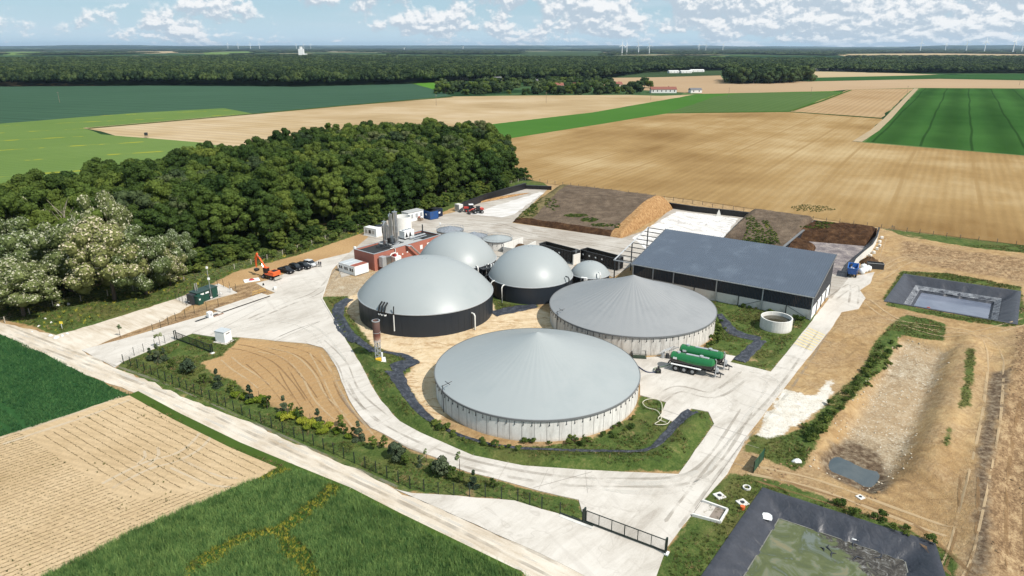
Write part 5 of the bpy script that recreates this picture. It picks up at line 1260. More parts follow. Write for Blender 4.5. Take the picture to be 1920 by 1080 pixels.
t = thing('green_cabinet','small square green cabinet in front of the gas cabin','cabinet',(*G(366,571),.06),math.atan2(u.y,u.x)); MB().rbox(-.05,1.35,-1.4,-.1,0,2.0,.04).build('body',M_DGREEN,t); MB().box(-.1,1.4,-1.45,-.05,2.0,2.1).build('lid',M_DGREEN,t); MB().box(.2,.6,-1.43,-1.4,1.1,1.5).build('plate',M_WHITE,t)
for (px,py,h,lb,hd) in ((397,561,4.9,'lamp mast with white head rising before the green cabin',1),(392,530,3.8,'curved lamp post behind the gas cabin',1),(826,441,3.6,'lamp mast with round white head by the silver covered tank',1)):
    t=thing('lamp_mast',lb,'lamp post',(*G(px,py),0)); MB().cyl(0,0,0,h,.06,8).build('pole',M_GALV,t); MB().rbox(-.25,.25,-.18,.18,h,h+.5,.05).build('lamp_head',M_WHITE,t)
for (px,py,lb) in ((360,571,'thin tripod gauge stand left of the green cabinet'),(413,557,'thin grey pipe stand right of the gas cabin'),(432,549,'grey pipe manifold inside the mesh fence corner')):
    t=thing('pipe_stand',lb,'pipe stand',(*G(px,py),.06)); MB().cyl(0,0,0,1.7,.05,6).build('pipe',M_GALV,t); MB().tube([(-.7,0,.7),(.7,0,.7)],.07,6).build('crossbar',M_GALV,t); MB().cyl(.3,0,.7,1.1,.14,8).build('gauge',M_WHITE,t)
M_YBAR = simple('barrier_yellow', (.62,.36,.06), .6)
t=thing('barrier','yellow metal crowd barriers on rough soil by the weighbridge','barrier',(*G(474,555),0),wrz)
for j in range(2):
    m=MB(); x0=j*1.9; m.tube([(x0,0,0),(x0,0,1.05),(x0+1.8,0,1.05),(x0+1.8,0,0)],.04,5); m.tube([(x0,0,.35),(x0+1.8,0,.35)],.03,5)
    for k in range(1,7): m.tube([(x0+k*.26,0,.35),(x0+k*.26,0,1.05)],.02,4)
    m.build('barrier_panel',M_YBAR,t)
t=thing('cable_cover','red plastic cover on a white slab near the excavator','cover',(*G(472,526),.06),.5); MB().rbox(-1.9,1.9,-1.2,1.2,-.05,.12,.02).build('slab',M_WHITE,t); link('lid',heap_mesh(.75,.6,.35,simple('lid_red',(.35,.03,.04),.5),seed=2),t,(0,0,.12))
t=thing('black_cone','small black stub on the yard corner','bollard',(*G(494,535),.05)); MB().cyl(0,0,0,.5,.25,10,.15).build('stub',M_BLACK,t)

# ------------------------------------------------------------------ vehicles
M_TYRE = simple('tyre_rubber', (.015,.015,.016), .85); M_RIM = simple('wheel_rim', (.30,.31,.32), .5, .4, .3)
M_GLASS = simple('car_glass', (.015,.02,.025), .08, .6); M_LAMP = simple('headlamp', (.7,.7,.7), .15)
def wheel(parent, x, y, r, w_, side=1, rim=None):
    yy = y
    ring = lambda q, Y: [(x+q*math.cos(i*math.pi/10), Y, r+q*math.sin(i*math.pi/10)) for i in range(20)]
    o = MB().rings([ring(r*.6,yy-w_/2),ring(r*.93,yy-w_/2),ring(r,yy-w_*.3),ring(r,yy+w_*.3),ring(r*.93,yy+w_/2),ring(r*.6,yy+w_/2)], True).build('wheel', M_TYRE, parent)
    MB().rings([ring(r*.46,yy-w_/2-.015),ring(r*.40,yy-w_/2-.03)] if side < 0 else [ring(r*.4,yy+w_/2+.03),ring(r*.46,yy+w_/2+.015)], True).build('rim', rim or M_RIM, o)
    return o
def body_loft(prof, w0, nm, mat, parent, tuck=.12):
    """prof: list of (x, zbottom, ztop, halfwidth scale)"""
    R_ = []
    for x, zb, zt, s in prof:
        h = w0*s; e = min(.12,(zt-zb)*.3)
        R_.append([(x,-h,zb),(x,h,zb),(x,h,zt-e*2),(x,h-e*.5,zt-e*.6),(x,h-e*1.6,zt),(x,-h+e*1.6,zt),(x,-h+e*.5,zt-e*.6),(x,-h,zt-e*2)])
    return MB().rings(R_, True).build(nm, mat, parent, smooth=35)
def car(label, px, py, rz, paint, kind='car', cat='car'):
    t = thing('parked_'+kind, label, cat, (*G(px,py),.05), rz)
    L = 5.2 if kind == 'pickup' else 4.6
    body_loft([(-L/2,.45,.85,.86),(-L/2+.15,.32,1.0,.96),(-L/4,.28,1.02,1),(L/6,.28,1.02,1),(L/2-.5,.3,.92,.97),(L/2-.1,.35,.8,.9),(L/2,.45,.7,.84)], .93, 'body', paint, t)
    if kind == 'pickup': c = [(-.7,.98,1.0,.88),(-.6,.98,1.72,.78),(.5,.98,1.76,.78),(1.2,.98,1.02,.86)]
    else: c = [(-L/2+.2,.98,1.02,.84),(-L/2+.55,.98,1.55,.76),(-.4,.98,1.66,.77),(.45,.98,1.6,.77),(1.2,.98,1.0,.86)]
    g_ = body_loft(c, .93, 'windows', M_GLASS, t)
    body_loft([(c[1][0]+.1,c[1][2]-.06,c[1][2]+.03,.76),(.1,c[2][2]-.06,c[2][2]+.05,.76),(c[-2][0]-.02,c[-2][2]-.06,c[-2][2]+.03,.75)], .93, 'roof', paint, g_)
    if kind == 'pickup': MB().box(-L/2+.15,-.75,-.78,.78,1.0,1.05).build('bed_cover', M_BLACK, t)
    for x in (-L*.31, L*.31):
        for s in (-1,1): wheel(t, x, s*.84, .36, .26, s)
    for s in (-1,1): MB().rbox(L/2-.12,L/2+.0,s*.62-.18,s*.62+.18,.58,.74,.02).build('headlight', M_LAMP, t)
    return t
def paint(n, c): return simple(n, c, .35, .25, 0, var=.04)
PB = paint('black_paint',(.010,.010,.012)); PW = paint('silver_white_paint',(.50,.51,.52))
dr = math.atan2(*(lambda v:(v.y,v.x))(Vector(G(552,512))-Vector(G(522,505))))
car('black pickup truck parked nearest the orange excavator', 537, 511, dr, PB, 'pickup', 'pickup truck')
car('black car parked second in the row behind the pickup', 555, 505.5, dr, PB)
car('dark car parked third in the row, next to the pale car', 570, 503, dr+.1, PB)
car('silver white car parked beside the three people', 582, 498.5, dr-.05, PW, 'car')
# excavator
M_OR = simple('excavator_orange', (.62,.10,.02), .4, .5, var=.08)
t = thing('wheeled_excavator', 'orange wheeled excavator with raised folded boom on the yard edge', 'excavator', (*G(508,522),.05), math.radians(150))
MB().rbox(-2.2,2.2,-.7,.7,.65,1.05,.08).build('chassis', M_DARKMET, t)
for x in (-1.5,1.5):
    for s in (-1,1): wheel(t, x, s*1.0, .52, .5, s)
MB().rbox(-2.6,.8,-1.25,1.25,1.25,1.75,.12).build('deck', M_OR, t)
MB().rbox(-2.6,-.4,-1.2,1.2,1.75,2.3,.15).build('engine_cover', M_OR, t); MB().rbox(-2.3,-1.0,-.7,.7,2.3,2.4,.03).build('grille', M_BLACK, t)
cb_=MB().rbox(-.2,1.3,.25,1.22,1.6,3.1,.12).build('cab', M_BLACK, t); MB().rbox(-.25,1.35,.2,1.27,3.05,3.15,.03).build('cab_roof', M_OR, cb_)
MB().rbox(-.1,1.32,.2,.24,2.1,3.0,.01).build('cab_window', M_GLASS, cb_)
def beam(parent, nm, pts, w_, hs, mat):
    R_=[]
    for (x,z),h in zip(pts,hs): R_.append([(x-h*.35,-w_/2,z-h/2),(x-h*.35,w_/2,z-h/2),(x+h*.35,w_/2,z+h/2),(x+h*.35,-w_/2,z+h/2)])
    return MB().rings(R_, True).build(nm, mat, parent)
beam(t,'boom',[(.8,1.9),(2.0,3.3),(3.3,4.9),(4.3,5.9)],.45,[.5,.7,.6,.4],M_OR); beam(t,'stick',[(4.1,6.1),(4.9,4.6),(5.1,2.4)],.36,[.4,.55,.3],M_OR)
MB().tube([(1.4,.3,1.9),(2.6,.3,3.6)],.09,8).build('hydraulic_ram',M_STEEL,t); MB().tube([(3.2,.0,5.3),(4.5,.0,5.9)],.09,8).build('hydraulic_ram',M_STEEL,t)
b_=MB(); b_.rings([[(5.0+.55*math.cos(a)*1.0+.1,y,1.7+.6*math.sin(a)) for a in [k*.6-3.3 for k in range(7)]] for y in (-.5,.5)],True); b_.build('bucket',M_DARKMET,t)
MB().rbox(-3.0,-2.7,-1.25,1.25,.3,.9,.03).build('blade',simple('blade_grey',(.35,.34,.3),.6),t)
# two slurry tankers
def tanker(label, px, py, rz, dirty):
    t = thing('slurry_tanker', label, 'slurry tanker', (*G(px,py),.05), rz, 'green slurry tankers')
    tm = newmat('tanker_paint', .22, .6); x_, y_, z_ = tm.sep(tm.obj); wv = tm.math('MULTIPLY', tm.math('SINE', tm.math('MULTIPLY_ADD', x_, .55, 1.2)), .30)
    k = tm.step(tm.math('ADD', z_, wv), 2.28, 2.32)
    c = tm.mix(k, (.012,.010,.011), (.010,.125,.035)); tm.put(tm.b.inputs['Base Color'], c)
    R_=[]; 
    for x,q in ((-4.15,.25),(-4.0,.75),(-3.75,1),(3.75,1),(4.0,.75),(4.15,.25)): R_.append([(x,1.12*q*math.cos(i*math.pi/16),2.2+1.12*q*math.sin(i*math.pi/16)) for i in range(32)])
    tk=MB().rings(R_,True).build('tank',tm.mat,t,smooth=40)
    for x in (-2.2,.0,2.2): MB().rings([[(xx,1.135*math.cos(i*math.pi/16),2.2+1.135*math.sin(i*math.pi/16)) for i in range(32)] for xx in (x-.04,x+.04)],False).build('band',tm.mat,tk)
    MB().rbox(-1.2,3.0,-.25,.25,3.28,3.42,.03).build('top_walkway',M_GALV,t); MB().cyl(-2.6,0,3.25,3.5,.35,14).build('hatch',M_GALV,t); MB().cyl(1.6,0,3.35,3.6,.35,14).build('hatch',M_GALV,t)
    MB().box(-4.0,4.6,-.5,-.3,.85,1.1).box(-4.0,4.6,.3,.5,.85,1.1).build('chassis',M_DARKMET,t)
    for s in (-1,1): MB().rbox(-3.6,2.0,s*1.28-.22,s*1.28+.22,1.36,1.44,.02).build('mudguard',M_WHITE,t)
    for x in (-2.6,-1.05,.5):
        for s in (-1,1): wheel(t,x,s*1.15,.66,.55,s)
    for s in (-1,1): MB().tube([(4.0,s*.5,1.1),(5.9,0,.75)],.1,6).build('drawbar',M_DARKMET,t)
    MB().tube([(4.2,.5,.4),(4.25,.5,2.9),(4.1,.3,3.3)],.13,8).build('suction_pipe',M_STEEL,t,smooth=True); MB().tube([(4.5,-.6,.2),(4.5,-.6,2.4)],.12,8).build('suction_pipe',M_GALV,t)
    MB().cyl(4.55,.1,.9,1.7,.35,12).build('pump',M_GALV,t); MB().rbox(4.2,5.0,-.4,.5,.7,1.0,.03).build('pump_deck',M_BLACK,t); MB().cyl(5.3,0,.0,.8,.08,6).build('jack',M_DARKMET,t)
    MB().box(-4.3,-4.15,-.9,.9,1.0,1.3).build('rear_bar',M_DARKMET,t)
    MB().box(-3.3,-2.6,-1.155,-1.13,2.35,2.75).build('logo_patch',M_WHITE,t)
    return t
ta = Vector(G(1259,692)); tb = Vector(G(1332,708)); trz = math.atan2((tb-ta).y,(tb-ta).x)
tk1 = tanker('nearer green and black three axle slurry tanker with hose at its rear', 1296, 697, trz, 0)
tk2 = tanker('farther green slurry tanker parked close behind the first', 1313, 683, trz, 0)
t = thing('spreader_boom', 'folded hose boom on the rear of the farther tanker', 'spreader', (*G(1255,672),.05), trz)
for k in range(4): MB().tube([(-1.8+k*.5,-.8,.9+.3*k),(-1.2+k*.5,.9,1.3+.3*k),(.4+k*.4,.2,1.6+.3*k)],.07,5).build('arm',M_GALV,t)
for k in range(3): MB().cyl(-1.2+k*.8,-.4+.3*k,.0,.9,.35,10).build('distributor',M_DARKMET if k%2 else M_GALV,t)
t = thing('pump_stand', 'small dark pump standing on the yard between tank and tanker', 'pump', (*G(1234,699),.05), 0); MB().rbox(-.45,.45,-.4,.4,0,.7,.05).build('body',M_BLACK,t); MB().cyl(0,0,.7,1.3,.2,10).build('motor',M_DARKMET,t)
def hose(label, pts, r, mat, z=.12):
    P=[Vector((*G(px,py,zz),zz)) for px,py,zz in pts]; S=[]
    for i in range(len(P)-1):
        p0,p1,p2,p3=P[max(i-1,0)],P[i],P[i+1],P[min(i+2,len(P)-1)]
        for k in range(6):
            s=k/6; S.append(.5*((2*p1)+(p2-p0)*s+(2*p0-5*p1+4*p2-p3)*s*s+(3*p1-p0-3*p2+p3)*s**3))
    S.append(P[-1]); o=MB().tube(S,r,7).build('hose',mat,None,smooth=True); return tag(o,label,'hose')
hose('dark blue hose from the front tank edge to the small pump', [(1188,679,.3),(1198,688,.15),(1212,697,.12),(1225,698,.12),(1233,697,.3)], .11, simple('blue_hose',(.02,.03,.08),.5))
hose('green grey hose from the pump to the nearer tanker', [(1234,697,.5),(1226,691,.15),(1240,688,.2),(1258,683,.9)], .09, simple('green_hose',(.09,.13,.08),.5))
hose('pale loop of hose lying on grass right of the front tank', [(1258,785,.3),(1250,795,.3),(1228,795,.3),(1240,785,.3),(1232,770,.3),(1213,764,.3),(1205,755,.3),(1213,749,.3),(1228,748,.3),(1240,755,.3),(1241,775,.3),(1234,785,.3),(1249,792,.3)], .065, simple('pale_hose',(.50,.47,.38),.6))
t = thing('sunken_pit', 'dark sunken pit with a thin rail between the two cone tanks', 'pit', (*G(1186,672),.07), -.12)
MB().box(0,2.6,-.1,1.5,0,.04).build('pit_floor', simple('pit_green',(.02,.035,.02),.8), t)
m = MB()
for x in (0,1.3,2.6): m.box(x-.03,x+.03,-.12,-.06,0,1.0); m.box(x-.03,x+.03,1.5,1.56,0,1.0)
m.box(0,2.6,-.11,-.07,.95,1.0); m.box(0,2.6,1.51,1.55,.95,1.0); m.box(-.1,0,-.1,1.5,0,.9); m.build('rail', M_DARKMET, t)
for T_, px_, py_, rr_ in ((T1,829,733,17.9),(T2,1057,590,17.9)):
    a = polar(T_, px_, py_, 4, 0); u = Vector((math.cos(a), math.sin(a), 0)); v = Vector((-u.y,u.x,0)); m = MB()
    m.tube([u*(rr_+.1), u*(rr_+.1)+Vector((0,0,5.0))], .07, 5); m.tube([u*rr_+Vector((0,0,4.9)), u*(rr_-1.6)+Vector((0,0,5.3))], .06, 5); m.tube([u*(rr_-.8)-v*.9+Vector((0,0,5.1)), u*(rr_-.8)+v*.9+Vector((0,0,5.3))], .06, 5)
    m.build('winch_frame', M_DARKMET, T_)
# red tractor and telehandler, blue tipper
M_RD = simple('tractor_red',(.38,.03,.02),.4,.5)
def tractor(label,px,py,rz,tele):
    t=thing('telehandler' if tele else 'loader_tractor',label,'telehandler' if tele else 'tractor',(*G(px,py),.05),rz)
    rr=(.62,.62) if tele else (.55,.85)
    for s in (-1,1): wheel(t,1.4,s*.9,rr[0],.42,s,M_RD if not tele else None); wheel(t,-1.1,s*.95,rr[1],.55,s,M_RD if not tele else None)
    MB().rbox(-1.6,2.1,-.5,.5,.7,1.3,.08).build('chassis',M_DARKMET,t); MB().rbox(.3 if not tele else -2.0,2.3 if not tele else -.6,-.45,.45,1.2,1.9,.12).build('bonnet',M_RD,t)
    c=MB().rbox(-1.2 if not tele else -.4,.3 if not tele else .9,-.7 if not tele else .1,.7 if not tele else .85,1.3,2.6,.1).build('cab',M_GLASS,t); MB().rbox(-1.3 if not tele else -.5,.4 if not tele else 1.0,-.8 if not tele else .05,.8 if not tele else .9,2.6,2.75,.05).build('cab_roof',M_WHITE if not tele else M_DARKMET,c)
    MB().tube([(-1.6 if tele else -.3,-.5,1.9),(2.2,-.5,1.6),(3.4,-.4,.9)],.2,6).build('loader_arm',M_RD if tele else M_DARKMET,t)
    MB().rbox(3.2,3.9,-1.1,1.1,.1,.9,.1).build('bucket',M_DARKMET,t); return t
tractor('red tractor with white cab roof by the black silo wall',881,397,math.radians(190),False)
tractor('small red telehandler in front of the red tractor',897,400,math.radians(200),True)
a=Vector(G(1590,522)); b=Vector(G(1606,508)); u=(b-a); t=thing('dump_trailer','blue tipping dump trailer parked at the end of the curved silo wall','trailer',(*G(1597,517),.05),math.radians(62))
def tub(z0,z1,L0,L1,w0,w1): return [[(-L0,-w0,z0),(L0,-w0,z0),(L0,w0,z0),(-L0,w0,z0)],[(-L1,-w1,z1),(L1,-w1,z1),(L1,w1,z1),(-L1,w1,z1)]]
MB().rings([tub(1.0,1.0,2.3,2.3,.9,.9)[0],tub(1,2.7,2.3,2.7,.9,1.2)[1]],False).rings([tub(1,2.7,2.2,2.6,.8,1.1)[1][::-1],tub(1.1,1,2.2,2.2,.8,.8)[0][::-1]],False).add(tub(1.1,1,2.2,2.2,.85,.85)[0],[(0,1,2,3)]).build('tub',simple('trailer_blue',(.010,.085,.33),.35,.5),t)
m=MB(); m.box(-2.75,2.75,-1.28,-1.12,2.66,2.78); m.box(-2.75,2.75,1.12,1.28,2.66,2.78); m.box(-2.78,-2.6,-1.12,1.12,2.66,2.78); m.box(2.6,2.78,-1.12,1.12,2.66,2.78)
for x in (-1.8,-.6,.6,1.8):
    for s in (-1,1): m.box(x-.06,x+.06,s*1.2-.05,s*1.2+.05,1.2,2.66)
m.build('rim_and_ribs',simple('trailer_blue_light',(.02,.13,.42),.35),t)
MB().box(-2.4,3.4,-.4,.4,.7,1.0).build('chassis',M_DARKMET,t)
for x in (-1.2,.0):
    for s in (-1,1): wheel(t,x,s*.95,.5,.4,s)
link('load',heap_mesh(1.8,.7,.4,M_WALLC,seed=3),t,(0,0,1.6))
for i, (pts, w_, gp) in enumerate((([(388,812),(365,838),(330,858),(280,872),(235,893),(200,912)],.5,2.2),([(283,842),(284,856),(268,872)],.4,1.8),([(240,745),(160,775),(60,808),(0,828)],.6,2.4),([(330,870),(400,900),(440,905)],.4,2.0))):
    FIELD_TRACKS.append((pts, w_, gp))
# brown spoil along silo 1 wall
t=thing('spoil_ridge','low ridge of orange brown spoil along the foot of the far left silo wall','spoil heap',(*G(940,372),.05),.75); link('ridge',heap_mesh(15,1.0,.7,M_OCUT,40,5),t)

# ------------------------------------------------------------------ people
def person(label, px, py, rz, top, legs, hair=(.04,.025,.015), arm=.1):
    vs=[(0,0,.95),(0,0,1.15),(0,0,1.36),(0,0,1.50),(0,.01,1.60),(0,.015,1.72),(-.10,0,.92),(-.11,.03,.50),(-.12,-.02,.08),(-.12,.10,.04),(.10,0,.92),(.11,.05,.50),(.12,0,.08),(.12,.12,.04),(-.19,0,1.40),(-.25,-.02-arm*.3,1.13),(-.24,.10+arm,.92),(.19,0,1.40),(.26,-.02,1.13),(.25,.12,.90)]
    es=[(0,1),(1,2),(2,3),(3,4),(4,5),(0,6),(6,7),(7,8),(8,9),(0,10),(10,11),(11,12),(12,13),(2,14),(14,15),(15,16),(2,17),(17,18),(18,19)]
    ra=[.14,.13,.15,.06,.085,.08,.09,.065,.045,.04,.09,.065,.045,.04,.07,.05,.035,.07,.05,.035]
    me_=bpy.data.meshes.new('person'); me_.from_pydata(vs,es,[]); o=link('person',me_,None,(*G(px,py),.05),rz)
    md=o.modifiers.new('skin','SKIN'); sv=me_.skin_vertices[0].data
    for i,r in enumerate(ra): sv[i].radius=(r,r*(.8 if i<3 else 1))
    sv[0].use_root=True; o.modifiers.new('sub','SUBSURF').levels=1; o.modifiers['sub'].render_levels=1
    t=newmat('clothes',.8,.2); z=t.sep(t.obj)[2]
    c=t.ramp(t.math('MULTIPLY',z,.5),[(0,(.02,.02,.02)),(.05,legs),(.475,top),(.755,(.45,.27,.19)),(.845,hair)],'CONSTANT'); t.put(t.b.inputs['Base Color'],c); me_.materials.append(t.mat)
    return tag(o,label,'person')
person('person in pale clothes standing nearest the silver white car',594,501,2.6,(.5,.5,.5),(.35,.33,.3))
person('person in black standing in the middle of the group of three',598.5,500.5,-2.0,(.02,.02,.025),(.02,.02,.03),arm=.2)
person('person in dark clothes at the right of the group of three',602,501,2.4,(.03,.03,.04),(.015,.015,.02))
# ------------------------------------------------------------------ wheel tracks pressed into soil and concrete
def spline(P, n=10):
    S = []
    for i in range(len(P)-1):
        p0,p1,p2,p3 = P[max(i-1,0)],P[i],P[i+1],P[min(i+2,len(P)-1)]
        for k in range(n):
            s=k/n; S.append(.5*((2*p1)+(p2-p0)*s+(2*p0-5*p1+4*p2-p3)*s*s+(3*p1-p0-3*p2+p3)*s**3))
    S.append(P[-1]); return S
def track(name, pts, w_, gap, mat, base=None, off=.03, seed=0):
    S = spline([Vector(G(*p)) for p in pts]); m = MB()
    for side in ((-.5,.5) if gap else (0,)):
        R_ = []
        for i, p in enumerate(S):
            d = (S[min(i+1,len(S)-1)]-S[max(i-1,0)]).normalized(); s = Vector((-d.y,d.x)); c = p+s*side*gap; ww = w_*(.6+.8*float(vn(i*1.,seed*5.+side,3.,2)))
            if i in (0,len(S)-1): ww *= .1
            R_.append([(*(c+s*q*ww),(max(hq(*(c+s*q*ww)),-.05) if base is None else base)+off) for q in (-.5,.5)])
        m.rings(R_, False, False)
    return tag(m.build(name, mat), kind='structure')
def worn(name, c, lo=.42, hi=.62, mx=.75):
    t = newmat(name, .95, .05); t.put(t.b.inputs['Base Color'], c)
    k = t.math('MULTIPLY', t.step(t.noise(t.pos, .22, 5, .6), lo, hi), mx); tr = t.node('ShaderNodeBsdfTransparent'); ms = t.node('ShaderNodeMixShader'); t.put(ms.inputs[0], k)
    t.l.new(tr.outputs[0], ms.inputs[1]); t.l.new(t.b.outputs[0], ms.inputs[2]); o = [n_ for n_ in t.n if n_.type == 'OUTPUT_MATERIAL'][0]; t.l.new(ms.outputs[0], o.inputs[0]); return t.mat
M_RUTD = worn('rut_dark', (.25,.155,.078), .34, .55, .55); M_RUTL = worn('rut_light', (.50,.375,.23), .30, .5, .6)
for i, (pts, w_, gp, mt) in enumerate((
 ([(424,672),(445,690),(470,706),(495,725)],.35,2.0,M_RUTL),([(440,650),(470,655),(520,675),(560,715),(585,750)],.3,2.0,M_RUTD),([(490,655),(540,668),(575,700),(600,745),(640,785)],.3,2.2,M_RUTL),
 ([(515,650),(570,665),(605,700),(630,750),(670,800)],.28,2.0,M_RUTD),([(470,680),(500,705),(540,750)],.25,1.9,M_RUTD),([(590,660),(612,700),(640,755),(690,820)],.35,1.9,M_RUTL),
 ([(530,690),(550,725),(580,770)],.2,1.8,M_RUTD),
 ([(1655,445),(1640,500),(1690,480),(1800,490),(1930,510)],.3,2.2,M_RUTL),([(1650,520),(1720,485),(1830,500),(1930,530)],.3,2.2,M_RUTL),([(1620,560),(1680,600),(1800,630),(1930,600)],.35,2.3,M_RUTL),
 ([(1700,470),(1800,475),(1930,500)],.5,2.0,M_RUTD),([(1640,600),(1720,610),(1850,640),(1860,760),(1810,1000),(1780,1080)],.35,2.4,M_RUTL),([(1400,880),(1520,905),(1660,955),(1780,1000)],.5,2.2,M_RUTL),([(1420,895),(1550,935),(1700,985),(1800,1080)],.4,2.0,M_RUTD),
 ([(1790,1080),(1810,1000),(1815,900)],.35,2.0,M_RUTD),([(1905,1080),(1905,900),(1925,760)],.4,2.0,M_RUTD))):
    track('wheel_track', pts, w_, gp, mt, None, .035, i)
M_TYM = worn('tyre_mark', (.30,.265,.22), .36, .62, .38); M_TYL = worn('pale_dust_track', (.60,.57,.52), .40, .62, .5); M_TYD = worn('dark_scuff', (.22,.20,.18), .4, .6, .7)
for i, (pts, w_, gp, mt) in enumerate((
 ([(640,715),(668,765),(710,800),(790,840),(900,875),(1040,900),(1160,905),(1280,900),(1340,860),(1400,770)],.5,1.9,M_TYM),([(600,640),(640,680),(665,735),(720,785)],.3,1.8,M_TYM),
 ([(1100,905),(1180,915),(1260,912),(1320,890)],.8,2.0,M_TYL),([(1260,985),(1300,930),(1380,830),(1470,730),(1545,620)],.45,1.9,M_TYM),([(1225,760),(1270,730),(1340,740),(1400,700)],.5,2.0,M_TYM),
 ([(505,640),(555,618),(600,603)],.25,0,M_TYD),([(470,600),(540,570),(600,545),(640,500)],.5,1.9,M_TYM),([(430,620),(520,600),(590,620),(640,680)],.5,2.0,M_TYL),([(860,425),(930,420),(1000,440),(1150,465),(1230,480)],.6,2.0,M_TYM),
 ([(880,440),(960,440),(1010,455),(1120,475)],.4,2.0,M_TYL),([(1560,560),(1600,535),(1600,570)],.4,1.9,M_TYM),([(1400,700),(1450,720),(1400,800),(1340,890)],.5,2.0,M_TYL))):
    track('tyre_track', pts, w_, gp, mt, .064, .003+.0005*i, i)
for i, (pts, w_, gp) in enumerate(FIELD_TRACKS): track('wheel_track', pts, w_, gp, worn('pale_field_track', (.58,.48,.35), .25, .5, .6) if i == 0 else bpy.data.materials['pale_field_track'], .03, .008+.001*i, i)
for i, (pts, w_, gp, mt) in enumerate((([(0,612),(120,660),(300,725),(500,815),(700,905),(850,975),(1060,1080)],.5,2.2,M_TYM),([(0,618),(250,718),(480,818),(700,920),(1000,1065)],.5,2.0,M_TYL))):
    track('tyre_track', pts, w_, gp, mt, .03, .001+.001*i, i)
# ------------------------------------------------------------------ vegetation prototypes
def leafmat(name, dark, light, sc=.9, trans=.0, randv=.35, rough=.75):
    t = newmat(name, rough, .15)
    oi = t.node('ShaderNodeObjectInfo').outputs['Random']
    n = t.math('ADD', t.math('MULTIPLY', t.noise(t.pos, sc, 4, .65), .6), t.math('MULTIPLY', t.noise(t.pos, sc*.12, 3, .6), .4))
    c = t.ramp(t.math('ADD', n, t.math('MULTIPLY', t.math('SUBTRACT', oi, .5), .22)), [(.34,dark),(.62,light)])
    k = t.math('MULTIPLY_ADD', oi, randv, 1-randv/2)
    c = t.mix(1.0, c, t.comb(t.math('MULTIPLY', k, t.math('MULTIPLY_ADD', oi, .3, .85)), k, k), 'MULTIPLY')
    t.put(t.b.inputs['Base Color'], c)
    if trans:
        tr = t.node('ShaderNodeBsdfTranslucent'); t.put(tr.inputs[0], c); ms = t.node('ShaderNodeMixShader'); ms.inputs[0].default_value = trans
        t.l.new(t.b.outputs[0], ms.inputs[1]); t.l.new(tr.outputs[0], ms.inputs[2])
        o = [n_ for n_ in t.n if n_.type == 'OUTPUT_MATERIAL'][0]; t.l.new(ms.outputs[0], o.inputs[0])
    return t.mat
M_LEAF = leafmat('oak_leaves', (.030,.052,.011), (.090,.138,.025), .8, .3, .4)
M_LEAFL = leafmat('light_leaves', (.045,.072,.013), (.115,.165,.030), .8, .25, .3)
M_LEAFG = leafmat('grey_green_leaves', (.040,.058,.024), (.100,.130,.050), .8, .2, .3)
M_LEAFD = leafmat('deep_green_leaves', (.024,.046,.010), (.072,.118,.022), .8, .2, .3)
M_LEAF2 = leafmat('far_leaves', (.013,.027,.010), (.046,.074,.022), .012, .0, .5)
M_BLEAF = leafmat('acacia_leaves', (.070,.094,.030), (.150,.185,.066), 1.0, .22)
M_BLOS = leafmat('white_blossom', (.30,.31,.20), (.46,.47,.34), 1.0, .15, .1)
M_CONI = leafmat('conifer_needles', (.020,.032,.018), (.055,.080,.042), 2, 0)
M_BUSH = leafmat('bush_leaves', (.040,.066,.014), (.100,.145,.030), 1.5, .2)
M_YBUSH = leafmat('yellow_green_leaves', (.09,.13,.012), (.23,.27,.03), 1.5, .2)
M_PALE = leafmat('pale_leaves', (.16,.19,.08), (.30,.33,.18), 1.5, .2)
M_BARK = simple('bark', (.09,.07,.055), .95, .1, var=.4)
def quadcloud(P, Nn, size, rs, asp=.8, mats=None, midx=None, name='crown'):
    n = len(P); up = np.tile([0.,0.,1.], (n,1)); r = rs.normal(size=(n,3))
    T_ = np.cross(Nn, r); T_ /= np.linalg.norm(T_,axis=1)[:,None]+1e-9; B_ = np.cross(Nn, T_)
    s = (size*rs.uniform(.6,1.3,n))[:,None]; a = T_*s; b = B_*s*asp
    V = np.stack([P-a-b*.3, P-b+a*.1, P+a+b*.2, P+b-a*.15], 1).reshape(-1,3)
    return V
def npmesh(name, V, Q, mats, mi=None, smooth=False):
    me = bpy.data.meshes.new(name); me.vertices.add(len(V)); me.vertices.foreach_set('co', V.astype(np.float32).ravel())
    me.loops.add(Q.size); me.loops.foreach_set('vertex_index', Q.ravel()); me.polygons.add(len(Q))
    me.polygons.foreach_set('loop_start', np.arange(len(Q))*Q.shape[1]); me.polygons.foreach_set('loop_total', np.full(len(Q), Q.shape[1]))
    for m_ in mats: me.materials.append(m_)
    if mi is not None: me.polygons.foreach_set('material_index', mi)
    if smooth: me.polygons.foreach_set('use_smooth', [True]*len(Q))
    me.update(calc_edges=True); return me
def core(cs, rr, mat_i, n=8):
    V = []; Q = []
    for c, r in zip(cs, rr):
        b = len(V)
        for j in range(1, n//2+2):
            th = math.pi*j/(n//2+2)
            for i in range(n): V.append((c[0]+r*math.sin(th)*math.cos(2*math.pi*i/n), c[1]+r*math.sin(th)*math.sin(2*math.pi*i/n), c[2]+r*math.cos(th)))
        for j in range(n//2):
            for i in range(n): Q.append((b+j*n+i, b+(j+1)*n+i, b+(j+1)*n+(i+1)%n, b+j*n+(i+1)%n))
    return np.array(V), np.array(Q)
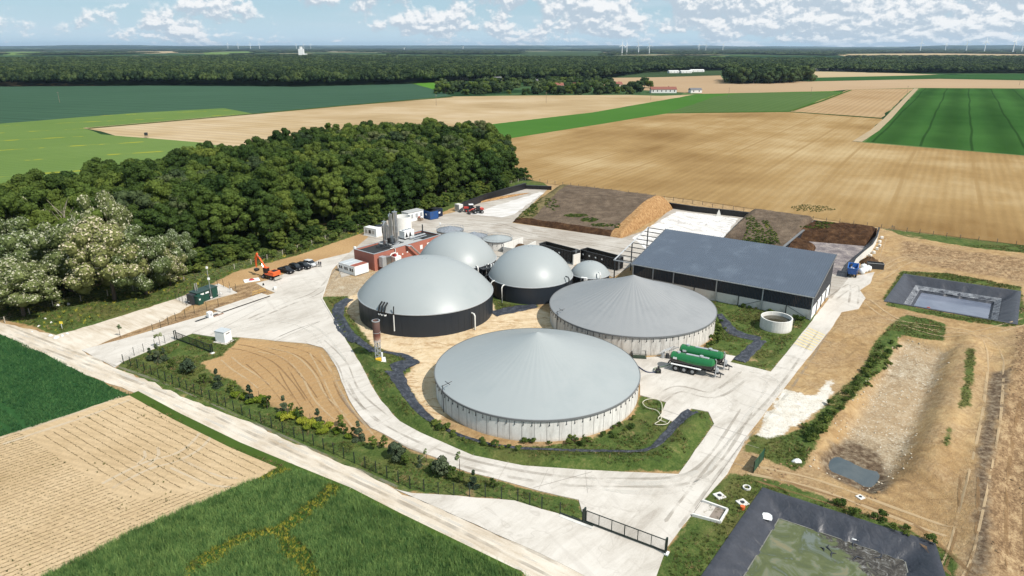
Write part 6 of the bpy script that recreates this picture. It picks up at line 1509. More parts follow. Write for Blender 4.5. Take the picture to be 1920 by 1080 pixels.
def crown(name, seed, R, zc, H, ncl, nleaf, leaf, mats, frac2=0., shape='round', cr=(.30,.48), squash=.8):
    """leafy clumps spread over an uneven crown: clump centres, leaf quads round each, dark inner mass"""
    rs = np.random.default_rng(seed); cs = []; rr = []
    lop = rs.normal(size=3)*.12
    for k in range(ncl):
        u = rs.normal(size=3); u /= np.linalg.norm(u); u[2] = abs(u[2])*1.0-.25 if shape == 'round' else u[2]
        q = rs.uniform(.45, .82)
        if shape == 'full': u[2] = rs.uniform(-.95,.95); w2 = math.sqrt(1-u[2]**2)*(1.0 if u[2] > 0 else .92)+(.25 if u[2] < 0 else 0); a_ = rs.uniform(0,6.28); u[0] = math.cos(a_)*w2; u[1] = math.sin(a_)*w2
        if shape == 'cone':
            z = rs.uniform(0,1)**1.3; a = rs.uniform(0,6.28); rad = R*(1-z)*rs.uniform(.3,.8); cs.append((rad*math.cos(a), rad*math.sin(a), zc+H*(z-.5))); rr.append(R*(.20+.28*(1-z))); continue
        cs.append((R*q*u[0]*(1+lop[0]), R*q*u[1]*(1+lop[1]), zc+H*.5*q*u[2])); rr.append(R*rs.uniform(*cr))
    cs = np.array(cs); rr = np.array(rr); k = rs.choice(ncl, nleaf, p=rr**2/sum(rr**2))
    u = rs.normal(size=(nleaf,3)); u /= np.linalg.norm(u,axis=1)[:,None]
    u[:,2] = np.where(rs.random(nleaf) < .6, np.abs(u[:,2]), u[:,2])
    P = cs[k]+u*(rr[k]*rs.uniform(.82,1.08,nleaf))[:,None]*np.array([1,1,squash])
    Nn = u+rs.normal(size=(nleaf,3))*.55; Nn /= np.linalg.norm(Nn,axis=1)[:,None]
    V = quadcloud(P, Nn, leaf, rs); Q = np.arange(len(V)).reshape(-1,4); mi = np.zeros(len(Q), int)
    if frac2: mi[(rs.random(len(Q)) < frac2*(.5+u[:,2]*.7))] = 1
    Vc, Qc = core(cs, rr*(.80 if R > 3 else .5), 0); Vc = Vc.copy(); 
    V2 = np.concatenate([V, Vc]); Q2 = np.concatenate([Q, Qc+len(V)]); mi = np.concatenate([mi, np.zeros(len(Qc), int)])
    return npmesh(name, V2, Q2, mats, mi)
def trunk(seed, h, r, spread, n=4):
    rnd = random.Random(seed); m = MB(); m.tube([(0,0,-.3),(.1,0,h*.3),(rnd.uniform(-.3,.3),rnd.uniform(-.3,.3),h*.75)], [r,r*.8,r*.4], 7)
    for k in range(n):
        a = k*6.28/n+rnd.random(); m.tube([(0,0,h*.35),(spread*.5*math.cos(a),spread*.5*math.sin(a),h*.6),(spread*math.cos(a),spread*math.sin(a),h*.85)], [r*.5,r*.3,r*.12], 5)
    return m.mesh('trunk', M_BARK)
CR = [crown('crown', 100+i, 6.3, 10.0, 18.6, 62+i%4, 7200, .29, [(M_LEAFD,M_LEAF,M_LEAF,M_LEAFL,M_LEAFD,M_LEAFG,M_LEAF)[i]], shape='full', cr=(.17,.30)) for i in range(7)]
TONE = ('deep green','mid green','mid green','fresh light green','deep green','silvery grey green','mid green')
TR = [trunk(i, 12, .32, 3.2) for i in range(3)]
def tree(label, x, y, s, cm, tm, group=None, z=0, sz=None, name='tree', cat='tree', rz=None):
    t = thing(name, label, cat, (x,y,z), random.uniform(0,6.28) if rz is None else rz, group); t.scale = (s,s,sz or s)
    link('trunk', tm, t); link('crown', cm, t); return t
# the wood behind the plant
front = [(-160,560),(60,520),(150,528),(330,505),(400,490),(560,452),(700,415),(850,378),(930,352),(978,332)]
back = [(982,300),(960,275),(900,252),(820,243),(760,245),(680,250),(600,258),(500,275),(420,285),(340,302),(250,318),(180,332),(100,352),(0,375),(-160,400)]
WOOD = GP(front)+GP(back, 12.0)
def jitter_pts(poly, s, jit, seed, ymin=-1e9):
    P = np.array(poly); lo = P.min(0); hi = P.max(0); rs = np.random.default_rng(seed)
    gx = np.arange(lo[0], hi[0], s); gy = np.arange(max(lo[1],ymin), hi[1], s*.87); X, Y = np.meshgrid(gx, gy); X = X+(np.arange(len(gy))[:,None] % 2)*s/2
    X = X+rs.uniform(-jit,jit,X.shape)*s; Y = Y+rs.uniform(-jit,jit,Y.shape)*s; m = sdpoly(X, Y, poly) > 0
    return np.stack([X[m], Y[m]], 1)
wp = jitter_pts(WOOD, 8.7, .30, 5)
wd_front = dline(wp[:,0], wp[:,1], GP(front), 200.0); wp = wp[np.argsort(wd_front)]; wd_front = np.sort(wd_front)
print('wood trees', len(wp))
LM = ((120,'left of the flowering trees'),(250,'behind the biggest flowering tree'),(345,'behind the small flowering trees'),(430,'behind the green gas cabin'),(500,'behind the lamp post and bare strip'),(560,'beyond the orange excavator'),(620,'beyond the parked cars'),(680,'beyond the site office'),(730,'beyond the generator container'),(780,'behind the steel columns'),(830,'behind the blue containers'),(880,'beyond the black silo wall'),(2000,'at the right end by the golden field'))
wrest = wp[225:]; wp = wp[:225]
for i, (x, y) in enumerate(wp):
    s = random.uniform(.84,1.12); q = random.randrange(7); fd = wd_front[i]
    pxx = 960+FOC*x/(y*CS+CAM_H*SN); lm = [b for a, b in LM if pxx < a][0]
    row = 'on the edge' if fd < 8 else 'second row' if fd < 17 else 'mid depth' if fd < 36 else 'deep inside'
    tree('%s tree %s of wood %s' % (TONE[q], row, lm), x, y, s, CR[q], TR[i%3], 'broadleaf trees of the wood', sz=s*random.uniform(.92,1.14))
BS = [crown('bush', 300+i, 1.3, 1.0, 1.9, 8, 420, .17, [M_BUSH]) for i in range(3)]
# flowering trees at the left
BC = [crown('crown', 200+i, 6.0, 7.0, 13.5, 60, 15000, .18, [M_BLEAF, M_BLOS], .36, shape='full', cr=(.17,.33)) for i in range(4)]
for i, (px, py, sc_, sz_, lb) in enumerate((
  (45,592,1.35,.98,'broad white flowering tree lowest and farthest left, above the rocks'),
  (-20,570,1.25,1.3,'white flowering tree cut by the left picture edge'),
  (50,545,1.35,1.5,'tall olive flowering tree behind the lowest one'),
  (135,550,1.3,1.45,'flowering tree between the olive tree and the big white one'),
  (215,562,1.5,1.5,'biggest white flowering tree in the middle of the group'),
  (275,552,1.2,1.3,'white flowering tree on the right shoulder of the biggest one'),
  (215,520,1.1,1.75,'pale green flowering tree standing tallest at the back'),
  (320,535,.78,.95,'small white flowering tree nearest the green gas cabin'),
  (345,515,.6,.95,'slim flowering tree with bare trunk beside the wood edge'),
  (70,505,1.0,1.5,'pale topped flowering tree at the back left'))):
    x, y = G(px, py); tree(lb, x, y, sc_, BC[i%4], TR[i%3], 'white flowering trees', sz=sz_, name='flowering_tree')
t = thing('bare_tree','bare branched dead tree between flowering trees and wood','tree',(*G(140,505),0)); m=MB()
m.tube([(0,0,0),(.2,0,9),(.5,.2,17)],[.3,.2,.05],6)
for k in range(14):
    a=k*2.4; z=8+k*.6; m.tube([(.2,0,z),(1.6*math.cos(a),1.2*math.sin(a),z+2.2),(3*math.cos(a),2*math.sin(a),z+4.2)],[.1,.06,.03],4)
m.build('trunk',simple('dead_wood',(.30,.26,.21),.9),t)
# planted strip inside the front fence
CC = [crown('crown', 400+i, .85, 1.45, 2.9, 18, 1100, .13, [M_CONI], shape='cone') for i in range(3)]
RC = [crown('crown', 420+i, 1.25, 1.25, 2.5, 18, 1500, .13, [M_CONI], shape='full', cr=(.25,.42)) for i in range(2)]
GC = [crown('crown', 440+i, .8, 1.35, 2.5, 14, 520, .12, [M_BUSH], shape='full', cr=(.2,.38)) for i in range(3)]
YC = [crown('bush', 460+i, 1.0, .5, 1.1, 12, 800, .12, [M_YBUSH]) for i in range(3)]
PC = [crown('crown', 480+i, .7, 2.0, 2.6, 8, 130, .12, [M_PALE], cr=(.2,.35)) for i in range(2)]
ST = MB().tube([(0,0,-.1),(0,0,1.9)], [.06,.03], 5).mesh('trunk', M_BARK)
def near(px):
    L_ = ((297,'by the left gate conifers'),(353,'near the big round dark bush'),(409,'by the first conifer of the soil edge'),(469,'by the second conifer of the soil edge'),(534,'by the third conifer of the soil edge'),(597,'by the spiky middle conifer'),(673,'by the dense conifer where the soil narrows'),(745,'by the wide conifer at the road bend'),(787,'by the little conifer'),(827,'by the round conifer at the road'),(888,'by the last conifer'))
    a, b = min(L_, key=lambda q: abs(q[0]-px)); return ('left ' if px < a else 'right ')+b
def pshrub(label, px, py, s, cm, name, cat, group=None):
    x, y = G(px, py); return tree(label, x, y, s, cm, ST, group, z=hq(x,y), name=name, cat=cat)
for i, (px, py, s, lb) in enumerate(((283,676,.95,'slender dark conifer nearest the left gate'),(297,678,1.25,'tall dark conifer next to the white flowering sapling'),(309,677,1.0,'dark conifer right of the tall one by the left gate'),
   (409,725,1.2,'dark conifer on the near edge of the bare soil, left part'),(469,752,1.1,'second dark conifer along the bare soil edge'),(534,776,1.15,'third dark conifer, above the brightest yellow bushes'),(597,795,1.0,'dark spiky conifer halfway along the shrub strip'),(673,826,1.15,'dark dense conifer where the bare soil narrows'),(745,862,1.15,'dark wide conifer beside the ring road bend'),(787,874,.65,'little dark conifer close to the ring road edge'),(827,890,1.15,'round dark conifer touching the ring road edge'),(888,914,.95,'last dark conifer at the right end of the strip'))):
    pshrub(lb, px, py, s, (RC if i in (8,10) else CC)[i%2], 'conifer', 'conifer', 'conifers of the shrub strip')
pshrub('big round dark bush on grass before the sliding gate',353,700,1.15,RC[0],'dark_bush','bush')
for i, (px, py, s) in enumerate(((303,664,.8),(383,720,1.),(322,690,.8),(438,737,1.1),(502,766,1.1),(548,772,.7),(563,785,1.),(645,815,1.),(664,822,.8),(700,842,1.),(720,840,.9),(637,800,.9),(760,872,.9),(846,897,.9),(862,905,.8),(812,888,.9),(925,915,.7))):
    pshrub('green sapling %s in the strip' % near(px), px, py, s, GC[i%3], 'sapling', 'sapling', 'green saplings of the shrub strip')
for i, (px, py, s) in enumerate(((443,744,.9),(458,748,1.),(487,753,1.1),(470,756,.8),(530,782,.9),(541,787,1.1),(556,785,1.),(567,793,.9),(583,797,1.1),(600,803,1.),(616,804,.9),(605,812,.9),(630,812,.8),(655,822,.7),(497,760,.8),(553,776,.8),(575,805,.8))):
    pshrub('low yellow bush %s' % near(px), px, py, s, YC[i%3], 'yellow_bush', 'bush', 'yellow green bushes of the shrub strip')
for px, py, s, lb in ((301,652,1.2,'white flowering thin sapling by the left gate'),(226,632,1.0,'pinkish bare sapling on the brown strip'),(862,886,1.2,'pale airy birch sapling at the ring road edge'),(800,866,.8,'small pale sapling beside the ring road')):
    pshrub(lb, px, py, s, PC[int(px)%2], 'pale_sapling', 'sapling')
rs = np.random.default_rng(3)
# field stones by the road junction
for i,(px,py,s) in enumerate(((95,630,.8),(106,634,1.0),(117,630,.7),(126,626,.6),(73,612,.5),(96,605,.5),(85,598,.5),(109,573,.7),(128,571,.8),(60,622,.4))):
    x,y=G(px,py); o=link('field_stone',heap_mesh(.7*s,.5*s,.5*s,M_BW,10,i),None,(x,y,0),i); tag(o,'pale field stone lying in the grass by the track junction','stone','pale stones by the junction')
t=thing('marker_sign','small yellow marker sign in the grass by the stones','sign',(*G(117,617),0)); MB().cyl(0,0,0,1.3,.05,6).build('post',M_WHITE,t); MB().rbox(-.35,.35,-.03,.03,1.2,1.75,.01).build('plate',simple('sign_yellow',(.7,.55,.05),.5),t)

# ------------------------------------------------------------------ scattered plants (geometry nodes instances, kind stuff)
HID = bpy.data.collections.new('plant_shapes')
def scatter(name, pts, sc, protos, label=None, kind='stuff', rot=None):
    """pts Nx3, sc Nx3"""
    n = len(pts)
    me = bpy.data.meshes.new(name); me.vertices.add(n); me.vertices.foreach_set('co', np.asarray(pts, np.float32).ravel())
    a = me.attributes.new('sc', 'FLOAT_VECTOR', 'POINT'); a.data.foreach_set('vector', np.asarray(sc, np.float32).ravel())
    r = np.zeros((n,3), np.float32); r[:,2] = rng.uniform(0,6.283,n) if rot is None else rot
    a = me.attributes.new('rt', 'FLOAT_VECTOR', 'POINT'); a.data.foreach_set('vector', r.ravel())
    o = link(name, me); tag(o, label, None, None, kind)
    c = bpy.data.collections.new(name+'_shapes')
    for k, pm in enumerate(protos): c.objects.link(bpy.data.objects.new('shape', pm))
    ng = bpy.data.node_groups.new(name, 'GeometryNodeTree')
    ng.interface.new_socket('Geometry', in_out='INPUT', socket_type='NodeSocketGeometry'); ng.interface.new_socket('Geometry', in_out='OUTPUT', socket_type='NodeSocketGeometry')
    N = ng.nodes; L = ng.links; gi = N.new('NodeGroupInput'); go_ = N.new('NodeGroupOutput')
    ip = N.new('GeometryNodeInstanceOnPoints'); ci = N.new('GeometryNodeCollectionInfo'); ci.inputs[0].default_value = c; ci.inputs[1].default_value = True; ci.inputs[2].default_value = True
    L.new(gi.outputs[0], ip.inputs['Points']); L.new(ci.outputs[0], ip.inputs['Instance']); ip.inputs['Pick Instance'].default_value = True
    rv = N.new('FunctionNodeRandomValue'); rv.data_type = 'INT'; rv.inputs['Min'].default_value if False else None
    for s_ in rv.inputs:
        if s_.type == 'INT' and s_.name == 'Min': s_.default_value = 0
        if s_.type == 'INT' and s_.name == 'Max': s_.default_value = len(protos)-1
    L.new([q for q in rv.outputs if q.type == 'INT'][0], ip.inputs['Instance Index'])
    for nm, so_ in (('sc','Scale'),('rt','Rotation')):
        na = N.new('GeometryNodeInputNamedAttribute'); na.data_type = 'FLOAT_VECTOR'; na.inputs[0].default_value = nm; L.new(na.outputs[0], ip.inputs[so_])
    L.new(ip.outputs[0], go_.inputs[0]); md = o.modifiers.new('scatter', 'NODES'); md.node_group = ng
    return o
def tuft(name, seed, n, h, spread, wd_, mat, lean=.35):
    rs = np.random.default_rng(seed); V = []; 
    for k in range(n):
        a = rs.uniform(0,6.28); q = rs.uniform(0,spread); b = np.array([q*math.cos(a), q*math.sin(a), 0.]); d = rs.uniform(0,6.28); s = np.array([math.cos(d), math.sin(d), 0])*wd_
        hh = h*rs.uniform(.6,1.15); tip = b+np.array([rs.normal()*lean*hh, rs.normal()*lean*hh, hh]); V += [b-s, b+s, tip]
    V = np.array(V); return npmesh(name, V, np.arange(len(V)).reshape(-1,3), [mat])
M_BARLEY = leafmat('barley_blades', (.085,.160,.048), (.185,.300,.095), .35, .3, .35, .6)
M_WHEAT = leafmat('wheat_blades', (.034,.100,.036), (.075,.180,.060), .2, .3, .3)
M_GRASS = leafmat('grass_blades', (.050,.064,.016), (.130,.150,.042), .35, .3, .55)
M_DRYG = leafmat('dry_grass_blades', (.12,.10,.045), (.26,.21,.10), .5, .3, .5)
M_FLOW = leafmat('yellow_flowers', (.09,.12,.02), (.34,.33,.05), 3, .1, .5)
def area_pts(polys, s, seed, ymax=1e9, margin=0.0, excl=None, jit=.45):
    out = []
    for i, p in enumerate(polys):
        q = jitter_pts(p, s, jit, seed+i, 52); 
        if margin: q = q[sdpoly(q[:,0], q[:,1], p) > margin]
        out.append(q[q[:,1] < ymax])
    P = np.concatenate(out)
    if excl is not None:
        for e, mg in excl: P = P[sdpoly(P[:,0], P[:,1], e, 8) < -mg]
    m = np.abs(P[:,0]) < P[:,1]*.80+12; P = P[m]; return P
def to3(P, z=None):
    return np.array([(x, y, max(hq(x,y), -9) if z is None else z) for x, y in P])
def scl(n, a, b, seed=0):
    s = np.random.default_rng(seed).uniform(a, b, n); return np.stack([s,s,s], 1)
# crop edges and flowery gaps in the barley
GAPS = [GP([(622,918),(600,940),(575,960),(545,985),(515,998),(470,1008),(425,1030),(370,1064)]), GP([(515,998),(540,1015),(560,1040),(585,1082)]), GP([(495,892),(520,884),(540,876)])]
P = area_pts([FIELD_W['barley_field']], .34, 50)
dg = np.minimum.reduce([dline(P[:,0], P[:,1], g_) for g_ in GAPS]); nz = fbm(P[:,0], P[:,1], 3.0)
P1 = P[dg+nz*1.6 > 1.95]; print('barley', len(P1))
BT = [tuft('tuft', 10+i, 16, .72, .24, .028, M_BARLEY) for i in range(4)]
s_ = scl(len(P1), .8, 1.15, 1); s_[:,2] *= .75+.5*fbm(P1[:,0], P1[:,1], 6.0)
scatter('barley_crop', to3(P1, 0.03), s_, BT, 'dense upright green barley in the bottom left field')
P2 = P[dg+nz*1.6 <= 2.3]
FT = [tuft('tuft', 30+i, 12, .45, .22, .04, M_FLOW if i else M_GRASS, .5) for i in range(3)]
scatter('gap_flowers', to3(P2, 0.03), scl(len(P2), .4, 1.0, 2), FT, 'yellow flowering weeds in the gaps of the barley')
P = area_pts([FIELD_W['green_crop_field']], .46, 60)
tl_ = np.minimum(dline(P[:,0],P[:,1],GP([(0,758),(30,780),(60,815)])), dline(P[:,0],P[:,1],GP([(-20,780),(10,800),(35,825)]))); P = P[tl_ > .35]
WT = [tuft('tuft', 50+i, 12, .5, .30, .035, M_WHEAT) for i in range(3)]
scatter('wheat_crop', to3(P, 0.03), scl(len(P), .8, 1.2, 3), WT, 'dark green young wheat in the left foreground field')
# seeded rows
def rows(poly, d0, d1, sp, step, seed):
    u = (Vector(G(*d1))-Vector(G(*d0))).normalized(); v = Vector((-u.y,u.x)); c = Vector(G(*d0)); out = []; r = np.random.default_rng(seed)
    P_ = np.array(poly); L = 120
    for k in range(-160, 160):
        q = np.arange(-L, L, step); off = k*sp
        X = c.x+u.x*q+v.x*off+r.normal(0,.03,len(q)); Y = c.y+u.y*q+v.y*off+r.normal(0,.03,len(q)); m = (sdpoly(X, Y, poly) > .3) & (r.random(len(q)) > .12) & (np.abs(X) < Y*.8+10) & (Y > 54)
        out.append(np.stack([X[m], Y[m]], 1))
    return np.concatenate(out), math.atan2(u.y, u.x)
ge = [GP(front)]; fl_ = []
for a, b in zip(ge[0][:-1], ge[0][1:]):
    a = Vector(a); b = Vector(b)
    for k in range(int((b-a).length/1.7)):
        p = a.lerp(b, random.random()); fl_.append((p.x+random.gauss(0,1.6), p.y+random.gauss(-.5,1.6), -1.0))
fl_ += [(*G(random.uniform(-40,340), random.uniform(548,590)-(.0), 0), -1.2) for k in range(0)]
scatter('wood_edge_shrubs', np.array(fl_), scl(len(fl_), .28, .48, 31)*np.array([1,1,.8]), CR[:5], 'leafy undergrowth closing the foot of the wood')
gf = jitter_pts(GP([(1480,388),(1500,384),(1545,386),(1570,394),(1530,398),(1495,396)]), 1.0, .5, 12); scatter('field_green_patch', np.array([(x,y,.03) for x,y in gf]), scl(len(gf), .12, .3, 33)*np.array([1,1,.5]), BS, 'low green weed patch in the golden field behind the silo')
M_SEED = leafmat('seedling_leaves', (.055,.05,.02), (.10,.095,.03), 2, 0, .4)
SE = [tuft('seedling', 70+i, 6, .10, .10, .03, M_SEED, 1.2) for i in range(3)]
furrow = MB().add([(-.17,-.045,.012),(.17,-.05,.012),(.16,.05,.012),(-.17,.045,.012)],[(0,1,2,3)]).mesh('furrow_mark', simple('furrow_soil',(.17,.12,.06),1))
RA = GP([(-200,890),(0,819),(40,810),(67,826),(240,937),(330,925),(470,897),(250,997),(80,1082),(20,1110),(-300,1110)])
RB = GP([(70,822),(175,772),(245,748),(300,772),(385,814),(440,845),(512,877),(470,895),(330,920),(240,932)])
Pa, aa = rows(RA, (0,920), (140,872), .78, .26, 1); Pb, ab = rows(RB, (67,825), (240,935), 1.3, .26, 2)
PP = np.concatenate([Pa, Pb]); rot = np.concatenate([np.full(len(Pa), aa), np.full(len(Pb), ab)]); print('rows', len(PP))
scatter('crop_rows', to3(PP, .03), scl(len(PP), .8, 1.25, 4), SE[:1]+[furrow], 'thin rows of seedlings in the pale bare field', rot=rot)
r2 = np.random.default_rng(9); V = jitter_pts(FIELD_W['seeded_row_field'], 1.6, .5, 9, 55); V = V[(fbm(V[:,0],V[:,1],7.0,3) > .56)]
scatter('field_weeds', to3(V,.03), scl(len(V), .3, .8, 5), FT[:1], 'scattered dark weeds in the pale bare field')
# rough grass on the verges and banks
pav = [(p, .15) for p in PAVE_W.values()]+[(p, .1) for p in ROAD_W.values()]+[(POND_A,.3),(POND_B,.3)]
tanks = [[(cx+(R+.1)*math.cos(k*.3), cy+(R+.1)*math.sin(k*.3)) for k in range(21)] for cx,cy,R in ((4.36,108.31,17.84),(26.12,139.14,17.84),(-19.42,145.32,15.08),(4.64,159.56,10.28),(56.62,135.46,3.25))]
GPoly = [p for i, p in enumerate(ZW['grass']) if i not in (4,13)]+[GP([(255,733),(330,775),(440,829),(545,873),(650,916),(740,963),(850,1017),(990,1083),(960,1088),(840,1030),(735,975),(645,927),(540,884),(435,841),(325,786),(245,742)])]*2
P = area_pts(GPoly, .52, 80, 200, .1, pav+[(tk_, .1) for tk_ in tanks]); 
lin = [GP(l_) for l_ in ([(658,560),(634,578),(634,598),(666,640),(704,668)],[(738,694),(768,748),(820,800),(858,818)],[(1222,846),(1268,797),(1302,771)],[(1347,588),(1368,618),(1405,632),(1430,637)],[(1428,637),(1384,679)],[(728,690),(778,688)],[(921,590),(1010,574)])]
dl = np.minimum.reduce([dline(P[:,0], P[:,1], l_) for l_ in lin]); P = P[dl > 1.5]
keep = fbm(P[:,0], P[:,1], 3.5, 4, 3) > .38; P = P[keep]; print('grass', len(P))
GT = [tuft('tuft', 90+i, 14, .30, .30, .035, M_GRASS, .6) for i in range(4)]+[tuft('tuft', 96, 12, .38, .25, .03, M_DRYG, .5)]
s_ = scl(len(P), .5, 1.3, 6); s_ *= (.5+fbm(P[:,0], P[:,1], 5.0)[:,None]); scatter('verge_grass', to3(P), s_, GT, 'rough grass on the banks and verges of the plant')
P = area_pts([ZW['grass'][4]], 1.0, 90, 230, .1, pav+[(WOOD,2)]); scatter('meadow_grass', to3(P), scl(len(P), .8, 1.8, 7), GT+FT[1:2], 'meadow grass between the wood and the track')
# low weeds and small bushes on banks: nobody could count them
edge_l = [GP([(815,800),(850,822),(930,838),(1010,838),(1090,832),(1150,812),(1190,785)]), GP([(1040,655),(1100,668)]), GP([(1680,640),(1640,690),(1580,750),(1520,820),(1500,860)]), GP([(1345,600),(1345,640),(1310,668)]), GP([(1400,578),(1500,602)]), GP([(1570,950),(1680,990),(1740,1015)]), GP([(-40,600),(100,560),(250,530),(390,505),(560,470),(700,420),(850,382),(980,335)])]
out = []
for i, l_ in enumerate(edge_l):
    for a, b in zip(l_[:-1], l_[1:]):
        a = Vector(a); b = Vector(b)
        for k in range(int((b-a).length/(.9 if i < 6 else 1.6))): 
            p = a.lerp(b, random.random()); out.append((p.x+random.gauss(0,.8 if i < 6 else 1.6), p.y+random.gauss(0,.8 if i < 6 else 1.6)))
out = np.array(out); s_ = scl(len(out), .25, .65, 8); far_ = out[:,1] > 170; s_[far_] *= 2.2
scatter('bank_weeds', to3(out), s_, BS, 'leafy weeds growing on the banks and along the tank feet')
# green patches on the silage mounds
out = []
from mathutils.bvhtree import BVHTree
BV = [BVHTree.FromPolygons([(v[0]+o[0],v[1]+o[1],v[2]) for v in V], F_) for V, F_, o in PILES]
def onpile(px, py, z):
    a = Vector((0,0,CAM_H)); b = GV(px, py, 0); d = (b-a).normalized(); best = None
    for t_ in BV:
        h_ = t_.ray_cast(a, d)
        if h_[0] is not None and (best is None or h_[3] < best[1]): best = (h_[0], h_[3])
    return (best[0].x, best[0].y, best[0].z-.12) if best else (b.x, b.y, -.3)
def gpoly(poly, z, n):
    P = np.array(poly, float); k = 0
    while k < n:
        px, py = random.uniform(P[:,0].min(),P[:,0].max()), random.uniform(P[:,1].min(),P[:,1].max())
        if sdpoly(np.array([px]), np.array([py]), poly)[0] > 0: q = onpile(px, py, z); out.append(q); k += 1
def gpatch(cx, cy, z, rx, ry, n):
    for k in range(n):
        a = random.uniform(0,6.28); q = random.random()**.5; out.append(onpile(cx+rx*q*math.cos(a), cy+ry*q*math.sin(a), z))
gpoly([(1022,372),(1040,372),(1050,388),(1040,396),(1022,388)],4,90); gpatch(1080,404,4.4,22,3,160); gpatch(1105,412,4.4,16,4,160); gpatch(1130,422,4.3,22,3,100); gpatch(1158,424,4.1,5,5,20); gpoly([(1399,404),(1410,404),(1430,425),(1455,458),(1420,460),(1392,450),(1400,430)],3.4,420); gpoly([(1428,414),(1440,413),(1458,443),(1463,458),(1450,452)],3.6,160); gpoly([(980,380),(1010,362),(1020,366),(1000,395),(975,412),(965,408)],2.4,260); gpatch(995,392,2.8,14,14,160); gpatch(1530,425,3,30,3,70); gpatch(1545,418,2,20,2.5,60)
out = np.array(out); scatter('mound_weeds', out, scl(len(out), .16, .36, 9)*np.array([1,1,.6]), BS+YC[:1], 'green weeds sprouting on the silage and soil mounds')
# stones and clods on the excavated ground
st = [heap_mesh(.22,.16,.14,simple('pale_stone',(.46,.40,.31),.9),7,k,'stone') for k in range(2)]; cl_ = [heap_mesh(.35,.28,.2,simple('dirt_clod',(.22,.14,.075),1),7,k+5,'clod') for k in range(2)]
P = jitter_pts(PIT_C, 1.1, .5, 33); P = P[fbm(P[:,0],P[:,1],4.0) > .5]; scatter('pit_stones', to3(P), scl(len(P), .3, 1.1, 10), st, 'white stones strewn over the floor of the excavated pit')
Q_ = area_pts([ZW['rough'][0], GP([(1520,860),(1560,880),(1700,930),(1780,1000),(1760,1030),(1600,960),(1430,900),(1400,880)])], 1.1, 44, 200); Q_ = Q_[fbm(Q_[:,0],Q_[:,1],5.0) > .48]; scatter('dirt_clods', to3(Q_), scl(len(Q_), .2, .9, 11), cl_, 'brown clods on the rough ground at the right')

# ------------------------------------------------------------------ distant woods
FC = [crown('crown', 600+i, 6.5, 9.5, 15, 9, 260, 1.05, [M_LEAF2], cr=(.36,.55)) for i in range(4)]
FORE = [(-700,164),(0,163),(300,161),(560,163),(690,160),(770,158),(860,153),(1000,153),(1130,150),(1150,146),(1210,137),(1300,133),(1385,132),(1500,134),(1560,134),(1640,137),(1760,138),(1920,138),(2500,138)]
fx = np.array([p[0] for p in FORE]); fy = np.array([p[1] for p in FORE])
def px_of(X, Y): 
    dep = Y*CS+CAM_H*SN; return 960+FOC*X/dep, 540-FOC*(Y*SN-CAM_H*CS)/dep
CLEAR = [[(975,97),(1130,97),(1135,106.5),(985,107.5)],[(1560,101.5),(1750,100),(1930,102),(1930,108.5),(1600,108)],[(10,98),(75,97),(80,103),(5,104)],[(88,95),(150,95),(150,98.5),(88,99)],[(240,97),(330,96),(335,99),(240,100)],[(380,98),(470,96),(480,102),(385,102.5)],[(430,100),(520,99),(530,103),(430,104)],[(640,104),(730,104),(730,107),(640,107)],[(1280,106),(1360,106),(1360,108),(1280,108)]]
for i_, c_ in enumerate(CLEAR): sheet('distant_field', GP(c_), 0.5, bpy.data.materials[('dull_far','pale_far','rapeseed')[i_ % 3]], 0)
pts = []; scs = []; Y = 960.0; rs = np.random.default_rng(21)
while Y < 15500:
    s = max(9.0, Y/120) if Y < 3600 else Y/85
    X = np.arange(-.86*Y, .86*Y, s)+rs.uniform(-.4,.4,1)*s; X = X+rs.uniform(-.35,.35,len(X))*s; YY_ = Y+rs.uniform(-.35,.35,len(X))*s
    px, py = px_of(X, YY_)
    if Y < 3600: m = py < np.interp(px, fx, fy)-.3
    else: m = np.ones(len(X), bool)
    nz = fbm(X+50000, YY_+50000, 900.0, 4, 2); 
    if Y >= 2600: m &= (nz > np.interp(Y, [2600,3600,5000], [.30,.47,.50]))
    for c_ in CLEAR: m &= sdpoly(px, py, c_, 2.0) < 0
    k = s/9.0; hz = rs.uniform(.8,1.15,len(X))*np.where(Y < 3600, 1.0, .9)*(1.25 if Y < 1400 else 1)
    pts.append(np.stack([X[m], YY_[m], np.zeros(m.sum())], 1)); scs.append(np.stack([np.full(m.sum(), k*1.05), np.full(m.sum(), k*1.05), hz[m]], 1)); Y += s*.85
pts = np.concatenate(pts); scs = np.concatenate(scs); print('far wood', len(pts))
scatter('distant_forest', pts, scs, FC, 'dark broadleaf forest stretching across the plain behind the fields')
scatter('wood_interior', np.array([(x,y,0) for x,y in wrest]), scl(len(wrest), .86, 1.12, 77), CR, 'green canopy of the far rear part of the wood')
# copse and village trees: individual
VC = [crown('crown', 650+i, 6.5, 6.5, 12, 14, 620, .75, [M_LEAF2 if i else M_LEAF], shape='full', cr=(.34,.52)) for i in range(3)]
COPSE = GP([(1364,157),(1440,158),(1512,153),(1514,149),(1440,147),(1364,149)])
cp_ = jitter_pts(COPSE, 18, .25, 8); cp_ = cp_[np.argsort(cp_[:,1])]
for x, y in cp_[:30]: tree('dark broadleaf tree in the near row of the isolated copse in the tan field', x, y, random.uniform(1.6,2.2), VC[1+random.randrange(2)], TR[0], 'trees of the isolated copse')
print('copse', len(cp_))
vt = []
for x0_, x1_, y0_, y1_, n, wh in ((822,880,162,177,12,'at the left end of the village'),(880,1000,171,177,9,'along the field hedge left of the village houses'),(1000,1080,172,178,8,'in front of the middle village houses'),(1080,1150,172,178,8,'before the right village houses'),(1150,1200,166,177,6,'just left of the long farmhouse'),(1195,1225,160,168,3,'behind the long farmhouse')):
    for k in range(n): vt.append((random.uniform(x0_,x1_), random.uniform(y0_,y1_), wh))
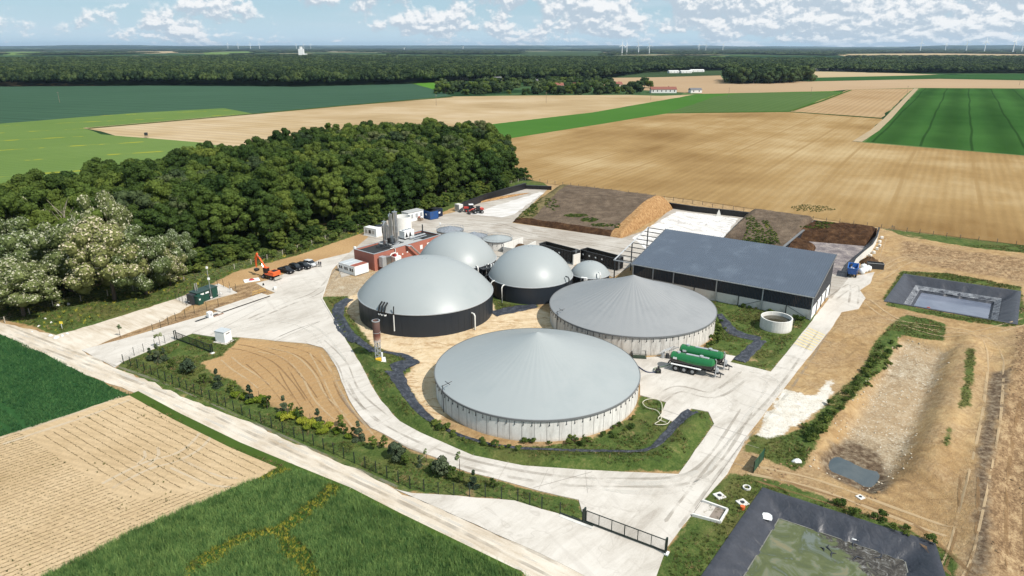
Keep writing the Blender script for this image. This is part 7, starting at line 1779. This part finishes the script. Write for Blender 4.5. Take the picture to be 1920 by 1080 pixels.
scatter('copse_interior', np.array([(x,y,0) for x,y in cp_[30:]]), scl(max(len(cp_)-30,0), 1.7, 2.3, 70), VC[1:], 'dark tree crowns filling the inside of the isolated copse')
vb = [G(random.uniform(880,1150), random.uniform(150,166)) for k in range(150)]+[G(random.uniform(820,1190), random.uniform(170,178)) for k in range(50)]
scatter('village_greenery', np.array([(x,y,-1.5) for x,y in vb]), scl(200, .5, 1.0, 71), VC, 'leafy gardens and hedges between the village houses')
for px, py, wh in vt: x, y = G(px, py); tree('dark village tree '+wh, x, y, random.uniform(.7,1.15), VC[random.randrange(3)], TR[1], 'village trees')
for k in range(9): x, y = G(1603+k*9, 133.5); tree('round pale tree in the row before the far white farm buildings', x, y, 1.1, VC[0], TR[2], 'tree row by the far farm')
# ------------------------------------------------------------------ far buildings
M_RT = simple('red_roof_tile', (.20,.075,.055), .85, var=.2); M_GR = simple('grey_slate_roof', (.13,.13,.14), .7); M_CW = simple('cream_wall', (.55,.50,.42), .9); M_WW = simple('farm_white', (.62,.62,.60), .8)
def house(label, px, py, L, W, h, rh, rot, rm, wm, chim=True, cat='house', wins=3):
    x, y = G(px, py); t = thing('house' if cat == 'house' else 'farm_building', label, cat, (x,y,0), rot)
    MB().box(-L/2,L/2,-W/2,W/2,0,h).build('wall', wm, t)
    m = MB(); e=.4; m.rings([[(xx,-W/2-e,h-.1),(xx,W/2+e,h-.1),(xx,0,h+rh)] for xx in (-L/2-e,L/2+e)], True); r = m.build('roof', rm, t)
    if chim: MB().box(L*.2,L*.2+.7,-.4,.4,h+rh*.5,h+rh+1.0).build('chimney', rm, r)
    for k in range(wins): MB().box(-L/2+(k+.5)*L/wins-.6,-L/2+(k+.5)*L/wins+.6,-W/2-.05,-W/2,h*.35,h*.8).build('window', M_SHUT, t)
    return t
house('long white farmhouse with red roof at the right end of the village',1243,174,33,10,4.5,3.2,0.0,M_RT,M_WW,wins=6)
house('detached white barn right of the long farmhouse',1303,174,15,9,4,2.2,.15,M_GR,M_WW,False,wins=2)
for px,py,lb,rot in ((932,153,'small pale roofed house at the left of the village',.3),(1000,158,'grey roofed house deep among village trees',-.3),(1046,166,'red roofed house left of centre in the village',.2),(1080,166,'wide red roofed house in the middle of the village',-.1),(1156,164,'red roofed house near the right end of the village trees',.2),(870,150,'pale house half hidden at the village left edge',.1)):
    house(lb,px,py,15,9,4.5,3.5,rot,M_GR if 'grey' in lb or 'pale' in lb else M_RT,M_CW)
for px,py,L,lb in ((1262,137,24,'first long white livestock shed beyond the tan field'),(1285,137,26,'second long white livestock shed, middle of three'),(1306,135,34,'third long white livestock shed at the right')):
    house(lb,px,py,L,12,4,2.0,.25,M_WW,M_WW,False,'barn',3)
for px,py,L,lb in ((1526,133,22,'white farm block at the left of the far right farm'),(1543,132,24,'white farm house with grey roof at the far right farm'),(1572,133,26,'white barn with two silos at the far right farm'),(1600,132,40,'long pale barn behind the row of round trees'),(1638,132,40,'long white barn at the right end of the row of round trees')):
    house(lb,px,py,L,12,6,3.5,.05,M_GR if 'grey' in lb else M_WW,M_WW,False,'barn',3)
x,y=G(566,108); t=thing('grain_silo','tall white grain silo rising from the distant forest','silo',(x,y,0)); MB().box(-14,14,-8,8,0,44).build('tower',M_WHITE,t); MB().box(-6,6,-6,6,44,56).build('head_house',M_WHITE,t); MB().box(14,30,-6,6,0,20).build('annex',M_WHITE,t)
for px,py,h,lb in ((868,93,60,'tiny white water tower on the centre horizon'),(758,94,45,'tiny pale tower left of the centre horizon')):
    x,y=G(px,py); t=thing('water_tower',lb,'water tower',(x,y,0)); MB().cyl(0,0,0,h*.7,9,12).build('stem',M_WHITE,t); MB().cyl(0,0,h*.7,h,16,16,26).build('tank',M_WHITE,t)
# poles
for i,(px,py) in enumerate(((818,198),(1024,193),(1220,188),(112,192),(1366,182),(1700,178),(1520,181),(1911,160))):
    x,y=G(px,py); t=thing('power_pole','thin wooden power pole standing in the fields beyond the plant','power pole',(x,y,0),0,'field power poles'); MB().cyl(0,0,0,11,.2,6,.12).build('pole',M_WOOD,t); MB().box(-1.2,1.2,-.1,.1,10.2,10.4).build('crossarm',M_WOOD,t)
x,y=G(275,259); t=thing('hunting_stand','small dark raised hunting stand on the edge of the pale field','hunting stand',(x,y,0)); MB().box(-.8,.8,-.8,.8,1.8,3.6).build('hut',M_DARKMET,t)
for s in (-1,1):
    for q in (-1,1): MB().box(s*.7-.08,s*.7+.08,q*.7-.08,q*.7+.08,0,1.8).build('leg',M_WOOD,t)
# wind turbines
M_TURB = simple('turbine_white', (.85,.85,.85), .5, var=.02)
def blade():
    R_=[]
    for q,w_ in ((0,1.2),(.12,2.6),(.3,2.2),(.6,1.5),(.85,.9),(1,.3)): R_.append([(-w_*.9,-.4,2+q*50),(w_*.9,-.4,2+q*50),(w_*.9,.4,2+q*50),(-w_*.9,.4,2+q*50)])
    return MB().rings(R_,True).mesh('blade',M_TURB)
BL = blade(); TWm = None
for i,(px,py,ph,lb) in enumerate(((1166,103,84,'leftmost of the four centre wind turbines'),(1175,101.5,84,'second of the four centre wind turbines'),(1197,101,84,'third of the four centre wind turbines'),(1217,101,85,'rightmost of the four centre wind turbines'),
   (1310,97,84,'left one of the three turbines right of centre'),(1323,97,84,'middle one of the three turbines right of centre'),(1355,96,83,'right one of the three turbines right of centre'),
   (1725,97,80,'leftmost of the six turbines on the right horizon'),(1772,95.5,82,'second of the six turbines on the right horizon'),(1811,97,80,'third of the six turbines on the right horizon'),(1845,98.5,78,'fourth of the six turbines on the right horizon'),(1898,101,77,'tall fifth turbine near the right picture edge'),(1915,99,80,'turbine cut close by the right picture edge'),
   (428,92.5,82,'leftmost tiny turbine on the left horizon'),(447,92.5,82,'second tiny turbine on the left horizon'),(470,92.5,82,'third tiny turbine on the left horizon'),(487,92.5,82,'fourth tiny turbine on the left horizon'),(556,92.5,83,'tiny turbine just left of the white silo'),(570,92.5,83,'tiny turbine above the white silo'),(583,92.5,83,'tiny turbine just right of the white silo'))):
    x,y=G(px,py); hh=ztop(y,ph); k=hh/100
    t=thing('wind_turbine',lb,'wind turbine',(x,y,0),random.uniform(-.5,.5),'wind turbines on the horizon')
    MB().cyl(0,0,0,hh,4.2*k,12,2.4*k).build('tower',M_TURB,t); MB().rbox(-2*k,2*k,-5*k,5*k,hh-1.5*k,hh+2.5*k,.3).build('nacelle',M_TURB,t)
    MB().rings([[(r*k*math.cos(a*.785),yy*k,hh+r*k*math.sin(a*.785)) for a in range(8)] for r,yy in ((1.8,-5),(1.2,-7))],True).build('hub',M_TURB,t)
    ph0=random.uniform(0,2.1)
    for j in range(3):
        b=link('blade',BL,t,(0,-6*k,hh)); b.rotation_euler=(0,ph0+j*2.094,0); b.scale=(k*1.25,k*1.25,k*.95)
# low hills at the end of the plain
hx = np.linspace(-34000,34000,240); hy = np.linspace(14000,36000,60); HX,HY = np.meshgrid(hx,hy)
HZ = (fbm(HX+90000,HY*1.6+9000,5200.0,4,1)-.42)*330; HZ = np.clip(HZ,-8,95)*sst(14000,20000,HY)*(1-sst(33000,36000,HY))-1.0
ii = np.arange(HX.size).reshape(HX.shape); Qh = np.stack([ii[:-1,:-1],ii[:-1,1:],ii[1:,1:],ii[1:,:-1]],-1).reshape(-1,4)
t = newmat('hill_woods',1,0); n=t.noise(t.mapping(t.pos,scale=(1,2.5,1)),.00035,6,.65); t.put(t.b.inputs['Base Color'], t.ramp(n,[(.42,(.012,.025,.02)),(.56,(.018,.035,.024)),(.60,(.10,.12,.08)),(.66,(.03,.06,.04))]))
tag(link('hills', npmesh('hills', np.stack([HX,HY,HZ],-1).reshape(-1,3), Qh, [t.mat], smooth=True)), kind='structure')
# ------------------------------------------------------------------ haze over the whole plain
hz_ = bpy.data.materials.new('haze_air'); hz_.use_nodes = True; hn = hz_.node_tree.nodes; hn.clear()
pv = hn.new('ShaderNodeVolumePrincipled'); pv.inputs['Density'].default_value = 2.6e-5; pv.inputs['Color'].default_value = (.58,.78,1,1); pv.inputs['Anisotropy'].default_value = .2
ou = hn.new('ShaderNodeOutputMaterial'); hz_.node_tree.links.new(pv.outputs[0], ou.inputs['Volume'])
tag(MB().box(-43500,43500,-43500,43500,-6,230).build('haze', hz_), kind='stuff')
